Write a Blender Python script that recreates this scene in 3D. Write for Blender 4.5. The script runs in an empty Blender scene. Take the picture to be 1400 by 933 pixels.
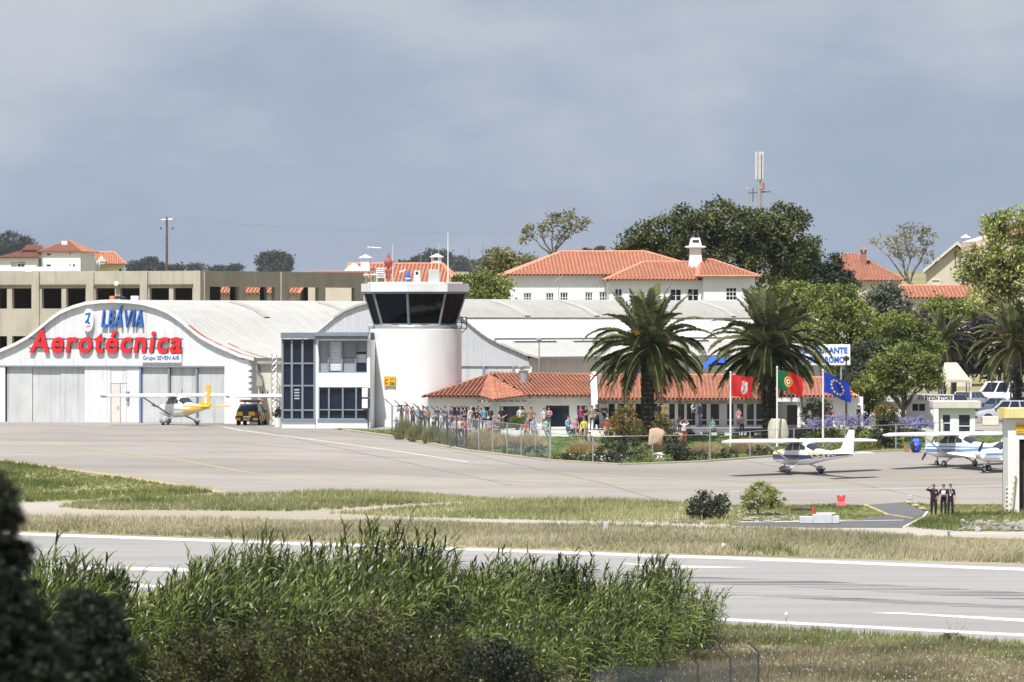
import bpy, bmesh, math, random
import numpy as np
from mathutils import Vector, Matrix
from mathutils.geometry import tessellate_polygon

random.seed(7)
RNG = np.random.default_rng(11)
PI = math.pi
sc = bpy.context.scene
col = sc.collection
rad = math.radians

# ------------------------------------------------------------------ frame of reference
# camera at the origin looking along +Y; F is the focal length in photo pixels (1400 wide), YH the horizon row
F, YH = 10900.0, 440.0
GA, GB = (YH + 65.0) / F, -32.15          # airfield: one gently rising plane
Y0, Y1 = 340.0, 540.0                     # valley foot in front, building platform behind
Z1 = GA * Y1 + GB
BREAKS = [-400, 0, 340, 540, 562, 602, 700, 1100, 1600, 4200, 9000]
_bz = [10.0, -1.75, GA * 340 + GB, Z1, Z1 + .11, Z1 + .95, -5.0, 4.0, 10.0, 25.0, 40.0]


def gz(y):
    for i in range(len(BREAKS) - 1):
        if y <= BREAKS[i + 1]:
            t = (y - BREAKS[i]) / (BREAKS[i + 1] - BREAKS[i])
            return _bz[i] + t * (_bz[i + 1] - _bz[i])
    return _bz[-1]


def G(x, y):
    """where the sight line through photo pixel (x, y) meets the ground (world X, Y)"""
    k = (YH - y) / F
    Y = -GB / (GA - k)
    if Y > Y1:
        for i in range(3, len(BREAKS) - 1):
            a, b, za, zb = BREAKS[i], BREAKS[i + 1], _bz[i], _bz[i + 1]
            sl = (zb - za) / (b - a); Y = (za - sl * a) / (k - sl)
            if a <= Y <= b: break
    return ((x - 700.0) / F * Y, Y)


def Wp(x, y, d):
    return Vector(((x - 700.0) / F * d, d, (YH - y) / F * d))


def Xd(x, d):
    return (x - 700.0) / F * d


def Zd(y, d):
    return (YH - y) / F * d


# ------------------------------------------------------------------ materials
MATS = {}


def new_mat(name):
    m = bpy.data.materials.new(name)
    m.use_nodes = True
    nt = m.node_tree
    b = nt.nodes['Principled BSDF']
    return m, nt, b


def mat(name, c, rough=.7, var=.12, scale=1.5, bump=0, bscale=20, metal=0, spec=.5, streak=0, dirt=None, dirt_amt=.3, coat=0):
    """painted / plaster / metal surface with uneven tone, optional vertical streaks and dirt blotches"""
    if name in MATS:
        return MATS[name]
    m, nt, b = new_mat(name)
    N, L = nt.nodes, nt.links
    tc = N.new('ShaderNodeTexCoord')
    nz = N.new('ShaderNodeTexNoise'); nz.inputs['Scale'].default_value = scale; nz.inputs['Detail'].default_value = 6
    L.new(tc.outputs['Object'], nz.inputs['Vector'])
    mr = N.new('ShaderNodeMapRange'); mr.inputs[1].default_value = .3; mr.inputs[2].default_value = .7
    mr.inputs[3].default_value = 1 - var; mr.inputs[4].default_value = 1 + var * .6
    L.new(nz.outputs['Fac'], mr.inputs[0])
    mul = N.new('ShaderNodeMix'); mul.data_type = 'RGBA'; mul.blend_type = 'MULTIPLY'; mul.inputs[0].default_value = 1
    mul.inputs[6].default_value = (*c, 1)
    L.new(mr.outputs[0], mul.inputs[7])
    out = mul.outputs[2]
    if streak or dirt:
        mp = N.new('ShaderNodeMapping'); mp.inputs['Scale'].default_value = (2.2, 2.2, .12) if streak else (.6, .6, .6)
        L.new(tc.outputs['Object'], mp.inputs['Vector'])
        n2 = N.new('ShaderNodeTexNoise'); n2.inputs['Scale'].default_value = 1.6; n2.inputs['Detail'].default_value = 8
        L.new(mp.outputs[0], n2.inputs['Vector'])
        r2 = N.new('ShaderNodeMapRange'); r2.inputs[1].default_value = .52; r2.inputs[2].default_value = .72
        r2.inputs[3].default_value = 0; r2.inputs[4].default_value = streak if streak else dirt_amt
        L.new(n2.outputs['Fac'], r2.inputs[0])
        mx = N.new('ShaderNodeMix'); mx.data_type = 'RGBA'
        L.new(r2.outputs[0], mx.inputs[0]); L.new(out, mx.inputs[6])
        d = dirt or tuple(v * .45 for v in c)
        mx.inputs[7].default_value = (*d, 1)
        out = mx.outputs[2]
    L.new(out, b.inputs['Base Color'])
    b.inputs['Roughness'].default_value = rough
    b.inputs['Metallic'].default_value = metal
    b.inputs['Specular IOR Level'].default_value = spec
    b.inputs['Coat Weight'].default_value = coat
    if bump:
        nb = N.new('ShaderNodeTexNoise'); nb.inputs['Scale'].default_value = bscale; nb.inputs['Detail'].default_value = 4
        L.new(tc.outputs['Object'], nb.inputs['Vector'])
        bp = N.new('ShaderNodeBump'); bp.inputs['Strength'].default_value = bump; bp.inputs['Distance'].default_value = .05
        L.new(nb.outputs['Fac'], bp.inputs['Height']); L.new(bp.outputs[0], b.inputs['Normal'])
    MATS[name] = m
    return m


def mat_corr(name, c, period=.2, axis=0, depth=.6, var=.08, streak=.25, rough=.6):
    """corrugated sheet: bump ribs along one object axis"""
    if name in MATS:
        return MATS[name]
    m = mat(name, c, rough, var, .8, streak=streak)
    nt = m.node_tree; N, L = nt.nodes, nt.links
    tc = N.new('ShaderNodeTexCoord'); sx = N.new('ShaderNodeSeparateXYZ')
    L.new(tc.outputs['Object'], sx.inputs[0])
    mu = N.new('ShaderNodeMath'); mu.operation = 'MULTIPLY'; mu.inputs[1].default_value = 2 * PI / period
    L.new(sx.outputs[axis], mu.inputs[0])
    si = N.new('ShaderNodeMath'); si.operation = 'SINE'; L.new(mu.outputs[0], si.inputs[0])
    bp = N.new('ShaderNodeBump'); bp.inputs['Strength'].default_value = depth; bp.inputs['Distance'].default_value = period * .2
    L.new(si.outputs[0], bp.inputs['Height']); L.new(bp.outputs[0], nt.nodes['Principled BSDF'].inputs['Normal'])
    return m


def mat_ground(name, c1, c2, scale, c3=None, s3=.05, rough=.95, stretch=(1, 1, 1), thr=(.35, .65), bump=.3, bscale=8):
    """ground sheets: two tones mixed at one scale, a third in broad patches; world-space coordinates"""
    if name in MATS:
        return MATS[name]
    m, nt, b = new_mat(name)
    N, L = nt.nodes, nt.links
    tc = N.new('ShaderNodeTexCoord'); mp = N.new('ShaderNodeMapping'); mp.inputs['Scale'].default_value = stretch
    L.new(tc.outputs['Object'], mp.inputs['Vector'])
    n1 = N.new('ShaderNodeTexNoise'); n1.inputs['Scale'].default_value = scale; n1.inputs['Detail'].default_value = 8; n1.inputs['Roughness'].default_value = .65
    L.new(mp.outputs[0], n1.inputs['Vector'])
    r = N.new('ShaderNodeMapRange'); r.inputs[1].default_value = thr[0]; r.inputs[2].default_value = thr[1]
    L.new(n1.outputs['Fac'], r.inputs[0])
    mx = N.new('ShaderNodeMix'); mx.data_type = 'RGBA'
    mx.inputs[6].default_value = (*c1, 1); mx.inputs[7].default_value = (*c2, 1)
    L.new(r.outputs[0], mx.inputs[0])
    out = mx.outputs[2]
    if c3:
        n3 = N.new('ShaderNodeTexNoise'); n3.inputs['Scale'].default_value = s3; n3.inputs['Detail'].default_value = 5
        L.new(mp.outputs[0], n3.inputs['Vector'])
        r3 = N.new('ShaderNodeMapRange'); r3.inputs[1].default_value = .42; r3.inputs[2].default_value = .68; r3.inputs[4].default_value = .75
        L.new(n3.outputs['Fac'], r3.inputs[0])
        m3 = N.new('ShaderNodeMix'); m3.data_type = 'RGBA'; m3.inputs[7].default_value = (*c3, 1)
        L.new(out, m3.inputs[6]); L.new(r3.outputs[0], m3.inputs[0])
        out = m3.outputs[2]
    L.new(out, b.inputs['Base Color'])
    b.inputs['Roughness'].default_value = rough
    b.inputs['Specular IOR Level'].default_value = .2
    if bump:
        bp = N.new('ShaderNodeBump'); bp.inputs['Strength'].default_value = bump; bp.inputs['Distance'].default_value = .03
        nb = N.new('ShaderNodeTexNoise'); nb.inputs['Scale'].default_value = bscale; nb.inputs['Detail'].default_value = 6
        L.new(tc.outputs['Object'], nb.inputs['Vector'])
        L.new(nb.outputs['Fac'], bp.inputs['Height']); L.new(bp.outputs[0], b.inputs['Normal'])
    MATS[name] = m
    return m


def mat_leaf(name, dark, light, trans=.3, accent=None, patch=.35, rough=.55):
    """foliage: per-leaf tint plus broad patches in object space, some light let through"""
    if name in MATS:
        return MATS[name]
    m, nt, b = new_mat(name)
    N, L = nt.nodes, nt.links
    at = N.new('ShaderNodeAttribute'); at.attribute_name = 'tint'
    tc = N.new('ShaderNodeTexCoord')
    nz = N.new('ShaderNodeTexNoise'); nz.inputs['Scale'].default_value = patch; nz.inputs['Detail'].default_value = 3
    L.new(tc.outputs['Object'], nz.inputs['Vector'])
    a1 = N.new('ShaderNodeMath'); a1.operation = 'MULTIPLY_ADD'; a1.inputs[1].default_value = .6; 
    L.new(at.outputs['Fac'], a1.inputs[0])
    a2 = N.new('ShaderNodeMath'); a2.operation = 'MULTIPLY_ADD'; a2.inputs[1].default_value = 1.6; a2.inputs[2].default_value = -.6
    L.new(nz.outputs['Fac'], a2.inputs[0]); L.new(a2.outputs[0], a1.inputs[2])
    cr = N.new('ShaderNodeValToRGB')
    cr.color_ramp.elements[0].position = .1; cr.color_ramp.elements[0].color = (*dark, 1)
    cr.color_ramp.elements[1].position = .85; cr.color_ramp.elements[1].color = (*light, 1)
    if accent:
        e = cr.color_ramp.elements.new(.98); e.color = (*accent, 1)
    L.new(a1.outputs[0], cr.inputs[0])
    L.new(cr.outputs[0], b.inputs['Base Color'])
    b.inputs['Roughness'].default_value = rough
    b.inputs['Specular IOR Level'].default_value = .35
    tr = N.new('ShaderNodeBsdfTranslucent'); L.new(cr.outputs[0], tr.inputs['Color'])
    mx = N.new('ShaderNodeMixShader'); mx.inputs[0].default_value = trans
    L.new(b.outputs[0], mx.inputs[1]); L.new(tr.outputs[0], mx.inputs[2])
    L.new(mx.outputs[0], N['Material Output'].inputs['Surface'])
    MATS[name] = m
    return m


def mat_glass(name, c=(.012, .017, .028), rough=.06):
    if name in MATS:
        return MATS[name]
    m, nt, b = new_mat(name)
    N, L = nt.nodes, nt.links
    tc = N.new('ShaderNodeTexCoord'); nz = N.new('ShaderNodeTexNoise'); nz.inputs['Scale'].default_value = .9
    L.new(tc.outputs['Object'], nz.inputs['Vector'])
    mx = N.new('ShaderNodeMix'); mx.data_type = 'RGBA'; mx.inputs[6].default_value = (*c, 1); mx.inputs[7].default_value = (*[v * 2.4 for v in c], 1)
    L.new(nz.outputs['Fac'], mx.inputs[0]); L.new(mx.outputs[2], b.inputs['Base Color'])
    b.inputs['Roughness'].default_value = rough
    b.inputs['Specular IOR Level'].default_value = .4
    bp = N.new('ShaderNodeBump'); bp.inputs['Strength'].default_value = .04; L.new(nz.outputs['Fac'], bp.inputs['Height'])
    L.new(bp.outputs[0], b.inputs['Normal'])
    MATS[name] = m
    return m


def mat_clear(name, tint=(.45, .47, .5), refl=.1):
    """see-through tinted pane"""
    if name in MATS:
        return MATS[name]
    m, nt, b = new_mat(name)
    N, L = nt.nodes, nt.links
    t = N.new('ShaderNodeBsdfTransparent'); t.inputs[0].default_value = (*tint, 1)
    g = N.new('ShaderNodeBsdfGlossy'); g.inputs['Roughness'].default_value = .05; g.inputs[0].default_value = (.9, .93, 1, 1)
    mx = N.new('ShaderNodeMixShader'); mx.inputs[0].default_value = refl
    L.new(t.outputs[0], mx.inputs[1]); L.new(g.outputs[0], mx.inputs[2]); L.new(mx.outputs[0], N['Material Output'].inputs['Surface'])
    MATS[name] = m
    return m


WHITE = mat('white_plaster', (.8, .8, .78), .85, .07, .7, bump=.15, bscale=6, streak=.10)
WHITE2 = mat('white_wall_clean', (.80, .81, .82), .8, .06, .5, streak=.10)
CREAM = mat('cream_plaster', (.66, .63, .54), .85, .1, .8, streak=.18)
BEIGE = mat('beige_plaster', (.55, .5, .4), .85, .1, .6, streak=.15)
CONC = mat('bare_concrete', (.43, .395, .325), .9, .16, .5, bump=.3, bscale=5, streak=.4)
GREYC = mat('grey_concrete', (.34, .33, .31), .9, .15, .8, bump=.3, bscale=8)
TILE = mat('terracotta_tile', (.40, .165, .10), .8, .28, 1.4, dirt=(.3, .12, .06), dirt_amt=.45)
CHAN = mat('tile_channel', (.13, .045, .03), .9, .25, 2)  # weathered clay with the groove shade between barrels painted in
CHAN_P = mat('tile_channel_pale', (.30, .115, .07), .9, .25, 2)  # lighter version of the painted groove shade
TILE_P = mat('terracotta_pale', (.58, .26, .16), .8, .2, 1.4, dirt=(.45, .22, .14), dirt_amt=.4)
TILE_O = mat('terracotta_old', (.37, .165, .11), .85, .25, 1.2, dirt=(.25, .13, .09), dirt_amt=.5)
GLASS = mat_glass('dark_window_glass')
GLASSB = mat_glass('blue_window_glass', (.006, .009, .022), .05)
CLEAR = mat_clear('tinted_cab_glass', (.045, .045, .05), .02)
STEEL = mat('galvanised_steel', (.45, .47, .48), .45, .12, 3, metal=.6)
DARK = mat('dark_metal', (.03, .032, .035), .5, .2, 3)
BLACK = mat('black_rubber', (.018, .018, .018), .8, .2, 6)
BLUEG = mat('bluegrey_frame', (.19, .24, .29), .45, .08, 2)
WMET = mat('white_paint', (.8, .8, .8), .35, .05, 1, coat=.2)
BARK = mat('bark', (.12, .09, .065), .95, .35, 3, bump=.6, bscale=9)
BARKP = mat('pale_bark', (.22, .19, .155), .95, .3, 3, bump=.5, bscale=8)
RED = mat('red_paint', (.62, .03, .03), .45, .1, 2)
BLUE = mat('blue_paint', (.03, .1, .42), .45, .1, 2)
YELL = mat('yellow_paint', (.78, .47, .02), .5, .1, 2)


# ------------------------------------------------------------------ mesh helpers
class MB:
    def __init__(s):
        s.v, s.f, s.m = [], [], []

    def add(s, verts, faces, mi=0):
        o = len(s.v)
        s.v.extend([tuple(p) for p in verts])
        for f in faces:
            s.f.append(tuple(i + o for i in f)); s.m.append(mi)

    def box(s, x0, x1, y0, y1, z0, z1, mi=0):
        s.add([(x0, y0, z0), (x1, y0, z0), (x1, y1, z0), (x0, y1, z0), (x0, y0, z1), (x1, y0, z1), (x1, y1, z1), (x0, y1, z1)],
              [(0, 3, 2, 1), (4, 5, 6, 7), (0, 1, 5, 4), (1, 2, 6, 5), (2, 3, 7, 6), (3, 0, 4, 7)], mi)

    def bbox(s, x0, x1, y0, y1, z0, z1, b=.03, mi=0):
        """box with chamfered edges"""
        X, Y, Z = (x0, x1), (y0, y1), (z0, z1)
        bm = bmesh.new()
        bmesh.ops.create_cube(bm, size=1)
        for v in bm.verts:
            v.co = Vector(((x0 + x1) / 2 + v.co.x * (x1 - x0), (y0 + y1) / 2 + v.co.y * (y1 - y0), (z0 + z1) / 2 + v.co.z * (z1 - z0)))
        bmesh.ops.bevel(bm, geom=list(bm.edges), offset=b, segments=2, affect='EDGES', profile=.5)
        s.bm(bm, mi)

    def bm(s, bm, mi=0, M=None):
        bm.verts.index_update()
        s.add([(M @ v.co if M else v.co) for v in bm.verts], [[v.index for v in f.verts] for f in bm.faces], mi)
        bm.free()

    def tube(s, pts, r, n=8, mi=0, caps=True):
        """round bar along a polyline; r a number or one radius per point"""
        pts = [Vector(p) for p in pts]
        R = r if isinstance(r, (list, tuple)) else [r] * len(pts)
        o = len(s.v); rings = []
        for i, p in enumerate(pts):
            d = (pts[min(i + 1, len(pts) - 1)] - pts[max(i - 1, 0)]).normalized()
            a = d.cross(Vector((0, 0, 1)))
            if a.length < .05:
                a = d.cross(Vector((1, 0, 0)))
            a.normalize(); b = d.cross(a)
            rings.append([p + (a * math.cos(2 * PI * k / n) + b * math.sin(2 * PI * k / n)) * R[i] for k in range(n)])
        vs = [q for rg in rings for q in rg]
        fs = [(i * n + k, i * n + (k + 1) % n, (i + 1) * n + (k + 1) % n, (i + 1) * n + k) for i in range(len(pts) - 1) for k in range(n)]
        if caps:
            fs.append(tuple(range(n))[::-1]); fs.append(tuple((len(pts) - 1) * n + k for k in range(n)))
        s.add(vs, fs, mi)

    def lathe(s, prof, n=24, c=(0, 0), mi=0, a0=0.0):
        """profile of (r, z) turned about a vertical axis"""
        vs = [(c[0] + r * math.cos(a0 + 2 * PI * k / n), c[1] + r * math.sin(a0 + 2 * PI * k / n), z) for r, z in prof for k in range(n)]
        fs = [(i * n + k, i * n + (k + 1) % n, (i + 1) * n + (k + 1) % n, (i + 1) * n + k) for i in range(len(prof) - 1) for k in range(n)]
        fs.append(tuple(range(n))[::-1]); fs.append(tuple((len(prof) - 1) * n + k for k in range(n)))
        s.add(vs, fs, mi)

    def prism(s, poly, y0, y1, mi=0):
        """polygon in (x, z) extruded along y"""
        n = len(poly)
        vs = [(x, y0, z) for x, z in poly] + [(x, y1, z) for x, z in poly]
        s.add(vs, [tuple(range(n)), tuple(range(2 * n - 1, n - 1, -1))] + [(i, i + n, (i + 1) % n + n, (i + 1) % n) for i in range(n)], mi)

    def slab(s, poly, z0, z1, mi=0):
        """polygon in (x, y) extruded along z"""
        n = len(poly)
        vs = [(x, y, z0) for x, y in poly] + [(x, y, z1) for x, y in poly]
        s.add(vs, [tuple(range(n))[::-1], tuple(range(n, 2 * n))] + [(i, (i + 1) % n, (i + 1) % n + n, i + n) for i in range(n)], mi)

    def ell(s, c, r, nu=12, nv=8, mi=0, jit=0):
        vs = [(c[0], c[1], c[2] - r[2])]
        for j in range(1, nv):
            t = PI * j / nv
            for k in range(nu):
                q = 1 + (random.uniform(-jit, jit) if jit else 0)
                vs.append((c[0] + r[0] * q * math.sin(t) * math.cos(2 * PI * k / nu), c[1] + r[1] * q * math.sin(t) * math.sin(2 * PI * k / nu), c[2] - r[2] * q * math.cos(t)))
        vs.append((c[0], c[1], c[2] + r[2]))
        fs = [(0, 1 + (k + 1) % nu, 1 + k) for k in range(nu)]
        for j in range(nv - 2):
            for k in range(nu):
                a = 1 + j * nu
                fs.append((a + k, a + (k + 1) % nu, a + nu + (k + 1) % nu, a + nu + k))
        e = len(vs) - 1; a = 1 + (nv - 2) * nu
        fs += [(a + k, a + (k + 1) % nu, e) for k in range(nu)]
        s.add(vs, fs, mi)

    def grid(s, P, mi=0, close=False):
        """rows of points"""
        n = len(P[0]); vs = [p for r in P for p in r]
        s.add(vs, [(i * n + k, i * n + k + 1, (i + 1) * n + k + 1, (i + 1) * n + k) for i in range(len(P) - 1) for k in range(n - 1)], mi)

    def build(s, name, mats, parent=None, smooth=False, loc=None):
        me = bpy.data.meshes.new(name)
        me.from_pydata(s.v, [], s.f)
        for m in (mats if isinstance(mats, (list, tuple)) else [mats]):
            me.materials.append(m)
        me.polygons.foreach_set('material_index', s.m)
        if smooth:
            me.polygons.foreach_set('use_smooth', [True] * len(s.f))
        me.update()
        if smooth is True:
            bm = bmesh.new(); bm.from_mesh(me)
            bmesh.ops.recalc_face_normals(bm, faces=bm.faces)
            for e in bm.edges:
                if len(e.link_faces) == 2 and e.calc_face_angle(0) > .7:
                    e.smooth = False
            bm.to_mesh(me); bm.free()
        o = bpy.data.objects.new(name, me)
        col.objects.link(o)
        if parent:
            o.parent = parent
        if loc is not None:
            o.location = loc
        return o


def tag(o, label=None, cat=None, group=None, kind=None):
    if label: o['label'] = label
    if cat: o['category'] = cat
    if group: o['group'] = group
    if kind: o['kind'] = kind
    return o


def thing(name, label, cat, loc, rz=0.0, group=None):
    o = bpy.data.objects.new(name, None)
    o.empty_display_size = .3
    col.objects.link(o)
    o.location = loc; o.rotation_euler = (0, 0, rz)
    return tag(o, label, cat, group)


def dup(root, loc, rz, label=None, group=None):
    r = root.copy(); col.objects.link(r); r.location = loc; r.rotation_euler = (0, 0, rz)
    if label: r['label'] = label
    if group: r['group'] = group
    for ch in list(root.children):
        c = ch.copy(); col.objects.link(c); c.parent = r
        for g in list(ch.children):
            d = g.copy(); col.objects.link(d); d.parent = c
    return r


def struct(o, label=None):
    o['kind'] = 'structure'
    if label: o['label'] = label
    return o


def text_mesh(txt, w=None, h=None, depth=.05, shear=0.0, bold=0.0, space=1.0):
    """lettering in the x-z plane facing -y, scaled to width w and height h; returns MB-ready (verts, faces)"""
    cu = bpy.data.curves.new('lettering', 'FONT')
    cu.body = txt; cu.size = 1; cu.extrude = .05; cu.shear = shear; cu.offset = bold; cu.space_character = space
    cu.resolution_u = 3
    o = bpy.data.objects.new('lettering', cu); col.objects.link(o)
    dg = bpy.context.evaluated_depsgraph_get()
    me = bpy.data.meshes.new_from_object(o.evaluated_get(dg))
    V = np.array([v.co[:] for v in me.vertices]); Fs = [tuple(p.vertices) for p in me.polygons]
    bpy.data.objects.remove(o); bpy.data.curves.remove(cu); bpy.data.meshes.remove(me)
    lo, hi = V.min(0), V.max(0)
    sx = w / (hi[0] - lo[0]) if w else None
    sy = h / (hi[1] - lo[1]) if h else None
    sx = sx or sy; sy = sy or sx
    P = np.stack([(V[:, 0] - lo[0]) * sx, -(V[:, 2] + .05) / .1 * depth, (V[:, 1] - lo[1]) * sy], 1)
    return P, Fs


def np_mesh(name, V, k, mats, tint=None, mi=None, parent=None, smooth=False):
    """mesh of separate k-gons from an (n*k, 3) array with a per-face tint attribute"""
    n = len(V) // k
    me = bpy.data.meshes.new(name)
    me.vertices.add(n * k); me.loops.add(n * k); me.polygons.add(n)
    me.vertices.foreach_set('co', np.ascontiguousarray(V, np.float32).ravel())
    me.loops.foreach_set('vertex_index', np.arange(n * k, dtype=np.int32))
    me.polygons.foreach_set('loop_start', np.arange(0, n * k, k, dtype=np.int32))
    for m in (mats if isinstance(mats, (list, tuple)) else [mats]):
        me.materials.append(m)
    if mi is not None:
        me.polygons.foreach_set('material_index', np.asarray(mi, np.int32))
    if tint is not None:
        a = me.attributes.new('tint', 'FLOAT', 'FACE')
        a.data.foreach_set('value', np.asarray(tint, np.float32))
    me.update(calc_edges=True)
    o = bpy.data.objects.new(name, me); col.objects.link(o)
    if parent: o.parent = parent
    return o


def clip_y(poly, a, b):
    """part of a convex polygon of (x, y) with a <= y <= b"""
    for s, lim in ((1, a), (-1, b)):
        out = []
        for i in range(len(poly)):
            p, q = poly[i], poly[(i + 1) % len(poly)]
            dp, dq = s * (p[1] - lim), s * (q[1] - lim)
            if dp >= 0: out.append(p)
            if dp * dq < 0:
                t = dp / (dp - dq); out.append((p[0] + t * (q[0] - p[0]), p[1] + t * (q[1] - p[1])))
        poly = out
        if len(poly) < 3: return []
    return poly


def sheet_mb(pts, dz, mb=None, mi=0):
    mb = mb or MB()
    tris = tessellate_polygon([[Vector((p[0], p[1], 0)) for p in pts]])
    for t in tris:
        tri = [pts[i] for i in t]
        for i in range(len(BREAKS) - 1):
            c = clip_y(tri, BREAKS[i], BREAKS[i + 1])
            if len(c) >= 3:
                ar = sum(c[k][0] * c[(k + 1) % len(c)][1] - c[(k + 1) % len(c)][0] * c[k][1] for k in range(len(c)))
                if ar < 0: c = c[::-1]
                mb.add([(x, y, gz(y) + dz) for x, y in c], [tuple(range(len(c)))], mi)
    return mb


def sheet(name, px, dz, m, parent=None, world=False):
    pts = px if world else [G(*p) for p in px]
    o = sheet_mb(pts, dz).build(name, m, parent)
    if not parent: struct(o)
    return o


def band(p, q, w):
    """strip of width w (metres across) between two ground points, as a polygon"""
    d = Vector((q[0] - p[0], q[1] - p[1])).normalized(); n = Vector((-d.y, d.x)) * w / 2
    return [(p[0] + n.x, p[1] + n.y), (q[0] + n.x, q[1] + n.y), (q[0] - n.x, q[1] - n.y), (p[0] - n.x, p[1] - n.y)]


def line_mb(px, w, dz, world=False):
    mb = MB(); pts = px if world else [G(*p) for p in px]
    n = len(pts); L, R = [], []
    for i, p in enumerate(pts):
        a, b = pts[max(i - 1, 0)], pts[min(i + 1, n - 1)]
        d = Vector((b[0] - a[0], b[1] - a[1])).normalized()
        L.append((p[0] - d.y * w / 2, p[1] + d.x * w / 2)); R.append((p[0] + d.y * w / 2, p[1] - d.x * w / 2))
    for i in range(n - 1):
        sheet_mb([L[i], R[i], R[i + 1], L[i + 1]], dz, mb)
    return mb


class Face:
    """a facade: starts at pixel column x0 at distance d, runs along yaw; turns photo pixels into (u, z) on it"""
    def __init__(s, x0, d, yaw):
        s.P = Vector((Xd(x0, d), d)); s.yaw = yaw
        s.U = Vector((math.cos(yaw), math.sin(yaw)))
        s.z0 = gz(d)

    def u(s, x):
        k = (x - 700.0) / F
        return (k * s.P.y - s.P.x) / (s.U.x - k * s.U.y)

    def w(s, x, y):
        d = s.P.y + s.u(x) * s.U.y
        return Zd(y, d) - s.z0

    def empty(s, name, label, cat, group=None):
        return thing(name, label, cat, (s.P.x, s.P.y, s.z0), s.yaw, group)


def tile_face(mb, poly, pitch=.27, mi=0, base=1):
    """clay barrel tiles on a flat convex roof face whose first edge is the eave"""
    P = [Vector(p) for p in poly]
    a, b = P[0], P[1]
    e = (b - a).normalized()
    n = e.cross(P[2] - a).normalized()
    if n.z < 0: n = -n
    up = n.cross(e)
    if up.z < 0: up = -up
    Q = [((p - a).dot(e), (p - a).dot(up)) for p in P]
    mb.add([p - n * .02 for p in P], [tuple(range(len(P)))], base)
    u0, u1 = min(q[0] for q in Q), max(q[0] for q in Q)
    k = max(1, int((u1 - u0) / pitch)); w = (u1 - u0) / k
    for i in range(k):
        uc = u0 + (i + .5) * w; vs = []
        for j in range(len(Q)):
            p, q = Q[j], Q[(j + 1) % len(Q)]
            if (p[0] - uc) * (q[0] - uc) <= 0 and abs(p[0] - q[0]) > 1e-9:
                vs.append(p[1] + (uc - p[0]) / (q[0] - p[0]) * (q[1] - p[1]))
        if len(vs) < 2: continue
        v0, v1 = min(vs) - .06, max(vs)
        if v1 - v0 < .1: continue
        rows = max(1, int((v1 - v0) / .42)); rl = (v1 - v0) / rows
        for r in range(rows):
            P2 = []
            for vv, rr, lift in ((v0 + r * rl, .33, .03), (v0 + (r + 1) * rl + .03, .29, 0)):
                P2.append([a + e * (uc - w * rr * math.cos(PI * t / 4)) + up * vv + n * (w * .40 * math.sin(PI * t / 4) + lift) for t in range(5)])
            mb.grid(P2, mi)


def ridge(mb, p, q, r=.11, mi=0):
    mb.tube([p, q], r, 8, mi)


def hip_roof(mb, x0, x1, y0, y1, ze, zr, hl=None, hr=None, pitch=.27, mi=0):
    """hipped roof in local axes, ridge along x; hl / hr = hip run at each end (0 = gable)"""
    ym = (y0 + y1) / 2; hl = (y1 - y0) / 2 if hl is None else hl; hr = (y1 - y0) / 2 if hr is None else hr
    A, B, C, D = (x0, y0, ze), (x1, y0, ze), (x1, y1, ze), (x0, y1, ze)
    R, S = (x0 + hl, ym, zr), (x1 - hr, ym, zr)
    tile_face(mb, [A, B, S, R], pitch, mi); tile_face(mb, [C, D, R, S], pitch, mi)
    if hl: tile_face(mb, [D, A, R], pitch, mi)
    if hr: tile_face(mb, [B, C, S], pitch, mi)
    ridge(mb, R, S, .12, mi)
    for p, q in ((A, R), (D, R), (B, S), (C, S)): ridge(mb, p, q, .1, mi)


def wall_open(mb, x0, x1, z0, z1, y0, y1, holes, mi=0):
    """wall slab in the x-z plane (y0..y1 thick) with rectangular openings (hx0, hx1, hz0, hz1)"""
    xs = sorted({x0, x1, *[h[0] for h in holes], *[h[1] for h in holes]})
    for a, b in zip(xs, xs[1:]):
        if b - a < 1e-6: continue
        cut = sorted([(h[2], h[3]) for h in holes if h[0] <= a + 1e-6 and h[1] >= b - 1e-6])
        z = z0
        for c, d in cut:
            if c > z + 1e-6: mb.box(a, b, y0, y1, z, c, mi)
            z = max(z, d)
        if z < z1 - 1e-6: mb.box(a, b, y0, y1, z, z1, mi)


def window(parent, x0, x1, z0, z1, y, cols=2, rows=1, fw=.06, frame=None, glass=None, name='window', depth=.06, sill=False):
    """window frame with its pane as a sub-part; faces -y, set at y"""
    frame = frame or WMET; glass = glass or GLASS
    mb = MB()
    mb.box(x0, x0 + fw, y - depth, y + .02, z0, z1); mb.box(x1 - fw, x1, y - depth, y + .02, z0, z1)
    mb.box(x0 + fw, x1 - fw, y - depth, y + .02, z0, z0 + fw); mb.box(x0 + fw, x1 - fw, y - depth, y + .02, z1 - fw, z1)
    for i in range(1, cols):
        xm = x0 + (x1 - x0) * i / cols; mb.box(xm - fw * .4, xm + fw * .4, y - depth * .8, y + .01, z0 + fw, z1 - fw)
    for i in range(1, rows):
        zm = z0 + (z1 - z0) * i / rows; mb.box(x0 + fw, x1 - fw, y - depth * .6, y + .005, zm - fw * .3, zm + fw * .3)
    if sill: mb.box(x0 - .08, x1 + .08, y - depth - .08, y - depth - .003, z0 - .06, z0)
    o = mb.build(name, frame, parent)
    p = MB(); p.box(x0 + fw * .5, x1 - fw * .5, y + .022, y + .035, z0 + fw * .5, z1 - fw * .5)
    p.build('pane', glass, o)
    return o
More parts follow.
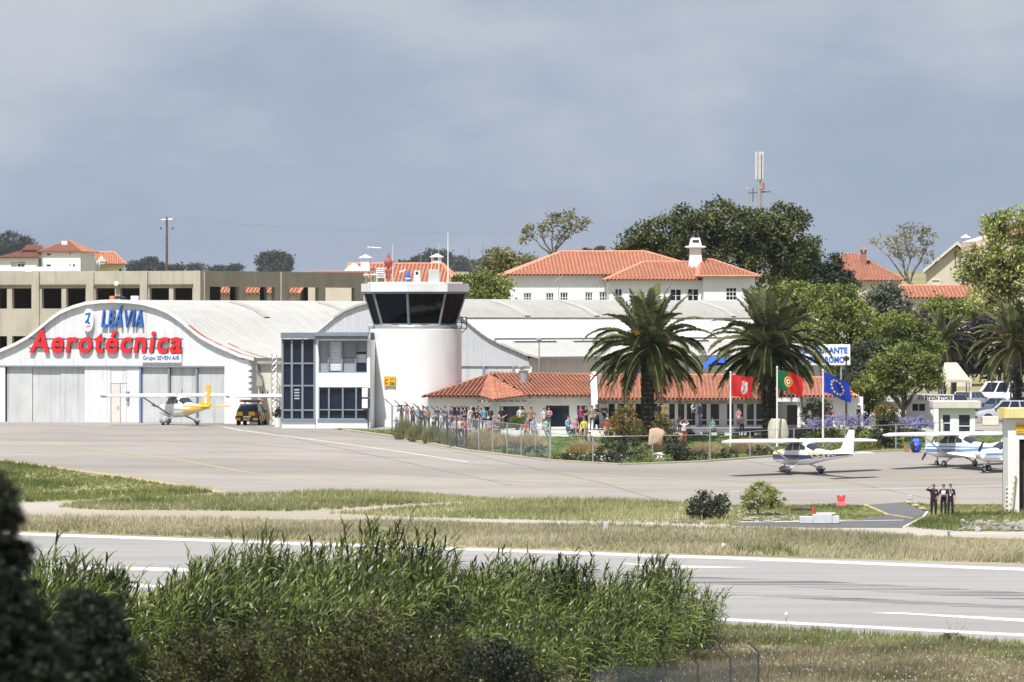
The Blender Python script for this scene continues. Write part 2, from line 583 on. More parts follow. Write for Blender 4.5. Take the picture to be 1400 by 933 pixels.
# ------------------------------------------------------------------ camera, light, sky
cam = bpy.data.cameras.new('camera'); camo = bpy.data.objects.new('camera', cam); col.objects.link(camo)
cam.sensor_width = 36; cam.lens = 36 * F / 1400; cam.shift_y = -(466.5 - YH) / 1400
camo.location = (0, 0, 0); camo.rotation_euler = (PI / 2, 0, 0)
cam.clip_start = .5; cam.clip_end = 30000
cam.dof.use_dof = True; cam.dof.focus_distance = 500; cam.dof.aperture_fstop = 4.2
sc.camera = camo

SUN = Vector((-.20, -.44, .90)).normalized()
sl = bpy.data.lights.new('sun', 'SUN'); sl.energy = 5.0; sl.angle = rad(.53); sl.color = (1, .965, .915)
so = bpy.data.objects.new('sun', sl); col.objects.link(so)
so.rotation_euler = (-SUN).to_track_quat('-Z', 'Y').to_euler()

w = bpy.data.worlds.new('World'); sc.world = w; w.use_nodes = True
nt = w.node_tree; N, L = nt.nodes, nt.links
bg = N['Background']
sky = N.new('ShaderNodeTexSky'); sky.sky_type = 'NISHITA'; sky.sun_disc = False
sky.sun_elevation = math.asin(SUN.z); sky.sun_rotation = math.atan2(SUN.x, SUN.y)
sky.altitude = 100; sky.air_density = 1; sky.dust_density = 2
tc = N.new('ShaderNodeTexCoord')
sep = N.new('ShaderNodeSeparateXYZ'); L.new(tc.outputs['Generated'], sep.inputs[0])
mp = N.new('ShaderNodeMapping'); mp.inputs['Scale'].default_value = (1, 1, 2.4); L.new(tc.outputs['Generated'], mp.inputs['Vector'])


def noise(scale, detail=6, rough=.55, vec=None):
    n = N.new('ShaderNodeTexNoise'); n.inputs['Scale'].default_value = scale; n.inputs['Detail'].default_value = detail
    n.inputs['Roughness'].default_value = rough; L.new(vec or mp.outputs[0], n.inputs['Vector']); return n.outputs['Fac']


def math_(op, a, b=None, c=None):
    m = N.new('ShaderNodeMath'); m.operation = op
    for i, v in enumerate((a, b, c)):
        if v is None: continue
        if isinstance(v, (int, float)): m.inputs[i].default_value = v
        else: L.new(v, m.inputs[i])
    return m.outputs[0]


n1 = noise(16, 7, .5); n2 = noise(55, 6, .55)
el0 = math_('MULTIPLY_ADD', sep.outputs[2], 19.0, 0.06)
el = math_('MULTIPLY_ADD', sep.outputs[0], -2.6, el0)           # 0 at the horizon, about 0.85 at the top of the frame
e2 = math_('MULTIPLY_ADD', n1, 2.2, el)
e3 = math_('MULTIPLY_ADD', n2, .75, e2)
fac = math_('MULTIPLY_ADD', e3, .62, -.71)
ramp = N.new('ShaderNodeValToRGB'); cr = ramp.color_ramp
cr.elements[0].position = .0; cr.elements[0].color = (.265, .322, .42, 1)
cr.elements[1].position = 1; cr.elements[1].color = (.445, .475, .53, 1)
for p, c in ((.25, (.255, .312, .405)), (.45, (.29, .342, .43)), (.62, (.352, .395, .465)), (.78, (.405, .442, .502))):
    e = cr.elements.new(p); e.color = (*c, 1)
L.new(fac, ramp.inputs[0])
skm = N.new('ShaderNodeMix'); skm.data_type = 'RGBA'; skm.blend_type = 'MULTIPLY'; skm.inputs[0].default_value = 1
L.new(sky.outputs[0], skm.inputs[6]); skm.inputs[7].default_value = (1, 1, 1, 1)
cl = N.new('ShaderNodeMix'); cl.data_type = 'RGBA'; cl.blend_type = 'MULTIPLY'; cl.inputs[0].default_value = 1
L.new(ramp.outputs[0], cl.inputs[6]); cl.inputs[7].default_value = (10, 10, 10, 1)   # background strength is 0.1
up = N.new('ShaderNodeMapRange'); up.inputs[1].default_value = .1; up.inputs[2].default_value = .45; up.inputs[3].default_value = 1; up.inputs[4].default_value = .35
L.new(sep.outputs[2], up.inputs[0])
mx = N.new('ShaderNodeMix'); mx.data_type = 'RGBA'; L.new(up.outputs[0], mx.inputs[0]); L.new(skm.outputs[2], mx.inputs[6]); L.new(cl.outputs[2], mx.inputs[7])
L.new(mx.outputs[2], bg.inputs['Color']); bg.inputs['Strength'].default_value = .1

sc.view_settings.view_transform = 'Standard'; sc.view_settings.look = 'None'
sc.view_settings.exposure = 0.38; sc.view_settings.gamma = 1
sc.render.engine = 'CYCLES'
sc.cycles.use_denoising = True
sc.cycles.max_bounces = 6; sc.cycles.diffuse_bounces = 3; sc.cycles.glossy_bounces = 3
sc.cycles.transparent_max_bounces = 24; sc.cycles.transmission_bounces = 4; sc.cycles.volume_bounces = 0
sc.cycles.use_adaptive_sampling = True; sc.cycles.adaptive_threshold = .02

# haze: thin even air round everything
HAZE = True
if HAZE:
    m, hnt, b = new_mat('thin_haze'); hnt.nodes.remove(b)
    v = hnt.nodes.new('ShaderNodeVolumePrincipled'); v.inputs['Density'].default_value = .000022
    v.inputs['Color'].default_value = (.82, .88, .97, 1); v.inputs['Anisotropy'].default_value = .1
    hnt.links.new(v.outputs[0], hnt.nodes['Material Output'].inputs['Volume'])
    hb = MB(); hb.box(-900, 900, -300, 7500, -33.5, 130)
    tag(hb.build('haze', m), kind='stuff')

# ------------------------------------------------------------------ ground sheets
M_FIELD = mat_ground('dry_field', (.22, .205, .095), (.36, .32, .18), 1.2, (.13, .14, .05), .06)
M_APRON = mat_ground('worn_apron', (.262, .243, .22), (.33, .305, .27), .35, (.205, .19, .17), .05, stretch=(.35, 1, 1), bump=.1)
M_RUNW = mat_ground('runway_asphalt', (.265, .258, .248), (.335, .322, .306), .5, (.235, .227, .214), .06, stretch=(.08, 1, 1), bump=.1)
M_PATH = mat_ground('pale_track', (.43, .40, .35), (.36, .33, .28), .6, (.31, .27, .2), .1, stretch=(.4, 1, 1))
M_LAWN = mat_ground('lawn_green', (.10, .145, .05), (.14, .18, .065), 2.5, (.16, .19, .07), .2)
M_ROADD = mat_ground('side_road_asphalt', (.115, .117, .12), (.155, .155, .152), 1.2, (.10, .10, .104), .15)
M_LINEW = mat_ground('white_marking', (.64, .64, .63), (.42, .41, .40), 1.1, None, stretch=(.25, 1.4, 1), thr=(.42, .78), bump=0)
M_LINEY = mat_ground('yellow_marking', (.48, .35, .09), (.36, .31, .2), 1.2, None, stretch=(.3, 1, 1), bump=0)
M_KERB = mat_ground('kerb_stone', (.33, .29, .22), (.40, .36, .28), 2, None)
M_PARK = mat_ground('parking_asphalt', (.24, .24, .235), (.3, .29, .28), .8, (.20, .2, .19), .1)

mb = MB()
xs = [-1500, -400, -120, 0, 120, 400, 1500]
ys = [-400, 0, 340, 540, 562, 602, 700, 1100, 1600, 4200, 9000]
mb.grid([[(x, y, gz(y)) for x in xs] for y in ys])
mb.f = [f for f in mb.f]
struct(mb.build('terrain', M_FIELD))

# apron and taxiway (one sheet), runway, tracks
APRON = [(-420, 604), (-420, 575), (0, 566), (560, 568), (760, 566), (1090, 566), (1420, 572), (1900, 590), (1900, 702), (1400, 690), (1268, 690), (1240, 687), (1183, 691), (1095, 691), (1000, 691), (930, 687), (840, 685), (690, 683), (480, 671),
         (370, 674), (290, 673), (150, 651), (0, 631), (-420, 585)]
APRON = [(-420, 575), (0, 566), (560, 568), (760, 566), (1090, 566), (1420, 572), (1900, 590), (1900, 702), (1400, 690), (1268, 690), (1240, 687), (1183, 691), (1095, 691), (1000, 691), (930, 687), (840, 685), (690, 683), (480, 671),
         (370, 674), (290, 673), (150, 651), (0, 631), (-420, 586)]
apron = sheet('apron', APRON, .010, M_APRON)
TRACK = [(-500, 680), (30, 688), (200, 681), (290, 676), (480, 671.5), (690, 683.5), (840, 685.5), (930, 688), (1000, 691.5), (1100, 705), (1240, 716), (1420, 722), (1900, 742), (1900, 760), (1400, 738), (1000, 723), (560, 712), (36, 707), (-500, 700)]
track = sheet('gravel_track', TRACK, .006, M_PATH)
RUN = [(-900, 690), (30, 728), (480, 743), (900, 757.5), (1400, 772), (2300, 801), (2300, 935), (1400, 883), (990, 856), (600, 832), (0, 797), (-900, 748)]
runway = sheet('runway', RUN, .008, M_RUNW)
line_mb([(-900, 692), (30, 730.5), (480, 746), (900, 760.5), (1000, 763.5), (1400, 779), (2300, 812)], 1.7, .014).build('edge_line', M_LINEW, runway)
line_mb([(-900, 742), (0, 790), (600, 824.5), (990, 847.5), (1400, 869), (2300, 918)], 1.3, .014).build('edge_line', M_LINEW, runway)
sheet('aiming_block', [(1185, 838.5), (1230, 838), (1420, 847.5), (1700, 866), (1700, 870), (1420, 852), (1240, 840.5)], .016, M_LINEW, runway)
sheet('aiming_block', [(840, 770), (905, 773), (1030, 776.5), (905, 777)], .016, M_LINEW, runway)
sheet('aiming_block', [(60, 773), (255, 777.5), (260, 782), (60, 777.5)], .016, M_LINEW, runway)
# rubber left by landing wheels: dark streaks that break up along the runway
M_RUB, rnt, rb = new_mat('tyre_rubber_streaks')
tcn = rnt.nodes.new('ShaderNodeTexCoord'); mpn = rnt.nodes.new('ShaderNodeMapping'); mpn.inputs['Scale'].default_value = (.05, 1.7, 1)
mpn.inputs['Rotation'].default_value = (0, 0, .05)
nn = rnt.nodes.new('ShaderNodeTexNoise'); nn.inputs['Scale'].default_value = 1.3; nn.inputs['Detail'].default_value = 7
mr = rnt.nodes.new('ShaderNodeMapRange'); mr.inputs[1].default_value = .45; mr.inputs[2].default_value = .68; mr.inputs[4].default_value = .75
trn = rnt.nodes.new('ShaderNodeBsdfTransparent'); mxn = rnt.nodes.new('ShaderNodeMixShader')
rb.inputs['Base Color'].default_value = (.10, .10, .11, 1); rb.inputs['Roughness'].default_value = .9
rnt.links.new(tcn.outputs['Object'], mpn.inputs[0]); rnt.links.new(mpn.outputs[0], nn.inputs['Vector']); rnt.links.new(nn.outputs['Fac'], mr.inputs[0])
rnt.links.new(mr.outputs[0], mxn.inputs[0]); rnt.links.new(trn.outputs[0], mxn.inputs[1]); rnt.links.new(rb.outputs[0], mxn.inputs[2])
rnt.links.new(mxn.outputs[0], rnt.nodes['Material Output'].inputs['Surface'])
line_mb([(500, 770), (900, 792), (1100, 799), (1400, 816), (1900, 843)], 4.2, .018).build('tyre_marks', M_RUB, runway)
line_mb([(500, 792), (900, 806), (1100, 817), (1400, 832), (1900, 860)], 2.0, .018).build('tyre_marks', M_RUB, runway)
# apron markings
line_mb([(-40, 600), (0, 602), (130, 614), (250, 630), (330, 645), (420, 656), (560, 664), (640, 666)], .28, .016).build('guide_line', M_LINEY, apron)
line_mb([(-420, 587), (0, 629.5), (150, 649.5), (250, 664), (292, 671.5), (305, 674)], .7, .017).build('edge_line', M_LINEY, apron)
line_mb([(258, 581), (330, 589), (400, 598), (520, 614), (640, 632)], .2, .016).build('guide_line', M_LINEW, apron)
line_mb([(700, 652), (900, 660), (1150, 657), (1400, 652)], .3, .016).build('guide_line', M_LINEY, apron)
line_mb([(1000, 672), (1200, 669), (1400, 664)], .22, .016).build('guide_line', M_LINEW, apron)

M_SEAM = mat_ground('tar_seam', (.13, .13, .13), (.2, .195, .19), 1.0, None, bump=0)
for pts in ([(-420, 600), (300, 604), (700, 640)], [(0, 640), (420, 640), (900, 672)], [(60, 588), (400, 588), (640, 612)], [(700, 640), (1100, 664), (1500, 668)], [(300, 581), (420, 604), (700, 664)], [(560, 604), (820, 660), (900, 684)], [(1000, 626), (1160, 660), (1300, 688)]):
    line_mb(pts, .12, .0135).build('tar_seam', M_SEAM, apron)
# side road with kerbs at right
sr = sheet('side_road', [(1183, 692), (1240, 688), (1268, 701), (1246, 712), (1234, 722), (1120, 722), (1000, 719), (1000, 715), (1150, 713), (1214, 706)], .022, M_ROADD)
line_mb([(1000, 715), (1100, 714), (1235, 712)], .28, .03).build('edge_line', M_LINEW, sr)


def kerb(name, px, wdt, h, mats, seg=1.0, parent=None):
    """raised kerb stones along pixel points, alternating materials"""
    pts = [Vector((*G(*p), 0)) for p in px]
    mb = MB(); k = 0
    for a, b in zip(pts, pts[1:]):
        d = b - a; L_ = d.length; n = max(1, round(L_ / seg)); d.normalize(); s = Vector((-d.y, d.x, 0)) * wdt / 2
        for i in range(n):
            p, q = a + d * L_ * i / n, a + d * (L_ * (i + 1) / n - .012)
            vs = []
            for hh in (-.05, h):
                for c in (p - s, q - s, q + s, p + s): vs.append((c.x, c.y, gz(c.y) + hh))
            mb.add(vs, [(0, 3, 2, 1), (4, 5, 6, 7), (0, 1, 5, 4), (1, 2, 6, 5), (2, 3, 7, 6), (3, 0, 4, 7)], k % len(mats)); k += 1
    o = mb.build(name, mats, parent)
    if not parent: struct(o)
    return o


M_KY = mat('kerb_yellow', (.52, .40, .12), .8, .2, 2); M_KD = mat('kerb_dark', (.10, .10, .10), .8, .2, 2)
kerb('striped_kerb', [(1240, 687.5), (1268, 700)], .3, .1, [M_KY, M_KD], 1.3)
kerb('striped_kerb', [(1182, 691.5), (1214, 705), (1248, 710)], .2, .08, [M_KY, M_KERB], 1.1)
kerb('white_kerb', [(1236, 722), (1262, 709), (1268, 701)], .14, .08, [WMET], 2)

# lawn, kerb at its edge, terrace in front of the terminal
LAWN = [(455, 587), (505, 588.5), (540, 589), (640, 588.5), (900, 588.5), (1120, 588), (1250, 590), (1420, 596), (1420, 609), (1250, 615.5), (1060, 624), (960, 631.5), (850, 635.5), (750, 629.5), (640, 616.5), (560, 601.5), (520, 595), (480, 590)]
struct(sheet_mb([G(*p) for p in LAWN], .06).build('lawn', M_LAWN))
kerb('lawn_kerb', [(470, 589), (520, 595.6), (560, 602.3), (640, 617.3), (750, 630.4), (850, 636.4), (960, 632.4), (1060, 624.8), (1250, 616.2), (1420, 609.5)], .35, .11, [M_KERB], 1.5)
struct(sheet_mb([G(*p) for p in [(560, 589), (560, 583), (1130, 582), (1130, 588.6), (1062, 594), (935, 594), (930, 589.6), (812, 589.4), (700, 590)]], .10).build('terrace_floor', mat_ground('terrace_paving', (.5, .47, .42), (.43, .41, .37), 1.5)))
# car park behind
struct(sheet_mb([(Xd(1150, 552), 552), (Xd(1500, 552), 552), (Xd(1700, 620), 640), (Xd(1100, 620), 640)], .02).build('car_park', M_PARK))

# ------------------------------------------------------------------ grasses
def in_poly(px, py, poly):
    ins = np.zeros(len(px), bool); n = len(poly)
    for i in range(n):
        x1, y1 = poly[i]; x2, y2 = poly[(i + 1) % n]
        c = ((y1 > py) != (y2 > py))
        with np.errstate(divide='ignore', invalid='ignore'):
            ins ^= c & (px < (x2 - x1) * (py - y1) / (y2 - y1 + 1e-12) + x1)
    return ins


GZX = np.array(BREAKS, float); GZZ = np.array(_bz, float)
gz_np = lambda y: np.interp(y, GZX, GZZ)


def scatter(poly, dens):
    P = np.array(poly); lo, hi = P.min(0), P.max(0)
    n = int((hi - lo).prod() * dens)
    x = RNG.uniform(lo[0], hi[0], n); y = RNG.uniform(lo[1], hi[1], n)
    k = in_poly(x, y, poly)
    return x[k], y[k]


def vnoise(x, y, s, seed=0):
    """cheap smooth 2-D noise for density and tone patches"""
    r = np.random.default_rng(seed); v = 0
    for _ in range(6):
        a = r.uniform(0, 2 * PI); f = s * r.uniform(.5, 2.0)
        v = v + np.sin((x * math.cos(a) + y * math.sin(a)) * f + r.uniform(0, 6.28))
    return v / 6


def blades(x, y, h, hvar, wd, per, lean=.35, z=None):
    n = len(x); x = np.repeat(x, per); y = np.repeat(y, per)
    z = gz_np(y) if z is None else np.repeat(z, per)
    m = len(x)
    x = x + RNG.normal(0, .06, m); y = y + RNG.normal(0, .06, m)
    hh = h * (1 + hvar * RNG.uniform(-1, 1, m)) if np.isscalar(h) else np.repeat(h, per) * (1 + hvar * RNG.uniform(-1, 1, m))
    a = RNG.uniform(0, PI, m); dx, dy = np.cos(a) * wd / 2, np.sin(a) * wd / 2
    la = RNG.uniform(0, 2 * PI, m); l = np.abs(RNG.normal(0, lean, m)) * hh
    lx, ly = np.cos(la) * l + .12 * hh, np.sin(la) * l
    V = np.empty((m, 3, 3))
    V[:, 0] = np.stack([x - dx, y - dy, z - .02], 1); V[:, 1] = np.stack([x + dx, y + dy, z - .02], 1); V[:, 2] = np.stack([x + lx, y + ly, z + hh], 1)
    return V.reshape(-1, 3)


M_STRAW = mat_leaf('straw_grass', (.175, .175, .085), (.54, .48, .33), .25, patch=.12, rough=.8)
M_MEADOW = mat_leaf('meadow_grass', (.10, .135, .035), (.40, .40, .19), .25, patch=.15, rough=.8)
M_GREENG = mat_leaf('green_grass', (.085, .125, .03), (.33, .35, .13), .3, patch=.2, rough=.8)
M_PURPG = mat_leaf('purplish_grass', (.10, .10, .045), (.36, .31, .20), .25, patch=.2, rough=.8)

G1 = [(-420, 590), (0, 632), (150, 652), (290, 674), (200, 680.5), (30, 687), (-420, 672)]
G2 = [(80, 694), (130, 686), (290, 677.5), (480, 672), (590, 676), (690, 684), (560, 690), (450, 697.5), (400, 699.5), (140, 698)]
G3 = [(450, 703), (570, 694), (690, 686), (840, 686), (930, 688.5), (1000, 692), (1010, 719), (800, 713.5), (560, 707.5)]
G4 = [(-500, 704), (36, 708), (450, 712), (1000, 723), (1400, 739), (1900, 762), (1900, 785), (1400, 769.5), (900, 755), (480, 740.5), (30, 726), (-500, 703)]
G4 = [(-300, 707), (36, 708), (450, 712.5), (1000, 723.5), (1400, 739.5), (1900, 762), (1900, 787), (1400, 770.5), (900, 756), (480, 741.5), (30, 726.5), (-300, 712)]
G5 = [(1242, 722), (1266, 710), (1300, 703), (1400, 699), (1700, 712), (1700, 736), (1400, 727), (1310, 727)]
G8 = [(1000, 692), (1095, 692), (1140, 690), (1183, 693), (1212, 706), (1150, 712), (1000, 714)]
G6 = [(1272, 700), (1252, 688), (1268, 691), (1400, 691), (1400, 697), (1310, 699)]
G7 = [(960, 864), (1100, 872), (1400, 892), (2000, 932), (2000, 990), (1400, 990), (700, 990), (700, 872)]


def grass(name, px, m, dens, h, per, wd, label, seed=1, tb=.5, hvar=.45, edge=True):
    poly = [G(*p) for p in px]
    x, y = scatter(poly, dens)
    pn = vnoise(x, y, .35, seed)
    k = RNG.uniform(0, 1, len(x)) < np.clip(.75 + pn * .6, .2, 1)
    x, y, pn = x[k], y[k], pn[k]
    hh = h * np.clip(1 + pn * .7, .35, 1.7)
    V = blades(x, y, hh, hvar, wd, per)
    t = np.clip(tb + np.repeat(vnoise(x, y, .12, seed + 5), per) * .5 + RNG.normal(0, .22, len(V) // 3), 0, 1)
    return tag(np_mesh(name, V, 3, m, t), label, kind='stuff')


grass('meadow_grass', G1, M_GREENG, 24, .20, 4, .06, 'green and straw grass on the apron corner at far left', 1, .45)
grass('meadow_grass', G2, M_MEADOW, 26, .22, 4, .06, 'tongue of mixed grass between apron and track', 2, .55)
grass('meadow_grass', G3, M_MEADOW, 24, .24, 4, .06, 'grass island with two bushes beside the side road', 3, .6)
grass('dry_grass', G4, M_STRAW, 26, .25, 4, .06, 'straw coloured grass strip along the runway', 4, .68)
grass('meadow_grass', G5, M_GREENG, 30, .22, 4, .045, 'green verge in front of the three men', 6, .5)
grass('meadow_grass', G6, M_GREENG, 26, .12, 4, .045, 'low grass behind the three men', 7, .6)
grass('meadow_grass', G8, M_GREENG, 30, .11, 4, .06, 'short green grass around the white chamber', 9, .6)
grass('meadow_grass', G7, M_PURPG, 34, .26, 5, .045, 'tall flowering grass in the near verge', 8, .5)
# green tufts at runway edges
x, y = scatter([G(*p) for p in [(1000, 752), (1400, 766), (1400, 771), (1000, 757)]], 6)
k = vnoise(x, y, .5, 3) > .15
tag(np_mesh('weeds', blades(x[k], y[k], .55, .4, .06, 6, .5), 3, M_GREENG, RNG.uniform(0, .5, k.sum() * 6)), 'green weeds along the far runway edge', kind='stuff')
# near verge upper part: yellower and greener
x, y = scatter([G(*p) for p in [(985, 856), (1100, 863), (1400, 882), (1700, 903), (1700, 925), (1400, 905), (1100, 885), (960, 880)]], 14)
tag(np_mesh('weeds', blades(x, y, .30, .5, .05, 5, .5), 3, M_GREENG, np.clip(RNG.normal(.6, .3, len(x) * 5), 0, 1)), 'green and yellow weeds along the near runway edge', kind='stuff')
# pale seed heads and flowers
x, y = scatter([G(*p) for p in G7], 2)
n = len(x); z = gz_np(y) + RNG.uniform(.15, .45, n); s = RNG.uniform(.015, .035, n)
V = np.empty((n, 4, 3)); c = np.stack([x, y, z], 1)
for i, (a, b) in enumerate(((-1, -1), (1, -1), (1, 1), (-1, 1))):
    V[:, i] = c + np.stack([a * s, RNG.uniform(-.01, .01, n), b * s * 1.1], 1)
tag(np_mesh('wildflowers', V.reshape(-1, 3), 4, mat_leaf('pale_petals', (.35, .28, .28), (.62, .56, .56), .3, patch=.3), RNG.uniform(0, 1, n)), 'pale pinkish seed heads over the near verge', kind='stuff')
# lawn nap
poly = [G(*p) for p in LAWN]
x, y = scatter(poly, 14)
tag(np_mesh('lawn_grass', blades(x, y, .05, .4, .08, 4, .4, gz_np(y) + .06), 3, mat_leaf('lawn_blades', (.10, .145, .045), (.165, .21, .075), .3, patch=.3), RNG.uniform(0, 1, len(x) * 4)), 'mown green lawn between fence and terminal', kind='stuff')
# ------------------------------------------------------------------ hangars
M_ROOF1 = mat_corr('hangar_sheet_cream', (.485, .475, .44), .9, 1, .08, .08, .22)
M_ROOFW = mat_corr('hangar_sheet_white', (.64, .64, .63), .9, 1, .1, .06, .12)
M_ROOFG = mat_corr('hangar_sheet_grey', (.42, .40, .36), .9, 1, .1, .1, .3)
M_SHEETL = mat_corr('gable_sheet_pale', (.66, .68, .70), .3, 0, .3, .08, .4)
M_SHEETG = mat_corr('gable_sheet_grey', (.50, .52, .54), .3, 0, .5, .06, .25)
M_DOORG = mat_corr('door_sheet_grey', (.52, .54, .545), .16, 0, .35, .1, .5)
M_DOORL = mat_corr('door_sheet_light', (.66, .68, .69), .16, 0, .25, .08, .35)
M_RUST = mat('rusty_flashing', (.34, .11, .05), .85, .3, 2.5, dirt=(.62, .56, .48), dirt_amt=.9)
M_TRIM = mat('dark_trim', (.22, .25, .29), .6, .1, 2)
PROF = [(0, 410), (20, 410.7), (40, 413), (58, 418), (75, 425), (90, 435), (102, 445), (112, 453), (122, 460), (140, 469.5), (158, 477), (174, 484), (194, 489)]


def hangar(xc, d, yaw, label, roofmats, gable_mat, length=51, y_off=0, gx=(-1, 1)):
    f = Face(xc, d, yaw)
    r = f.empty('hangar', label, 'hangar')
    k = d / F
    pr = [(o * k / math.cos(yaw), (578 + y_off - y) * k) for o, y in PROF]
    pts = [(-u, w_) for u, w_ in pr[::-1]] + pr[1:]
    # roof skin in bands, with thickness at the rim
    mb = MB(); n = len(pts)
    for j in range(n - 1):
        (u0, w0), (u1, w1) = pts[j], pts[j + 1]
        o_mid = abs((u0 + u1) / 2) / (k / math.cos(yaw))
        mi = 0 if o_mid < 95 else (1 if o_mid < 133 else 2)
        mb.add([(u0, -.22, w0), (u1, -.22, w1), (u1, length, w1), (u0, length, w0), (u0, -.22, w0 - .16), (u1, -.22, w1 - .16), (u1, length, w1 - .16), (u0, length, w0 - .16)],
               [(0, 1, 2, 3), (7, 6, 5, 4), (0, 4, 5, 1), (3, 2, 6, 7)], mi)
    for e, j in ((0, 0), (1, n - 1)):
        u0, w0 = pts[j]; mb.add([(u0, -.22, w0), (u0, length, w0), (u0, length, w0 - .16), (u0, -.22, w0 - .16)], [(0, 1, 2, 3)], 2)
    ro = mb.build('roof', roofmats, r)
    # gable wall under the roof
    wl = 3.9
    g = [(u, max(w_ - .165, wl)) for u, w_ in pts]
    ga = MB(); P = [(g[0][0] + .9, wl)] + [q for q in g if abs(q[0]) < abs(g[0][0]) - .9] + [(g[-1][0] - .9, wl)]
    ga.prism(P, 0, .14)
    ga.build('gable_wall', gable_mat, r)
    sw = MB()
    for sgn in (-1, 1):
        u = sgn * (pts[-1][0] - .95)
        sw.box(min(u, u - sgn * .2), max(u, u - sgn * .2), .16, length - .2, 0, pts[-1][1] - .1)
    sw.box(pts[0][0] + 1.2, pts[-1][0] - 1.2, length - .4, length - .2, 0, pts[-1][1])
    sw.build('side_wall', CREAM, r)
    return f, r, pts, ro


YAWH = rad(-25)
f1, h1, pts1, ro1 = hangar(158, 556, YAWH, 'long hangar with a curved white gable carrying the red lettering', [M_ROOF1, M_ROOF1, M_ROOF1], M_SHEETL)
f2, h2, pts2, ro2 = hangar(546, 561, YAWH, 'hangar with plain grey curved gable rising behind the control tower', [M_ROOFG, M_ROOFW, M_ROOF1], M_SHEETG, length=58)

# doors of the lettered hangar
U = lambda x: f1.u(x)
LW = 3.88
mb = MB(); mb.box(U(-30), U(307), -.04, .1, LW, LW + .10); mb.build('door_lintel', M_TRIM, h1)
for a, b, mm, back in ((-28, 6.5, WHITE2, 0), (7.5, 42, M_DOORG, .22), (42.6, 80, M_DOORG, .26), (80.6, 114, M_DOORG, .22), (115, 150.5, M_DOORL, .08), (172.5, 190, M_DOORL, .08), (193, 230, M_DOORG, .22), (231.3, 268, M_DOORG, .28), (269.3, 306, M_DOORG, .22)):
    mb = MB(); mb.box(U(a), U(b), back, back + .12, 0.02, LW); o = mb.build('door_panel' if mm is not WHITE2 else 'wall_panel', mm, h1)
mb = MB(); mb.box(U(151), U(172), .1, .18, 2.75, LW); mb.build('wall_panel', M_DOORL, h1)
mb = MB(); mb.box(U(151.6), U(163.5), .06, .16, .02, 2.72); pd = mb.build('personnel_door', mat('door_offwhite', (.62, .60, .55), .6, .08, 2), h1)
mb = MB(); mb.tube([(U(162), .03, 1.1), (U(162), -.02, 1.1), (U(162) - .12, -.02, 1.1)], .025, 6); mb.build('handle', DARK, pd)
mb = MB(); mb.box(U(164), U(172), .1, .18, .02, 2.72); mb.build('wall_panel', M_DOORL, h1)
mb = MB(); mb.bbox(U(173), U(176.5), -.16, .07, 1.55, 2.2, .04); mb.build('meter_box', M_TRIM, h1)
for x, mm in ((191.3, mat('blue_door_post', (.16, .22, .42), .5, .1, 2)), (230.3, M_TRIM), (268.4, M_TRIM)):
    mb = MB(); mb.box(U(x) - .07, U(x) + .07, .02, .2, 0.02, LW); mb.build('door_post', mm, h1)
mb = MB(); mb.box(U(307.5), U(341), -.05, .14, 0, pts1[-1][1] - .1); mb.build('end_wall', WHITE2, h1)
# side drain pipe with white bands at the right corner
mb = MB(); uq = U(343)
mb.tube([(uq, -.12, .3), (uq, -.12, 4.2)], .12, 8, 0)
for i in range(9): mb.tube([(uq, -.12, .35 + i * .42), (uq, -.12, .35 + i * .42 + .25)], .15, 8, 1)
mb.build('banded_pipe', [M_TRIM, WHITE2], h1)
# rusty flashing on the front rim and verge at right, rim cap in white
mb = MB()
for (u0, w0), (u1, w1) in zip(pts1, pts1[1:]):
    mb.add([(u0, -.27, w0 + .03), (u1, -.27, w1 + .03), (u1, -.27, w1 - .20), (u0, -.27, w0 - .20), (u0, -.23, w0 + .03), (u1, -.23, w1 + .03), (u1, -.23, w1 - .2), (u0, -.23, w0 - .2)], [(0, 3, 2, 1), (4, 5, 6, 7), (0, 1, 5, 4), (2, 3, 7, 6)])
mb.build('rim_flashing', mat('white_flashing', (.74, .74, .73), .6, .1, 2, dirt=(.4, .22, .14), dirt_amt=.5), h1)
mb = MB(); kk = .0558
sel = [(u, w_) for u, w_ in pts1 if 96 * kk < u < 196 * kk]
for (u0, w0), (u1, w1) in zip(sel, sel[1:]):
    mb.add([(u0, -.2, w0 + .02), (u1, -.2, w1 + .02), (u1, .25, w1 + .025), (u0, .25, w0 + .025)], [(0, 1, 2, 3)])
mb.build('rust_streak', M_RUST, h1); mb = MB()
sel2 = [(u, w_) for u, w_ in pts1 if 138 * kk < u < 196 * kk]
for (u0, w0), (u1, w1) in zip(sel2, sel2[1:]):
    mb.add([(u0, 1.7, w0 + .02), (u1, 1.7, w1 + .02), (u1, 1.95, w1 + .025), (u0, 1.95, w0 + .025)], [(0, 1, 2, 3)])
mb.build('rust_streak', M_RUST, h1)
# roof laps / vents across hangar roofs
for hh, P_, ys_ in ((h1, pts1, (13, 27, 40)), (h2, pts2, (10, 22, 35, 47))):
    for yy in ys_:
        mb = MB(); kq = P_[-1][0] / 194
        sel = [(u, w_) for u, w_ in P_ if 34 * kq < u < 92 * kq]
        for (u0, w0), (u1, w1) in zip(sel, sel[1:]):
            mb.add([(u0, yy, w0 + .02), (u1, yy, w1 + .02), (u1, yy + .9, w1 + .02), (u0, yy + .9, w0 + .02), (u0, yy, w0 + .1), (u1, yy, w1 + .1), (u1, yy + .9, w1 + .1), (u0, yy + .9, w0 + .1)], [(4, 5, 6, 7), (0, 1, 5, 4), (2, 3, 7, 6)])
        mb.build('roof_vent', M_ROOFG if hh is h1 else M_ROOF1, hh)
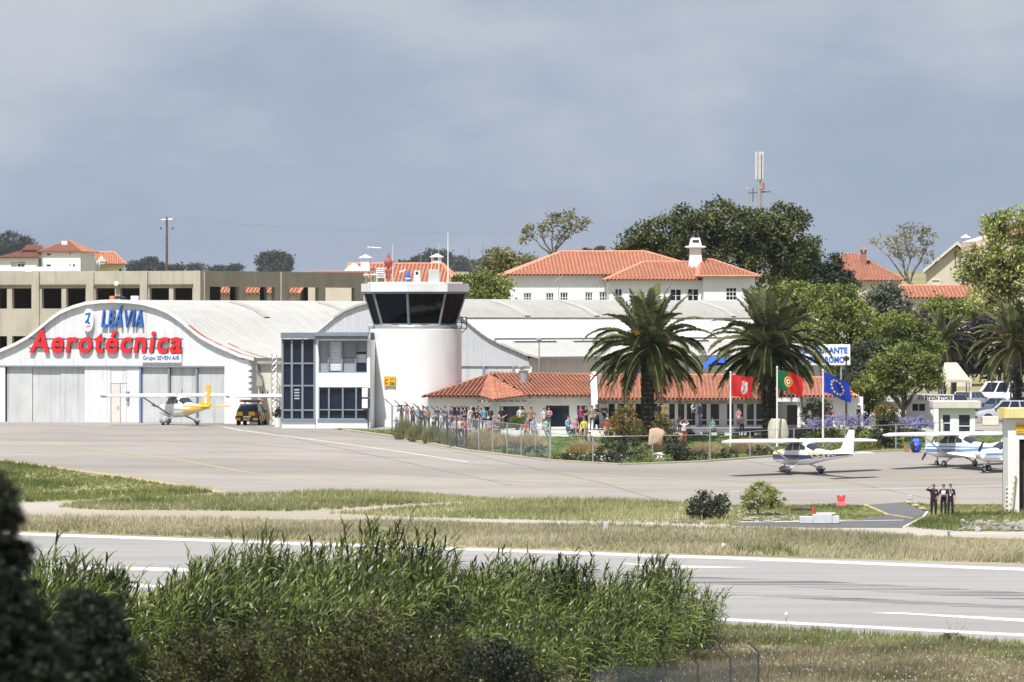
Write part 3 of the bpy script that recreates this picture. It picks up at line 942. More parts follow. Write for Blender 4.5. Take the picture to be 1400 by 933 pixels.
# second hangar: dark purlin lines, front panels, corner post
for o_ in (93, 133):
    kq = pts2[-1][0] / 194; u = o_ * kq
    w_ = np.interp(u, [p[0] for p in pts2], [p[1] for p in pts2])
    mb = MB(); mb.box(u - .06, u + .06, -.3, 57, w_ + .0, w_ + .11); mb.build('roof_lap', M_ROOFG, h2)
mb = MB()
for a, b in ((2, 9), (12, 17), (30, 36), (41, 50)):
    u = 140 * pts2[-1][0] / 194; w_ = np.interp(u, [p[0] for p in pts2], [p[1] for p in pts2])
    mb.box(u - .1, u + .1, a, b, w_ - .02, w_ + .09)
mb.build('skylight_strip', mat('skylight_dark', (.2, .21, .22), .4, .1, 3), h2)
U2 = lambda x: f2.u(x)
for a, b, mm in ((440, 500, M_DOORG), (501, 560, M_DOORG), (561, 620, M_DOORG), (621, 660.5, M_DOORG), (662, 701, M_DOORG), (703.5, 726, WHITE2)):
    mb = MB(); mb.box(U2(a), U2(b), .1, .22, 0, 3.88); mb.build('door_panel' if mm is M_DOORG else 'wall_panel', mm, h2)
for x in (661.2, 702.2):
    mb = MB(); mb.box(U2(x) - .08, U2(x) + .08, -.02, .12, 0, 3.9); mb.build('door_post', M_TRIM, h2)
mb = MB(); mb.tube([(U2(712), -.1, 3.9), (U2(742), 3, .6)], .12, 6); mb.build('brace', GREYC, h2)

# ---- lettering on the gable: each sign is its own thing
M_LRED = mat('sign_red', (.70, .02, .025), .35, .06, 2); M_LSIDE = mat('sign_red_side', (.16, .02, .09), .5, .1, 2)
M_LBLUE = mat('sign_blue', (.02, .13, .46), .35, .06, 2); M_LBSIDE = mat('sign_blue_side', (.015, .04, .16), .5, .1, 2)


def sign_letters(name, label, face, x0, x1, yb, yt, txt, mats, depth, shear, bold, y, space=1.0, capratio=1.0):
    """raised letters: front faces and returns; bottom row yb, top row yt in photo pixels"""
    wd = face.u(x1) - face.u(x0); h = (yb - yt) * (face.P.y) / F
    P, Fs = text_mesh(txt, wd, h, depth, shear, bold, space)
    e = thing(name, label, 'sign', (face.P.x + face.U.x * face.u(x0) + face.U.y * 0 - math.sin(face.yaw) * y, face.P.y + face.U.y * face.u(x0) + math.cos(face.yaw) * y, face.z0 + face.w(x0, yb)), face.yaw)
    mb = MB(); mb.add(P, Fs)
    ymin = P[:, 1].min()
    mb.m = [0 if all(abs(P[i][1] - ymin) < 1e-4 for i in f) else 1 for f in Fs]
    mb.build('lettering', mats, e)
    return e


s1 = sign_letters('hangar_sign', 'large red raised letters across the curved hangar gable', f1, 41.5, 250, 483, 451, 'Aerot\u00e9cnica', [M_LRED, M_LSIDE], .16, .16, .022, -.06, 1.12)
mb = MB(); mb.box(-.1, U(250) - U(41.5), .02, .07, .35, .42); mb.box(-.1, U(250) - U(41.5), .02, .07, 1.0, 1.06); mb.build('rail', M_TRIM, s1)
sign_letters('hangar_sign', 'blue slanted raised letters near the top of the hangar gable', f1, 140, 197.5, 448, 418, 'LE\u00c1VIA', [M_LBLUE, M_LBSIDE], .16, .22, .02, -.06, 1.12)
e = thing('hangar_sign', 'white oval disc with a blue numeral-like mark beside the blue letters', 'sign', (f1.P.x + f1.U.x * U(123), f1.P.y + f1.U.y * U(123), f1.z0 + f1.w(123, 438)), YAWH)
mb = MB(); a = [(.40 * math.cos(t) * 1.0, .80 * math.sin(t)) for t in np.linspace(0, 2 * PI, 29)[:-1]]; mb.prism(a, -.3, -.02)
mb.build('disc', mat('sign_white', (.8, .8, .82), .4, .05, 2), e)
mb = MB(); mb.prism([(-.2, .48), (.2, .55), (.22, .42), (-.04, -.2), (-.16, -.2), (.06, .40), (-.2, .36)], -.33, -.303); mb.prism([(-.12, .02), (.1, .06), (.08, -.05), (-.13, -.06)], -.33, -.304)
mb.prism([(-.26, -.05), (.0, -.02), (.2, -.22), (.08, -.3), (-.02, -.16), (-.2, -.2)], -.328, -.302); mb.build('emblem', M_LBLUE, e)
mb = MB(); mb.prism([(-.12, -.42), (.2, -.36), (.2, -.42), (-.12, -.48)], -.33, -.303); mb.build('underline', M_LRED, e)
e = thing('hangar_sign', 'small white board with thin blue lettering under the red letters', 'sign', (f1.P.x + f1.U.x * U(195), f1.P.y + f1.U.y * U(195), f1.z0 + f1.w(195, 496)), YAWH)
wd = U(249) - U(195)
mb = MB(); mb.bbox(0, wd, -.16, -.01, 0, .62, .02); mb.build('board', MATS['sign_white'], e)
P, Fs = text_mesh('Grupo SEVEN AIR', wd * .93, .40, .02, 0, .015); mb = MB(); mb.add(P + np.array([wd * .035, -.165, .09]), Fs); mb.build('lettering', M_LBLUE, e)
# things on the hangar ridge
e = thing('warning_light_rack', 'dark lamp rack with orange case on top of the lettered hangar', 'lamp', (f1.P.x + f1.U.x * U(137) + .6, f1.P.y + f1.U.y * U(137) + 2.5, f1.z0 + 8.3), YAWH)
mb = MB(); mb.bbox(0, .38, -.2, .2, .05, .55, .03); mb.build('case', mat('orange_case', (.6, .2, .08), .6, .1, 2), e)
mb = MB()
for i in range(3):
    mb.tube([(.55 + i * .22, 0, .05), (.55 + i * .22, 0, .45)], .025, 6); mb.tube([(.55 + i * .22, -.12, .48), (.55 + i * .22, .12, .42)], .1, 10)
mb.tube([(.4, 0, .28), (1.3, 0, .18)], .03, 6); mb.tube([(.85, .1, .1), (.85, .1, .85)], .02, 6); mb.tube([(1.0, 0, .1), (1.25, 0, .4)], .03, 6)
mb.build('lamp_row', DARK, e)
e = thing('floodlight', 'white boxy floodlight on the hangar ridge right of the dark rack', 'lamp', (f1.P.x + f1.U.x * U(170) + .4, f1.P.y + f1.U.y * U(170) + 2, f1.z0 + 8.3), YAWH)
mb = MB(); mb.bbox(0, .55, -.15, .15, .12, .55, .04); mb.tube([(.27, 0, -.1), (.27, 0, .14)], .04, 6); mb.build('housing', WMET, e)
mb = MB(); mb.box(.06, .28, -.17, -.152, .15, .3); mb.build('lens', mat('orange_lens', (.6, .25, .12), .4, .1, 2), e)

# ------------------------------------------------------------------ little buildings between hangar and annex
f = Face(352, 547.9, rad(-4)); e = f.empty('utility_shed', 'small cream shed tucked between hangar corner and glazed stairs', 'shed')
mb = MB(); wall_open(mb, f.u(353), f.u(392), 0, f.w(360, 498), 0, .2, [(f.u(356.5), f.u(361.5), f.w(358, 545), f.w(358, 534)), (f.u(363.5), f.u(368), f.w(358, 546), f.w(358, 534))])
mb.box(f.u(353), f.u(392), .2, 1.3, 0, f.w(360, 499)); mb.build('wall', CREAM, e)
mb = MB(); mb.box(f.u(352), f.u(394), -.3, 1.5, f.w(360, 498) + .002, f.w(360, 494)); mb.build('roof', GREYC, e)
window(e, f.u(356.5), f.u(361.5), f.w(358, 545), f.w(358, 534), .08, 1)
window(e, f.u(363.5), f.u(368), f.w(358, 546), f.w(358, 534), .08, 1)
mb = MB(); mb.box(f.u(353), f.u(361), -1.2, -.01, f.w(350, 528), f.w(350, 522)); mb.prism([(f.u(353), f.w(350, 521.9)), (f.u(361), f.w(350, 521.9)), (f.u(359), f.w(350, 513)), (f.u(352), f.w(350, 507)), (f.u(353), f.w(350, 496))], -1.0, -.05); mb.build('lean_to', GREYC, e)
e = thing('lattice_mast', 'slim galvanised lattice mast beside the cream shed', 'mast', (Xd(374, 546.9), 546.9, gz(546.9)))
mb = MB(); H = 4.9
for a in range(3):
    x, y = .22 * math.cos(a * 2.094), .22 * math.sin(a * 2.094); mb.tube([(x, y, 0), (x, y, H)], .03, 5)
    x2, y2 = .22 * math.cos(a * 2.094 + 2.094), .22 * math.sin(a * 2.094 + 2.094)
    for i in range(12): mb.tube([(x, y, i * H / 12), (x2, y2, (i + 1) * H / 12)], .016, 4)
mb.build('lattice', STEEL, e)

# ------------------------------------------------------------------ annex with glazed stairs
fa = Face(385, 538.5, rad(-6)); an = fa.empty('tower_annex', 'white two storey annex with tall dark glazed stairwell at its left', 'building')
u = fa.u; wv = lambda y: fa.w(430, y)
xg = [u(387.5), u(399.5), u(413.5), u(429.5)]
mb = MB(); mb.box(u(385), u(431), 0.0, 3.5, 0, wv(574.5)); mb.build('plinth', WHITE2, an)
mb = MB(); mb.box(u(384.8), u(431.2), -.12, -.004, wv(576), wv(572.5)); mb.build('sill', BLUEG, an)
mb = MB(); mb.box(u(385.8), u(430), .12, 3.5, wv(574.5) + .003, wv(464)); mb.build('stair_glazing', GLASSB, an)
mb = MB()
for x in (386.2, 399, 413.5, 430): mb.box(u(x) - .07, u(x) + .07, -.02, .118, wv(574.4), wv(463.5))
for yy in (561, 527.5, 497): mb.box(u(386.2) + .07, u(430) - .07, .0, .117, wv(yy) - .05, wv(yy) + .05)
mb.build('stair_mullion', BLUEG, an)
mb = MB(); mb.box(u(384.3), u(431.5), -.22, 3.6, wv(463), wv(455)); mb.build('stair_fascia', mat('slate_fascia', (.16, .19, .24), .5, .08, 2), an)
# things seen through the glazing: blinds / papers on the middle bay
mb = MB()
for i in range(4): mb.box(u(402), u(409), .09, .118, wv(534 + i * 4), wv(532.2 + i * 4))
mb.build('stair_notice', mat('pale_paper', (.42, .47, .52), .6, .1, 2), an)
# two-storey block
bx0, bx1 = u(431.6), u(506)
h_up, h_lo = (u(435.5), u(502), wv(510), wv(466)), (u(435.5), u(503), wv(573.5), wv(529.5))
mb = MB(); wall_open(mb, bx0, bx1, 0, wv(464.5), 0, .3, [h_up, h_lo]); mb.box(bx0, bx1, .5, 3.5, 0, wv(465)); mb.build('wall', WHITE2, an)
mb = MB(); mb.box(u(432), u(504), -.55, -.003, wv(464.2), wv(459.5)); mb.box(u(431.7), u(504), -.75, .3, wv(459.4), wv(456)); mb.box(u(431.7), u(504), -.6, 3.5, wv(455.9), wv(454.6)); mb.build('fascia', BLUEG, an)
win = MB()
def glazing(rect, cols, rowy, sillmat=BLUEG):
    x0, x1, z0, z1 = rect
    mb = MB(); t = .07
    mb.box(x0, x1, .05, .2, z0, z0 + t); mb.box(x0, x1, .05, .2, z1 - t, z1)
    for x in cols: mb.box(x - .055, x + .055, .04, .2, z0 + t, z1 - t)
    for z in rowy: mb.box(x0, x1, .06, .19, z - .04, z + .04)
    o = mb.build('window', BLUEG, an)
    p = MB(); p.box(x0, x1, .22, .25, z0, z1); p.build('pane', GLASSB, o)
    return o
o = glazing(h_up, [u(435.7), u(449), u(467.5), u(486), u(501.8)], [])
M_BLW = mat('white_blind', (.72, .73, .76), .7, .06, 3); M_BLG = mat('grey_blind', (.30, .31, .34), .7, .06, 3)
def blind(x0, x1, ya, yb, m, par):
    mb = MB(); z = wv(yb)
    while z < wv(ya) - .03:
        mb.box(u(x0), u(x1), .205, .218, z, z + .075); z += .095
    mb.build('blind', m, par)
blind(450, 466.5, 467, 507, M_BLW, o); blind(468.5, 485, 467, 489, M_BLG, o); blind(487, 501, 484, 496, M_BLW, o); blind(487, 501, 467, 481, M_BLG, o)
mb = MB(); mb.box(u(436.5), u(448), .203, .22, wv(509), wv(467)); mb.build('panel', M_BLG, o)
mb = MB(); mb.box(u(468.5), u(485), .203, .22, wv(509), wv(490)); mb.build('panel', M_BLG, o)
o = glazing(h_lo, [u(435.7), u(449.5), u(468.5), u(486.8), u(502.8)], [wv(560.5)])
mb = MB(); mb.box(u(434), u(504), -.08, -.002, wv(576), wv(573.4)); mb.build('sill', BLUEG, an)
for yy in (530.5, 545.5):
    mb = MB(); mb.bbox(u(496), u(504), -.5, -.02, wv(yy + 13), wv(yy), .04); o = mb.build('air_conditioner', WMET, an)
    mb = MB(); mb.tube([(u(505), -.2, wv(yy + 12)), (u(505.5), -.2, wv(yy))], .05, 6); mb.build('bracket', DARK, o)
mb = MB(); mb.tube([(u(503.5), -.1, 0.05), (u(503.5), -.1, wv(530))], .04, 6); mb.build('downpipe', DARK, an)

# ------------------------------------------------------------------ control tower
TD = 542.4; tx = Xd(567.5, TD); tz = gz(539.2)
tw = thing('control_tower', 'round white control tower with slanted dark cab windows', 'control tower', (tx, TD, tz))
k = (TD - 3) / F; tzh = lambda y: (YH - y) * k - tz
R = 64 * k
mb = MB(); mb.lathe([(R, -.1), (R, tzh(450.5)), (R - .15, tzh(450))], 64); mb.build('shaft', mat('tower_white', (.80, .805, .80), .75, .06, .6, streak=.22, bump=.05), tw, smooth=True)
mb = MB(); mb.lathe([(R - .35, tzh(451)), (R - .3, tzh(445)), (R - .45, tzh(444.6))], 40); mb.build('cab_base', GREYC, tw)
A0 = [(-53 + 45 * i) for i in range(8)]
def ring(r, z): return [(r * math.sin(rad(a)), -r * math.cos(rad(a)), z) for a in A0]
rb_, rt_ = 56 * k, 70.5 * k
zb, zt = tzh(444.5), tzh(400.2)
B, T = ring(rb_, zb), ring(rt_, zt)
for i in range(8):
    j = (i + 1) % 8
    mb = MB()
    b0, b1, t0, t1 = [Vector(q) for q in (B[i], B[j], T[i], T[j])]
    mb.add([b0, b1, t1, t0], [(0, 1, 2, 3)]); mb.build('cab_window', CLEAR, tw)
mb = MB()
for i in range(8): mb.tube([B[i], T[i]], .09, 6)
for q in (B, T): mb.tube(q + [q[0]], .09, 6)
mb.build('cab_mullion', BLUEG, tw)
mb = MB(); mb.slab([(x, y) for x, y, _ in ring(75 * k, 0)], zt + .06, zt + .62); mb.slab([(x, y) for x, y, _ in ring(66 * k, 0)], zt + .622, zt + .72); mb.build('cab_roof', mat('roof_slab_white', (.72, .72, .71), .8, .08, 1, streak=.15), tw)
mb = MB(); mb.lathe([(rb_ - .1, zb - .02), (rb_ - .1, zb + .05)], 24); mb.build('cab_floor', mat('cab_floor', (.04, .035, .03), .8, .2, 2), tw)
mb = MB(); mb.lathe([(rt_ - .25, zt - .06), (rt_ - .25, zt - .02)], 24); mb.build('cab_ceiling', mat('cab_ceiling', (.09, .07, .06), .8, .2, 2), tw)
mb = MB(); mb.box(.0, 1.3, .6, 1.5, zb, zt - .1); mb.box(-2.0, -.2, 1.2, 1.6, zb, zt - .1); mb.box(1.4, 2.2, .3, 1.2, zb, zt - .1); mb.build('cab_core', mat('brown_panel', (.16, .06, .035), .6, .2, 2), tw)
mb = MB(); mb.box(-1.7, 1.7, -1.9, -1.2, zb + .05, zb + .75); mb.build('console', DARK, tw)
mb = MB(); mb.box(1.05, 1.4, .2, .5, zb + .6, zb + 1.5); mb.build('cab_notice', mat('pale_notice', (.55, .45, .35), .7, .1, 2), tw)
mb = MB(); rr = R - .08
for i in range(24):
    a = rad(-100 + i * 200 / 23); 
pl = [(rr * math.sin(rad(a)), -rr * math.cos(rad(a)), tzh(446.2)) for a in range(-110, 111, 10)]
mb.tube(pl, .03, 5)
for p in pl[::2]: mb.tube([(p[0], p[1], tzh(450.5)), p], .025, 5)
mb.build('railing', STEEL, tw)
mb = MB(); x0, x1 = 57 * k, 71 * k
for z in (tzh(434), tzh(441), tzh(449)): mb.tube([(x0, -.2, z), (x1, -.2, z)], .03, 5); mb.tube([(x0, .7, z), (x1, .7, z)], .03, 5); mb.tube([(x1, -.2, z), (x1, .7, z)], .03, 5)
for x in (x0, (x0 + x1) / 2, x1): mb.tube([(x, -.2, tzh(449)), (x, -.2, tzh(434))], .03, 5); mb.tube([(x, .7, tzh(449)), (x, .7, tzh(434))], .03, 5)
mb.tube([(x1, 0, tzh(449)), (x1 - .35, 0, tzh(456))], .03, 5); mb.build('side_balcony', DARK, tw)
mb = MB(); mb.bbox(-64.5 * k, -57 * k, -.9, -.3, tzh(450), tzh(444), .05); mb.build('camera_box', STEEL, tw)
# yellow plate
mb = MB(); a = rad(-31); 
e = thing('tower_sign', 'yellow plate with black letter and figures on the round tower', 'sign', (tx + R * math.sin(a), TD - R * math.cos(a), tz + tzh(528.5)), rad(-31) * 1.0)
mb.bbox(-.45, .45, -.12, -.03, 0, .68, .015); mb.build('plate', mat('sign_amber', (.72, .40, .03), .5, .06, 3), e)
mb = MB()
for t, wd_, hh, xx, zz in (('C', .2, .34, -.36, .14), ('S.T', .26, .1, .08, .44), ('326', .36, .22, .04, .08)):
    P, Fs = text_mesh(t, wd_, hh, .012, 0, .02); mb.add(P + np.array([xx, -.122, zz]), Fs)
mb.build('lettering', BLACK, e)
# roof gear
zr_ = tz + zt + .72
def on_roof(x, name, label, cat, dy=0): return thing(name, label, cat, (Xd(x, TD), TD + dy, zr_))
e = on_roof(531.5, 'obstruction_beacon', 'rust red lantern beacon on a short post atop the tower', 'beacon', -1.2)
mb = MB(); mb.tube([(-.07, 0, -.1), (-.07, 0, .65)], .05, 6); mb.tube([(.07, 0, -.1), (.07, 0, .65)], .05, 6); mb.build('post', M_RUST, e)
mb = MB(); mb.bbox(-.26, .26, -.2, .2, .6, .86, .03); mb.ell((0, 0, 1.32), (.30, .30, .26), 14, 8); mb.lathe([(.02, .88), (.22, 1.1), (.3, 1.3)], 12); mb.lathe([(.26, 1.45), (.1, 1.62), (.05, 1.95), (.01, 2.0)], 12)
mb.build('lantern', mat('beacon_red', (.36, .07, .05), .6, .2, 2), e)
e = on_roof(558.5, 'blue_lamp', 'small blue domed lamp with white band on the tower roof', 'lamp', -1)
mb = MB(); mb.lathe([(.16, -.05), (.17, .35), (.13, .55), (.03, .72), (.02, .85)], 14); mb.build('dome', BLUE, e, smooth=True)
mb = MB(); mb.lathe([(.175, .2), (.175, .28)], 14); mb.build('band', WMET, e)
e = on_roof(570.5, 'vent_cowl', 'cream box vent on the tower roof beside blue lamp', 'vent', -.9)
mb = MB(); mb.bbox(-.22, .22, -.2, .2, -.03, .78, .03); mb.build('body', CREAM, e); mb = MB(); mb.box(-.1, .08, -.215, -.202, .5, .7); mb.build('slot', BLACK, e)
e = on_roof(593.5, 'equipment_cabinet', 'square grey cabinet on the right of the tower roof', 'cabinet', -.5)
mb = MB(); mb.bbox(-.38, .38, -.3, .3, -.03, .85, .03); mb.build('body', mat('cabinet_grey', (.42, .45, .43), .6, .1, 2), e)
mb = MB(); mb.tube([(-.1, 0, .82), (-.1, 0, 1.05)], .03, 6); mb.build('antenna', M_RUST, e)
for i, (x, yt, rr) in enumerate(((537, 336, .016), (550.5, 366, .025), (575.5, 341, .022), (590, 347, .014), (600, 348, .015), (612.5, 320, .035), (599.5, 334, .013))):
    lb = ('thin pale whip aerial behind the red beacon', 'short mast with cross arm on the tower roof', 'slim grey whip aerial beside the cream vent', 'hair thin aerial just left of the grey cabinet', 'thin aerial just right of the grey cabinet', 'tallest white pole aerial at the right of the tower roof', 'long thin whip aerial behind the grey cabinet')[i]
    e = on_roof(x, 'antenna', lb, 'antenna', -.2 if i != 6 else .8); h = (388.5 - yt) * k
    mb = MB(); mb.tube([(0, 0, -.1), (0, 0, h)], [rr * 1.5, rr * .6], 6)
    if i == 1: mb.tube([(-.22, 0, h * .6), (.22, 0, h * .75)], .025, 5); mb.tube([(0, -.1, h), (0, .1, h)], .05, 6)
    mb.build('mast', STEEL if i in (1, 2) else WMET, e)
for i, x in enumerate((506.5, 521)):
    e = on_roof(x, 'wind_instrument', ('wind instrument with red and black arms at the roof left edge', 'white louvred instrument screen near the red beacon')[i], 'instrument', -.4)
    mb = MB()
    if i == 0:
        for dx in (-.3, .05, .3): mb.tube([(dx, 0, -.05), (dx, 0, .75)], .035, 6); mb.tube([(dx - .12, 0, .5), (dx + .12, 0, .5)], .05, 6)
        mb.tube([(-.45, 0, .45), (.45, 0, .5)], .03, 6); mb.build('mast', [STEEL], e)
        m2 = MB(); m2.tube([(-.1, 0, .47), (.02, 0, .48)], .075, 8); m2.build('cup', RED, e)
    else:
        for s in (-.28, .28): mb.tube([(s, 0, -.05), (s, 0, .95)], .03, 6)
        for z in (.3, .45, .6, .75, .9): mb.box(-.28, .28, -.05, .05, z, z + .07)
        mb.build('screen', WMET, e)

# ------------------------------------------------------------------ unfinished concrete building behind
fc = Face(275, 625, YAWH); cb = fc.empty('unfinished_building', 'unfinished concrete building with rows of empty openings above the hangar', 'building')
z0 = fc.z0; kc = 625 / F
hz = lambda y: (YH - y) * kc - z0
lenL = abs(fc.u(-260)); lenR = 31.5
uo = [(fc.u(a), fc.u(b)) for a, b in ((-120, -95), (-82, -56), (-45, -18), (-16, 9.5), (16.5, 43), (57, 84), (90.5, 117), (130.5, 157), (164, 191), (204.5, 231), (237, 263))]
mb = MB()
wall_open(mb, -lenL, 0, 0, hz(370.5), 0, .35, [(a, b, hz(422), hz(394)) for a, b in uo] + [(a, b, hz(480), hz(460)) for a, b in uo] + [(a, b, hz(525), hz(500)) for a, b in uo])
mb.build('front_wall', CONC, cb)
mb = MB()
for x in (-55, -5, 49.5, 124, 197.5): mb.box(fc.u(x) - .33, fc.u(x) + .33, -.16, -.003, 0, hz(370.5) - .1)
mb.box(-.55, .02, -.2, -.004, 0, hz(370.2)); mb.build('pilaster', CONC, cb)
mb = MB()
for a, b in ((-50, -10), (0, 45), (54, 120), (129, 193), (203, 264)): mb.box(fc.u(a), fc.u(b), -.13, -.002, hz(390.8), hz(388.8))
mb.build('lintel_groove', mat('groove_dark', (.12, .1, .08), .9, .2, 2), cb)
M_CONC_SHADE = mat('shaded_concrete', (.36, .31, .25), .9, .14, .5, bump=.3, bscale=5, streak=.35)  # darker copy of the concrete; the right face's shade is in its colour
# right-hand face, along local +y from the corner
def vR(x): # pixel column on the right face -> local y
    kx = (x - 700) / F; V = Vector((-math.sin(YAWH), math.cos(YAWH)))
    return (kx * fc.P.y - fc.P.x) / (V.x - kx * V.y)
ho = [(vR(a), vR(b)) for a, b in ((287, 327), (336, 376), (396, 435.5), (445, 485))]
tmp = MB(); wall_open(tmp, .36, vR(497), 0, hz(370.5), 0, .3, [(a, b, hz(412.5), hz(392)) for a, b in ho])
rw = MB(); rw.add([(-y, x, z) for x, y, z in tmp.v], [f_ for f_ in tmp.f]); rw.build('right_wall', M_CONC_SHADE, cb)
mb = MB(); yv = vR(387); mb.box(-.0, .14, yv - .5, yv + .5, 0, hz(370.8)); mb.box(0.003, .14, .4, 1.1, 0, hz(370.8)); mb.build('pilaster', M_CONC_SHADE, cb)
mb = MB(); mb.box(-lenL, -.36, .36, vR(497), hz(372.2), hz(371)); mb.build('roof_slab', GREYC, cb)
mb = MB(); mb.box(-lenL, -.36, .36, vR(497), hz(426), hz(423)); mb.box(-lenL, -.36, .36, vR(497), hz(486), hz(483)); mb.build('floor_slab', GREYC, cb)
mb = MB(); mb.box(-lenL, -1.2, 5.5, 5.7, 0, hz(373)); mb.build('inner_wall', mat('unlit_inner_dark', (.10, .09, .08), .9, .2, 2), cb)  # added wall; dark colour stands for the unlit inside behind the openings
mb = MB()
for i in range(5): mb.box(-9 + .2, -8.4, 6 + i * 5.4, 6.5 + i * 5.4, 0, hz(373))
mb.build('column', GREYC, cb)
e = thing('round_lamp', 'round white lamp dish on the concrete facade above hangar', 'lamp', (fc.P.x + fc.U.x * fc.u(161.5), fc.P.y + fc.U.y * fc.u(161.5), z0 + hz(388)), YAWH)
mb = MB(); mb.ell((0, -.3, 0), (.22, .12, .22), 12, 8); mb.tube([(0, -.2, 0), (0, .03, 0)], .05, 6); mb.build('dish', WMET, e)
# ------------------------------------------------------------------ terminal: low building with clay roof
tb = thing('terminal_building', 'long low white terminal with orange clay tile roof', 'building', (0, 0, 0))
gt = gz(538)
def tp(x, y, d): return Vector((Xd(x, d), d, Zd(y, d)))
zE = Zd(542.5, 537.5); zR = Zd(512.5, 545)
def at(x, d, z): return Vector((Xd(x, d), d, z))
E = [at(578, 537.2, zE), at(657, 536.6, zE), at(674, 535.0, zE - .22), at(719, 537.2, zE + .05), at(812, 538.2, zE + .02)]
Rr = [at(668, 544.0, zR), at(719, 544.4, zR), at(811, 545.0, zR)]
mb = MB()
tile_face(mb, [E[0], E[1], Rr[0]]); tile_face(mb, [E[1], E[2], Rr[0]]); tile_face(mb, [E[2], E[3], Rr[0]])
tile_face(mb, [E[3], E[4], Rr[2], Rr[0]])
bk = [at(640, 549, zE), at(812, 556, zE)]
mb.add([bk[1], bk[0], Rr[0], Rr[2]], [(0, 1, 2, 3)], 1); mb.add([bk[0], E[0], Rr[0]], [(0, 1, 2)], 1)
for p, q in ((E[0], Rr[0]), (E[2], Rr[0]), (Rr[0], Rr[1]), (Rr[1], Rr[2])): ridge(mb, p, q, .1)
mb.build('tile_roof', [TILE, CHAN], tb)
# right wing roof
ze2 = Zd(546, 536.8); zr2 = Zd(513.5, 545)
E2 = [at(818, 537.0, ze2), at(1064, 537.0, ze2)]; R2 = [at(818, 545.5, zr2), at(1072, 545.5, zr2)]
mb = MB(); tile_face(mb, [E2[0], E2[1], R2[1], R2[0]]); mb.add([at(1064, 554, ze2), at(818, 554, ze2), R2[0], R2[1]], [(0, 1, 2, 3)], 1)
E3 = [at(1064.5, 540.5, Zd(542, 540.5)), at(1172, 540.5, Zd(543, 540.5))]; R3 = [at(1064.5, 547, Zd(516, 547)), at(1128, 547, Zd(517, 547))]
tile_face(mb, [E3[0], E3[1], R3[1], R3[0]]); tile_face(mb, [E3[1], at(1172, 552, Zd(543, 540.5)), R3[1]])
ridge(mb, R2[0], R2[1], .1); ridge(mb, R3[0], R3[1], .1); ridge(mb, E3[1], R3[1], .1)
mb.build('tile_roof', [TILE_P, CHAN_P], tb)
# walls, left wing: follow the eave, set in
W_ = [at(585, 537.9, 0), at(657, 537.4, 0), at(674, 536.0, 0), at(719, 538.0, 0), at(811, 539.0, 0)]
holes = {1: [], 0: [(616.5, 650.5, 591, 555.5)], 2: [(683, 717.5, 589.5, 554.5)], 3: [(745.5, 779.5, 586, 553.5), (788, 804.5, 590, 553.5)]}
holes[1] = [(660.5, 670.5, 590, 555)]
for i in range(4):
    a, b = W_[i], W_[i + 1]
    yaw = math.atan2(b.y - a.y, b.x - a.x); Lw = (b.xy - a.xy).length
    fw = Face(700, 500, yaw); fw.P = a.xy.copy(); fw.z0 = gt
    hs = [(fw.u(x0), fw.u(x1), fw.w(x0, y0), fw.w(x0, y1)) for x0, x1, y0, y1 in holes[i]]
    m1 = MB(); top = min(E[i].z, E[i + 1].z) - gt + .02
    wall_open(m1, 0, Lw, -.3, top, 0, .25, hs)
    tL, tR = E[i].z - gt - .02, E[i + 1].z - gt - .02
    m1.prism([(0, top + .001), (Lw, top + .001), (Lw, max(tR, top + .002)), (0, max(tL, top + .002))], .0, .25)
    o = m1.build('wall', WHITE, tb); o.location = (a.x, a.y, gt); o.rotation_euler = (0, 0, yaw)
    for h in hs:
        ww = window(tb, h[0], h[1], h[2], h[3], .10, 1, 1, .06, WMET, GLASS)
        ww.location = (a.x, a.y, gt); ww.rotation_euler = (0, 0, yaw)
    # rafters under the eave
    r1 = MB()
    for q in np.arange(.3, Lw - .1, .6): r1.box(q - .05, q + .05, -.42, -.003, top - .16, top - .03)
    r2 = r1.build('rafter', CREAM, tb); r2.location = (a.x, a.y, gt); r2.rotation_euler = (0, 0, yaw)
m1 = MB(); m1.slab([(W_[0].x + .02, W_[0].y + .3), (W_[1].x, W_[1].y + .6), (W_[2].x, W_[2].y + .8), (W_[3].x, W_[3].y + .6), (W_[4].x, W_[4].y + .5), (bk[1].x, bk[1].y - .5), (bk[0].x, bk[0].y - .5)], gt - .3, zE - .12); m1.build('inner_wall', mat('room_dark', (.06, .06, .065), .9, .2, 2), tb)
# chimney pot
m1 = MB(); c = at(716, 541.5, 0); zc0, zc1 = Zd(526, 541.5), Zd(508, 541.5)
m1.lathe([(.30, zc0 - .4), (.30, zc1)], 14, (c.x, c.y)); m1.lathe([(.36, zc1 + .004), (.36, zc1 + .08)], 14, (c.x, c.y)); m1.tube([(c.x - .12, c.y, zc1), (c.x - .12, c.y, zc1 + .2)], .03, 5); m1.tube([(c.x + .12, c.y, zc1), (c.x + .12, c.y, zc1 + .2)], .03, 5)
m1.build('chimney', STEEL, tb)
# fire wall between the wings
m1 = MB(); xa, xb = Xd(808.5, 536.4), Xd(817, 536.4)
pz = [(536.4, gt), (536.4, ze2 - .05), (537.2, ze2 + .42), (546, zr2 + .25), (553, ze2), (553, gt)]
vs = [(xa, y, z) for y, z in pz] + [(xb, y, z) for y, z in pz]; n = len(pz)
m1.add(vs, [tuple(range(n))[::-1], tuple(range(n, 2 * n))] + [(i, (i + 1) % n, (i + 1) % n + n, i + n) for i in range(n)]); m1.build('fire_wall', WHITE2, tb)
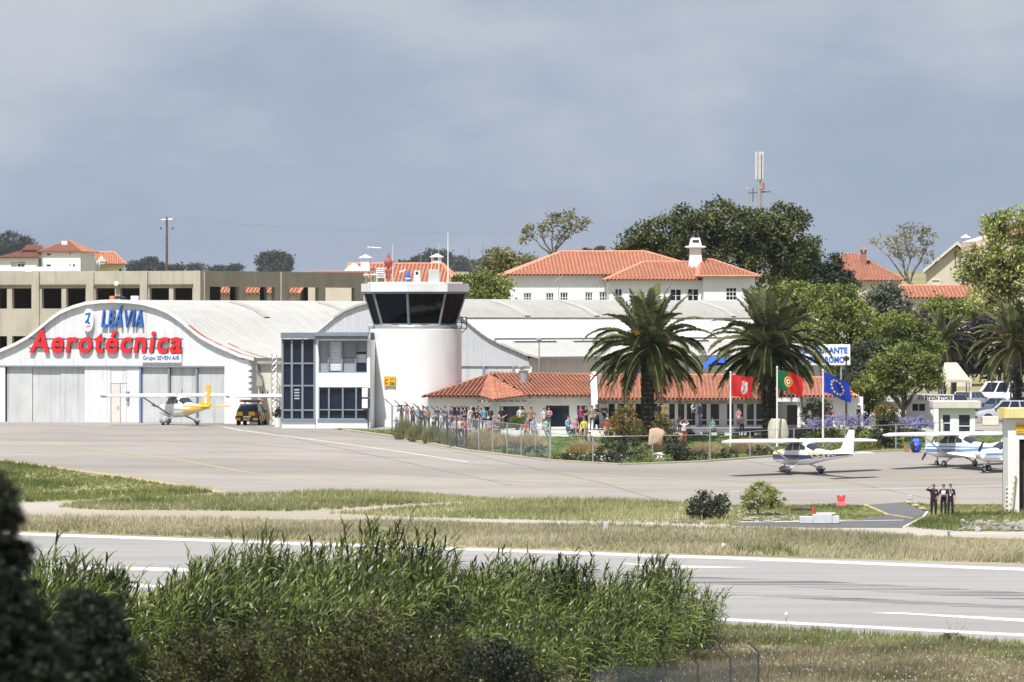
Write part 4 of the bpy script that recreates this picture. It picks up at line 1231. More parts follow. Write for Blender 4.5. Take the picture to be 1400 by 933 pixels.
# right wing: glazed front set back under the eave, white posts
x0, x1 = Xd(817.5, 538.6), Xd(1064, 538.6)
m1 = MB(); m1.box(x0, x1, 538.6, 538.8, Zd(552.5, 538.6), ze2 + .1); m1.build('wall', CREAM, tb)
m1 = MB(); m1.box(x0, x1, 538.62, 538.8, gt - .2, gt + .25)
def px(x): return Xd(x, 538.5)
posts = [(818, 832), (840.5, 845), (853.5, 857.5), (865.5, 868.5), (878, 881), (905, 915), (922.5, 927), (935.5, 939), (950.5, 955), (966, 971.5), (983, 994), (1003, 1007.5), (1016.5, 1021), (1030.5, 1034), (1044, 1047), (1059, 1064)]
for a, b in posts: m1.box(px(a), px(b), 538.45, 538.62, gt - .2, Zd(552.5, 538.6) + .05)
m1.build('post', WMET, tb)
for (a, b), (c_, d_) in zip(posts, posts[1:]):
    m1 = MB(); m1.box(px(b) + .004, px(c_) - .004, 538.66, 538.7, gt + .25, Zd(552.5, 538.6) - .002)
    m1.build('glass_door', GLASS if (b < 1000) else mat_glass('pale_door_glass', (.05, .055, .065), .1), tb)
m1 = MB(); m1.box(px(832), px(1060), 538.5, 538.58, gt + .55, gt + .62); m1.build('door_rail', WMET, tb)
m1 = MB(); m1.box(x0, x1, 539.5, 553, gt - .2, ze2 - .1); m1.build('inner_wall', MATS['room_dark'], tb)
# entrance bay at right with flat canopy
m1 = MB(); m1.box(Xd(1060, 535), Xd(1094, 535), 535, 540.4, Zd(549.5, 535), Zd(545, 535)); m1.tube([(Xd(1092.5, 535.3), 535.3, gt - .2), (Xd(1092.5, 535.3), 535.3, Zd(549.4, 535.3))], .12, 8); m1.build('canopy', WMET, tb)
m1 = MB(); xw0, xw1 = Xd(1064.5, 541.3), Xd(1180, 541.3)
wall_open(m1, xw0, xw1, gt - .2, Zd(542.5, 541.3), 541.3, 541.6, [(Xd(1076, 541.3), Xd(1090.5, 541.3), gt - .2, Zd(554, 541.3))]); m1.box(xw0, xw1, 541.9, 551, gt, Zd(543.5, 541)); m1.build('wall', WHITE, tb)
m1 = MB(); m1.box(Xd(1076, 541.3) + .01, Xd(1090.5, 541.3) - .01, 541.45, 541.5, gt - .2, Zd(554, 541.3) - .01); m1.build('door', mat('door_brown', (.07, .05, .05), .5, .2, 2), tb)
m1 = MB(); m1.box(Xd(1021, 546), Xd(1048, 546), 545.6, 547, zr2 - .1, Zd(511.5, 546)); m1.build('roof_box', GREYC, tb)
tag(tb)
# terrace wall with striped kerb before the right wing, benches
tw_ = thing('terrace_wall', 'low grey terrace wall with black and white kerb blocks', 'wall', (0, 0, 0))
dT = 530.0; zt0 = gz(dT)
m1 = MB(); m1.box(Xd(936, dT), Xd(1060, dT), dT, dT + 8.3, zt0 - .3, Zd(586, dT)); m1.build('wall', mat('terrace_grey', (.19, .19, .19), .9, .12, 1), tw_)
m1 = MB(); x = 930.0; kx = 0
while x < 1058:
    m1.box(Xd(x, dT - .4), Xd(x + 10, dT - .4), dT - .42, dT - .02, zt0 - .3, zt0 + .22, kx % 2); x += 10.1; kx += 1
m1.build('kerb_block', [WMET, BLACK], tw_)
e = thing('bench', 'grey stone bench wall by the entrance canopy', 'bench', (Xd(1094, 531), 531, gz(531)))
m1 = MB(); m1.bbox(-.85, .85, -.2, .2, .05, .5, .04); m1.build('seat', GREYC, e)

# ------------------------------------------------------------------ white house on the rise with hipped roofs
HD = 640.0
fh = Face(692, HD, rad(3)); hs_ = fh.empty('white_villa', 'large white house with hipped orange roofs and stout chimney', 'house')
hu = fh.u; hw = lambda y: (YH - y) * HD / F - fh.z0
eA, rA = hw(376.5), hw(343.5)
xA0, xA1 = hu(695), hu(905)
mb = MB(); hip_roof(mb, hu(691), hu(990), -.45, 13.5, eA, rA, hl=hu(775) - hu(691), hr=hu(990) - hu(890), pitch=.3); mb.build('main_roof', [TILE_P, CHAN_P], hs_)
wins = [(715.5, 727, 414, 400.5), (746, 757.5, 414, 400.5), (765.5, 777, 414, 400), (799.5, 810.5, 414, 399.5), (819, 831, 414, 399)]
mb = MB(); wall_open(mb, hu(695), hu(986), 0, eA - .02, 0, .3, [(hu(a), hu(b), hw(c), hw(d)) for a, b, c, d in wins]); mb.box(hu(695), hu(986), .6, 13, 0, eA - .15)
mb.build('wall', WHITE2, hs_)
for a, b, c, d in wins: window(hs_, hu(a), hu(b), hw(c), hw(d), .1, 3, 2, .07)
# lower front block
fy = -3.2
eB = hw(383.5); rB = hw(358)
mb = MB()
P = [(hu(824), fy - .5, eB), (hu(958), fy - .5, eB), (hu(952), 3, rB), (hu(885), 3, rB)]
tile_face(mb, P, .3); tile_face(mb, [(hu(824), 4, eB), (hu(824), fy - .5, eB), (hu(885), 3, rB)], .3)
ridge(mb, P[0], P[3], .1); ridge(mb, P[2], P[3], .1); mb.build('porch_roof', [TILE_P, CHAN_P], hs_)
wB = [(836.5, 847.5, 416, 394.5), (912, 928, 414, 395), (935.5, 951.5, 414, 394.5)]
mb = MB(); wall_open(mb, hu(829), hu(962), 0, eB - .02, fy, fy + .3, [(hu(a), hu(b), hw(c), hw(d)) for a, b, c, d in wB]); mb.box(hu(829), hu(962), fy + .6, -.01, 0, eB - .1); mb.build('wall', WHITE2, hs_)
for a, b, c, d in wB: window(hs_, hu(a), hu(b), hw(c), hw(d), fy + .1, 2, 2, .08)
# right block
fy2 = -4.6; eC = hw(378); rC = hw(355)
mb = MB()
P = [(hu(949), fy2 - .5, eC), (hu(1031), fy2 - .5, eC), (hu(976), 2.2, rC), (hu(962), 2.2, rC)]
tile_face(mb, P, .3); tile_face(mb, [(hu(1031), fy2 - .5, eC), (hu(1031), 9, eC), (hu(976), 2.2, rC)], .3); tile_face(mb, [(hu(949), 9, eC), (hu(949), fy2 - .5, eC), (hu(962), 2.2, rC)], .3)
for i in range(4): ridge(mb, P[i - 1], P[i], .1) if i else None
mb.build('side_roof', [TILE_P, CHAN_P], hs_)
lat = [(hu(987) + (hu(991) - hu(987)) * 1.15 * i, hu(991) + (hu(991) - hu(987)) * 1.15 * i, hw(399 + 5.6 * j), hw(394.5 + 5.6 * j)) for i in range(3) for j in range(3)]
mb = MB(); wall_open(mb, hu(956), hu(1026), 0, eC - .02, fy2, fy2 + .3, lat); mb.box(hu(956), hu(1026), fy2 + .6, 8, 0, eC - .1); mb.build('wall', WHITE2, hs_)
mb = MB()
for a, b, c, d in lat: mb.box(a, b, fy2 + .14, fy2 + .17, c, d)
mb.build('lattice_window', GLASS, hs_)
mb = MB(); a, b = hu(953.5), hu(958); mb.add([(a, fy - .3, eB - .1), (b, fy - .3, eB - .1), (hu(961), 2.6, rB + .1), (hu(957), 2.6, rB + .1), (a, fy - .3, eB + .15), (b, fy - .3, eB + .15), (hu(961), 2.6, rB + .35), (hu(957), 2.6, rB + .35)], [(4, 5, 6, 7), (0, 1, 5, 4), (1, 2, 6, 5), (3, 0, 4, 7), (2, 3, 7, 6)]); mb.build('parapet', WHITE2, hs_)
mb = MB(); c0, c1 = hu(943.5), hu(961.5); cm = (c0 + c1) / 2; hwd = (c1 - c0) / 2
def frus(z0, z1, w0, w1, y=1.5): 
    mb.add([(cm - w0, y - w0, z0), (cm + w0, y - w0, z0), (cm + w0, y + w0, z0), (cm - w0, y + w0, z0), (cm - w1, y - w1, z1), (cm + w1, y - w1, z1), (cm + w1, y + w1, z1), (cm - w1, y + w1, z1)], [(0, 3, 2, 1), (4, 5, 6, 7), (0, 1, 5, 4), (1, 2, 6, 5), (2, 3, 7, 6), (3, 0, 4, 7)])
frus(hw(368), hw(339.5), hwd * 1.05, hwd * .8); frus(hw(339.4), hw(338), hwd * 1.1, hwd * 1.45); frus(hw(337.9), hw(336.2), hwd * 1.45, hwd * 1.4); frus(hw(336.1), hw(325), hwd * .92, hwd * .62)
ch = mb.build('chimney', WHITE2, hs_)
mb = MB(); mb.box(cm - hwd * .5, cm + hwd * .5, 1.5 - hwd * .92, 1.5 - hwd * .72, hw(331), hw(328)); mb.build('flue_slot', BLACK, ch)
mb = MB(); mb.tube([(hu(753), -4, hw(385.5)), (hu(768), -1.2, hw(378))], .05, 5); mb.tube([(hu(762), -1.8, 1), (hu(762), -1.8, hw(380))], .035, 5); mb.build('awning_bracket', STEEL, hs_)

# ------------------------------------------------------------------ other houses
def gable_house(name, label, x0, x1, d, yaw, ybase_wall, yeave, yridge, depth, wallm, roofm, hipl=0, hipr=0, over=.4, cat='house', wins=(), pitch=.32):
    f = Face(x0, d, rad(yaw)); e = f.empty(name, label, cat)
    L_ = f.u(x1); k = d / F; w_ = lambda y: (YH - y) * k - f.z0
    mb = MB(); hs = [(f.u(a), f.u(b), w_(c), w_(q)) for a, b, c, q in wins]
    wall_open(mb, over, L_ - over, min(0, w_(ybase_wall)), w_(yeave) - .02, 0, .3, hs); mb.box(over, L_ - over, .5, depth, min(0, w_(ybase_wall)), w_(yeave) - .1)
    if not hipl: mb.add([(over, 0, w_(yeave) - .1), (over, depth, w_(yeave) - .1), (over, depth / 2, w_(yridge) - .15)], [(0, 1, 2)])
    if not hipr: mb.add([(L_ - over, 0, w_(yeave) - .1), (L_ - over, depth, w_(yeave) - .1), (L_ - over, depth / 2, w_(yridge) - .15)], [(2, 1, 0)])
    mb.build('wall', wallm, e)
    mb = MB(); hip_roof(mb, 0, L_, -over, depth + over, w_(yeave), w_(yridge), hipl, hipr, pitch); mb.build('tile_roof', [roofm, CHAN_P], e)
    for h in hs: window(e, *h, .1, 1 if h[1] - h[0] < .8 else 2, 1, .08)
    return f, e, w_


def chimney(e, u0, u1, y, z0, z1, cap=True, m=None):
    mb = MB(); m = m or WHITE2; wd = u1 - u0
    mb.box(u0, u1, y - wd / 2, y + wd / 2, z0, z1)
    if cap:
        for s in (-1, 1):
            for t in (-1, 1): mb.box((u0 + u1) / 2 + s * wd * .4 - .07, (u0 + u1) / 2 + s * wd * .4 + .07, y + t * wd * .4 - .07, y + t * wd * .4 + .07, z1, z1 + .28)
        mb.add([(u0 - .2, y - wd / 2 - .2, z1 + .28), (u1 + .2, y - wd / 2 - .2, z1 + .28), (u1 + .2, y + wd / 2 + .2, z1 + .28), (u0 - .2, y + wd / 2 + .2, z1 + .28), ((u0 + u1) / 2, y, z1 + .6)], [(0, 3, 2, 1), (0, 1, 4), (1, 2, 4), (2, 3, 4), (3, 0, 4)])
    return mb.build('chimney', m, e)


f, e, w_ = gable_house('tiled_house', 'orange roofed house with two white chimneys behind the control tower', 470, 624, 700, -4, 430, 388, 360.5, 10, WHITE2, TILE_P, 0, 1.6)
chimney(e, f.u(491), f.u(503), 2, w_(385), w_(357)); chimney(e, f.u(584), f.u(597), 5.5, w_(372), w_(355.5))
mb = MB(); mb.prism([(f.u(470), w_(372)), (f.u(497), w_(372)), (f.u(483.5), w_(360))], -1.2, 2); mb.build('dormer_gable', WHITE2, e)
mb = MB(); mb.tube([(f.u(502), 3, w_(360)), (f.u(502), 3, w_(336))], .04, 5); mb.tube([(f.u(498), 3, w_(337.5)), (f.u(517), 3, w_(339))], .03, 5); mb.build('aerial', STEEL, e)
f, e, w_ = gable_house('distant_house', 'cream gabled house with orange roof seen through the concrete openings', 290, 410, 690, -12, 440, 402, 374, 9, BEIGE, TILE_P)
f, e, w_ = gable_house('distant_house', 'pale stone house seen through the right openings of concrete building', 415, 505, 690, -10, 440, 380, 372, 9, BEIGE, TILE_P)

M_FARW = mat('far_white_wall', (.78, .78, .77), .85, .05, .5)
f, e, w_ = gable_house('hillside_house', 'big white house with several red roofs on far left hill', 52, 114, 1100, -10, 380, 345, 329, 9, M_FARW, TILE_O, 3.0, 3.0, wins=((63, 70, 350, 346), (63, 70, 365.5, 361.5), (94, 97, 349, 344), (94, 97, 365, 361), (99, 103, 365.5, 361)))
chimney(e, f.u(78), f.u(86), 3, w_(343), w_(329.5), False)
mb = MB(); a, b = f.u(3), f.u(53); wall_open(mb, a, b, 0, w_(352.5), -1.5, -1.2, [(f.u(19), f.u(38), w_(367), w_(358.5))]); mb.box(a, b, -1, 9, 0, w_(353)); mb.build('wing_wall', M_FARW, e)
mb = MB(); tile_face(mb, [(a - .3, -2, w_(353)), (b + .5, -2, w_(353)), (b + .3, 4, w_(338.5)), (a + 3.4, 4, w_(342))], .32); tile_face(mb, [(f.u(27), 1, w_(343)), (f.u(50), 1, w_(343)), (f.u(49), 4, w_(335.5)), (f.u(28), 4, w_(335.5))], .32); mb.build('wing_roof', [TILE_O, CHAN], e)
window(e, f.u(27), f.u(37), w_(367), w_(360), -1.38, 2, 1, .1)
f, e, w_ = gable_house('hillside_house', 'yellow walled house with plain orange roof on far left hill', 104, 173, 1110, 6, 385, 361.5, 344.5, 8, mat('far_yellow_wall', (.72, .62, .32), .85, .06, .6), TILE_P, 0, 1.5, wins=((146, 153, 374, 370), (162, 167, 372, 367)))
mb = MB(); mb.box(f.u(104), f.u(136), -1.3, -.01, 0, w_(357)); mb.build('white_bay', M_FARW, e)
mb = MB(); mb.prism([(f.u(133), w_(358)), (f.u(145), w_(358)), (f.u(139), w_(350))], -.8, 3); mb.box(f.u(134), f.u(144), -.7, .4, w_(361.4), w_(357.9)); mb.build('dormer', CREAM, e)
chimney(e, f.u(114), f.u(119), 3, w_(350), w_(340), False, CREAM)
e = thing('warehouse', 'low warehouse with pale bluish metal roof behind concrete parapet', 'building', (Xd(-60, 800), 800, gz(800)), rad(-2))
mb = MB(); Lq = Xd(100, 800) - Xd(-60, 800); zz = lambda y: (YH - y) * 800 / F - gz(800)
mb.prism([(0, 0), (Lq, 0), (Lq, zz(371)), (0, zz(371))], .2, 11); mb.build('wall', GREYC, e)
mb = MB(); mb.add([(-.3, 0, zz(371)), (Lq, 0, zz(371)), (Lq - 1, 6, zz(364.5)), (-.3, 6, zz(364.5)), (Lq, 12, zz(371)), (-.3, 12, zz(371))], [(0, 1, 2, 3), (3, 2, 4, 5), (1, 4, 2)]); mb.build('metal_roof', mat('pale_metal_roof', (.55, .62, .66), .4, .08, .5), e)
mb = MB(); c0 = Xd(40, 800) - Xd(-60, 800); mb.add([(c0 - .8, -1, zz(374)), (c0 + .8, -1, zz(374)), (c0 + .8, .8, zz(374)), (c0 - .8, .8, zz(374)), (c0, 0, zz(369))], [(0, 1, 4), (1, 2, 4), (2, 3, 4), (3, 0, 4)]); mb.build('roof_cap', WMET, e)

f, e, w_ = gable_house('tiled_house', 'weathered red roofed house between the dark trees and the thin tree', 1120, 1238, 770, 4, 420, 384, 347, 11, BEIGE, TILE_O, 3.0, 4.2, wins=((1200, 1208, 396, 388),))
chimney(e, f.u(1182), f.u(1189), 3, w_(372), w_(345), True, TILE_O)
f, e, w_ = gable_house('annex_house', 'low house with fresh orange roof half hidden by shrubs', 1236, 1335, 665, 3, 430, 408, 391, 8, CREAM, TILE_P, 0, 0)
# beige gable-end house
f = Face(1264, 735, rad(-5)); e = f.empty('gable_house', 'beige house showing its gable end and small dark window', 'house')
u = f.u; w_ = lambda y: (YH - y) * 735 / F - f.z0
mb = MB(); mb.prism([(u(1266), 0), (u(1330), 0), (u(1330), w_(352)), (u(1308), w_(337)), (u(1266), w_(372))], 0, 10); mb.build('wall', BEIGE, e)
mb = MB()
for (xa, ya), (xb, yb) in (((1262, 374), (1308.5, 335)), ((1308.5, 335), (1334, 354))):
    A_, B_ = Vector((u(xa), 0, w_(ya))), Vector((u(xb), 0, w_(yb))); q = Vector((0, 0, .28))
    mb.add([A_ + Vector((0, -.5, 0)), B_ + Vector((0, -.5, 0)), B_ + Vector((0, 10.3, 0)), A_ + Vector((0, 10.3, 0)), A_ + Vector((0, -.5, .3)), B_ + Vector((0, -.5, .3)), B_ + Vector((0, 10.3, .3)), A_ + Vector((0, 10.3, .3))], [(0, 1, 5, 4), (4, 5, 6, 7), (0, 3, 2, 1), (1, 2, 6, 5), (3, 0, 4, 7)])
mb.build('roof', mat('pale_verge', (.62, .58, .52), .8, .1, 1), e)
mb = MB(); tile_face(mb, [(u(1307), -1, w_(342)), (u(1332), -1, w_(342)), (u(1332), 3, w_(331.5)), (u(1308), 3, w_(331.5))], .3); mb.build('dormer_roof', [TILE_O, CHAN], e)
window(e, u(1273), u(1286), w_(389.5), w_(382), -.02, 1, 1, .1, CREAM)
mb = MB(); mb.tube([(u(1306), -.08, w_(362)), (u(1306), -.08, w_(345)), (u(1309), -.08, w_(343))], .05, 5); mb.build('downpipe', DARK, e)
chimney(e, u(1315), u(1323), 3, w_(335), w_(329))
# pink stone house behind the bright tree
M_PINK = mat('pink_stone', (.66, .52, .44), .9, .2, 1.2, bump=.4, bscale=4, dirt=(.8, .74, .68), dirt_amt=.7)
f = Face(1330, 705, rad(4)); e = f.empty('stone_house', 'pink and white mottled house wall behind the bright leafy tree', 'house')
u = f.u; w_ = lambda y: (YH - y) * 705 / F - f.z0
mb = MB(); mb.prism([(u(1332), 0), (u(1480), 0), (u(1480), w_(318)), (u(1372), w_(318)), (u(1334), w_(330))], 0, 10)
mb.build('wall', M_PINK, e)
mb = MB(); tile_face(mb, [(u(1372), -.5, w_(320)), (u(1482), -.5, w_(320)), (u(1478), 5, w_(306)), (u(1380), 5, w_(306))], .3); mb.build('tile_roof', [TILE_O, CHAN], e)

# telecom mast
e = thing('telecom_mast', 'tall grey telecom mast with long panel antennas above dark trees', 'mast', (Xd(1038, 765), 765, gz(765)))
km = 765 / F; zq = lambda y: (YH - y) * km - gz(765)
mb = MB(); mb.tube([(0, 0, 0), (0, 0, zq(210))], [.32, .22], 10); mb.build('pole', STEEL, e)
mb = MB()
for x, y in ((-.28, -.15), (.05, -.32), (.32, -.1)): mb.bbox(x - .12, x + .12, y - .08, y + .08, zq(246), zq(208), .03)
mb.build('panel_antenna', mat('antenna_grey', (.52, .52, .52), .6, .08, 2), e)
mb = MB()
for x in (-1.15, 1.25): mb.bbox(x - .12, x + .12, -.15, .05, zq(280), zq(257), .03)
mb.build('side_antenna', STEEL, e)
mb = MB(); mb.tube([(-1.15, 0, zq(264)), (1.25, 0, zq(262))], .07, 6); mb.tube([(-.6, 0, zq(276)), (-.6, 0, zq(258))], .05, 6); mb.build('cross_arm', DARK, e)
mb = MB(); mb.bbox(.12, .5, -.4, -.1, zq(260), zq(250), .03); mb.build('remote_unit', M_RUST, e)
e = thing('utility_pole', 'wooden utility pole with wires on the left skyline', 'pole', (Xd(228, 950), 950, gz(950)))
zq = lambda y: (YH - y) * 950 / F - gz(950)
mb = MB(); mb.tube([(0, 0, 0), (0, 0, zq(297))], [.2, .12], 8); mb.build('post', BARK, e)
mb = MB(); mb.tube([(-.75, 0, zq(301)), (.75, 0, zq(300))], .06, 5)
for x in (-.7, .7): mb.tube([(x, 0, zq(301)), (x, 0, zq(298.5))], .07, 6)
mb.build('cross_arm', STEEL, e)
mb = MB()
for x in (-.7, .7): mb.tube([(x, 0, zq(314)), (x, 0, zq(311))], .09, 6)
mb.build('insulator', DARK, e)
e = tag(thing('overhead_wire', 'faint overhead wires strung across the sky from the pole', 'wire', (Xd(228, 950), 950, gz(950))))
mb = MB()
for x, sg, z2 in ((-.7, -16, zq(336)), (.7, 60, zq(316))):
    mb.tube([(x + (sg - x) * t, t * 30, zq(300) + (z2 - zq(300)) * t - 3.2 * t * (1 - t)) for t in np.linspace(0, 1, 14)], .005, 4)
mb.build('wire', DARK, e)
# ------------------------------------------------------------------ light aeroplanes
M_PW = mat('aircraft_white', (.82, .82, .82), .25, .03, 1, coat=.4)
M_NAVY = mat('aircraft_navy', (.015, .03, .12), .25, .1, 1, coat=.4)
M_CREAMY = mat('aircraft_cream_yellow', (.74, .60, .30), .3, .05, 1, coat=.3)
M_AYEL = mat('aircraft_yellow', (.80, .50, .02), .3, .05, 1, coat=.3)
M_ABLUE = mat('aircraft_blue', (.10, .26, .55), .3, .05, 1, coat=.3)
M_GREYT = mat('aircraft_mid_grey', (.30, .31, .33), .4, .1, 2)  # plain grey for wing tips, struts, fairings and a trim line
M_WIND = mat_glass('aircraft_window', (.02, .025, .03), .05)
M_WINDP = mat_clear('windscreen_clear', (.62, .72, .75), .14)

ST_HIGH = [(2.06, 1.02, 1.40, .20), (1.96, .84, 1.52, .42), (1.3, .70, 1.60, .50), (.78, .66, 1.66, .53), (.42, .65, 1.90, .54), (.12, .64, 2.08, .55), (-.9, .66, 2.11, .55), (-1.6, .73, 2.05, .51), (-2.0, .80, 1.86, .47), (-2.5, .88, 1.66, .41), (-3.6, 1.02, 1.58, .29), (-4.8, 1.16, 1.54, .18), (-5.95, 1.28, 1.50, .07)]
ST_LOW = [(2.1, .95, 1.25, .18), (2.0, .80, 1.35, .40), (1.3, .68, 1.44, .50), (.8, .64, 1.50, .54), (.4, .63, 1.72, .55), (0, .62, 1.92, .56), (-.9, .63, 1.95, .56), (-1.6, .68, 1.85, .53), (-2.2, .76, 1.66, .47), (-3.4, .90, 1.48, .32), (-4.6, 1.02, 1.40, .18), (-5.3, 1.08, 1.36, .08)]
NEX = 3.2


def fus_at(ST, x):
    xs = [s[0] for s in ST][::-1]
    zb = np.interp(x, xs, [s[1] for s in ST][::-1]); zt = np.interp(x, xs, [s[2] for s in ST][::-1]); hw_ = np.interp(x, xs, [s[3] for s in ST][::-1])
    return zb, zt, hw_


def fus_y(ST, x, z):
    zb, zt, hw_ = fus_at(ST, x); r = min(abs((z - (zb + zt) / 2) / ((zt - zb) / 2)), .995)
    return hw_ * (1 - r ** NEX) ** (1 / NEX)


def patch(mb, ST, x0, x1, zlo, zhi, side, off=.012, nx=10, nz=5, mi=0):
    """panel lying on the fuselage side; zlo / zhi functions of x"""
    P = []
    for i in range(nx + 1):
        x = x0 + (x1 - x0) * i / nx; row = []
        for j in range(nz + 1):
            z = zlo(x) + (zhi(x) - zlo(x)) * j / nz
            row.append((x, side * (fus_y(ST, x, z) + off), z))
        P.append(row)
    mb.grid(P, mi)


def fuselage(ST, m, parent, name='fuselage'):
    mb = MB(); n = 28; P = []
    for x, zb, zt, hw_ in ST:
        row = []
        for k in range(n + 1):
            t = 2 * PI * k / n; c, s = math.cos(t), math.sin(t)
            row.append((x, hw_ * math.copysign(abs(c) ** (2 / NEX), c), (zb + zt) / 2 + (zt - zb) / 2 * math.copysign(abs(s) ** (2 / NEX), s)))
        P.append(row)
    mb.grid(P); mb.add(P[0][:-1], [tuple(range(n))]); mb.add(P[-1][:-1], [tuple(range(n))[::-1]])
    return mb.build(name, m, parent, smooth=True)


AF = [(0, 0), (.02, .35), (.08, .62), (.25, 1), (.45, .95), (.75, .5), (1, .03), (.75, -.25), (.3, -.45), (.08, -.35)]


def wing_mb(mb, sects, mi=0):
    """sects: (y, x_leading, chord, z, thickness)"""
    P = []
    for y, xl, c, z, t in sects:
        P.append([(xl - a * c, y, z + b * t) for a, b in AF] + [(xl - AF[0][0] * c, y, z + AF[0][1] * t)])
    mb.grid(P, mi); n = len(AF)
    mb.add(P[0][:-1], [tuple(range(n))], mi); mb.add(P[-1][:-1], [tuple(range(n))[::-1]], mi)


def fin_mb(mb, pts, th, mi=0):
    """vertical surface: polygon in (x, z), thickness th"""
    mb.prism([(x, z) for x, z in pts], -th / 2, th / 2, mi)


def wheel(parent, x, y, r, w_=.14, pant=None, zo=0):
    mb = MB()
    pr = [(r * .55, -w_ / 2), (r * .9, -w_ / 2), (r, -w_ / 4), (r, w_ / 4), (r * .9, w_ / 2), (r * .55, w_ / 2)]
    t = MB(); t.lathe(pr, 20); mb.add([(x + a, y + c, r + b + zo) for a, b, c in t.v], t.f)
    o = mb.build('wheel', BLACK, parent, smooth=True)
    h = MB(); t = MB(); t.lathe([(.02, -w_ * .53), (r * .55, -w_ * .53), (r * .55, w_ * .53), (.02, w_ * .53)], 14); h.add([(x + a, y + c, r + b + zo) for a, b, c in t.v], t.f)
    h.build('hub', STEEL, o)
    if pant:
        q = MB(); q.ell((x + .05, y, r + .1 + zo), (.46, .17, .19), 14, 10); q.build('fairing', pant, o, smooth=True)
    return o


def prop(parent, x, z, length, ang, m=DARK):
    mb = MB()
    for s in (0, PI):
        a = ang + s; c, si = math.cos(a), math.sin(a); P = []
        for t, wd in ((.08, .05), (.3, .08), (.6, .075), (.9, .05), (1, .02)):
            r = length / 2 * t; tw = .6 * (1 - t) + .25
            P.append([(x + .04 + wd * math.sin(tw) * q, c * r - si * wd * q * math.cos(tw), z + si * r + c * wd * q * math.cos(tw)) for q in (-1, 1)])
        P2 = [[(p[0] + .025, p[1], p[2]) for p in row] for row in P]
        mb.grid(P); mb.grid(P2); mb.grid([[a_[0], b_[0]] for a_, b_ in zip(P, P2)]); mb.grid([[a_[1], b_[1]] for a_, b_ in zip(P, P2)])
    o = mb.build('propeller', m, parent)
    s = MB(); P = []
    t = MB(); t.lathe([(.17, 0), (.16, .1), (.1, .24), (.01, .32)], 16); s.add([(x + c, a, z + b) for a, b, c in t.v], t.f); s.build('spinner', M_PW, o, smooth=True)
    return o


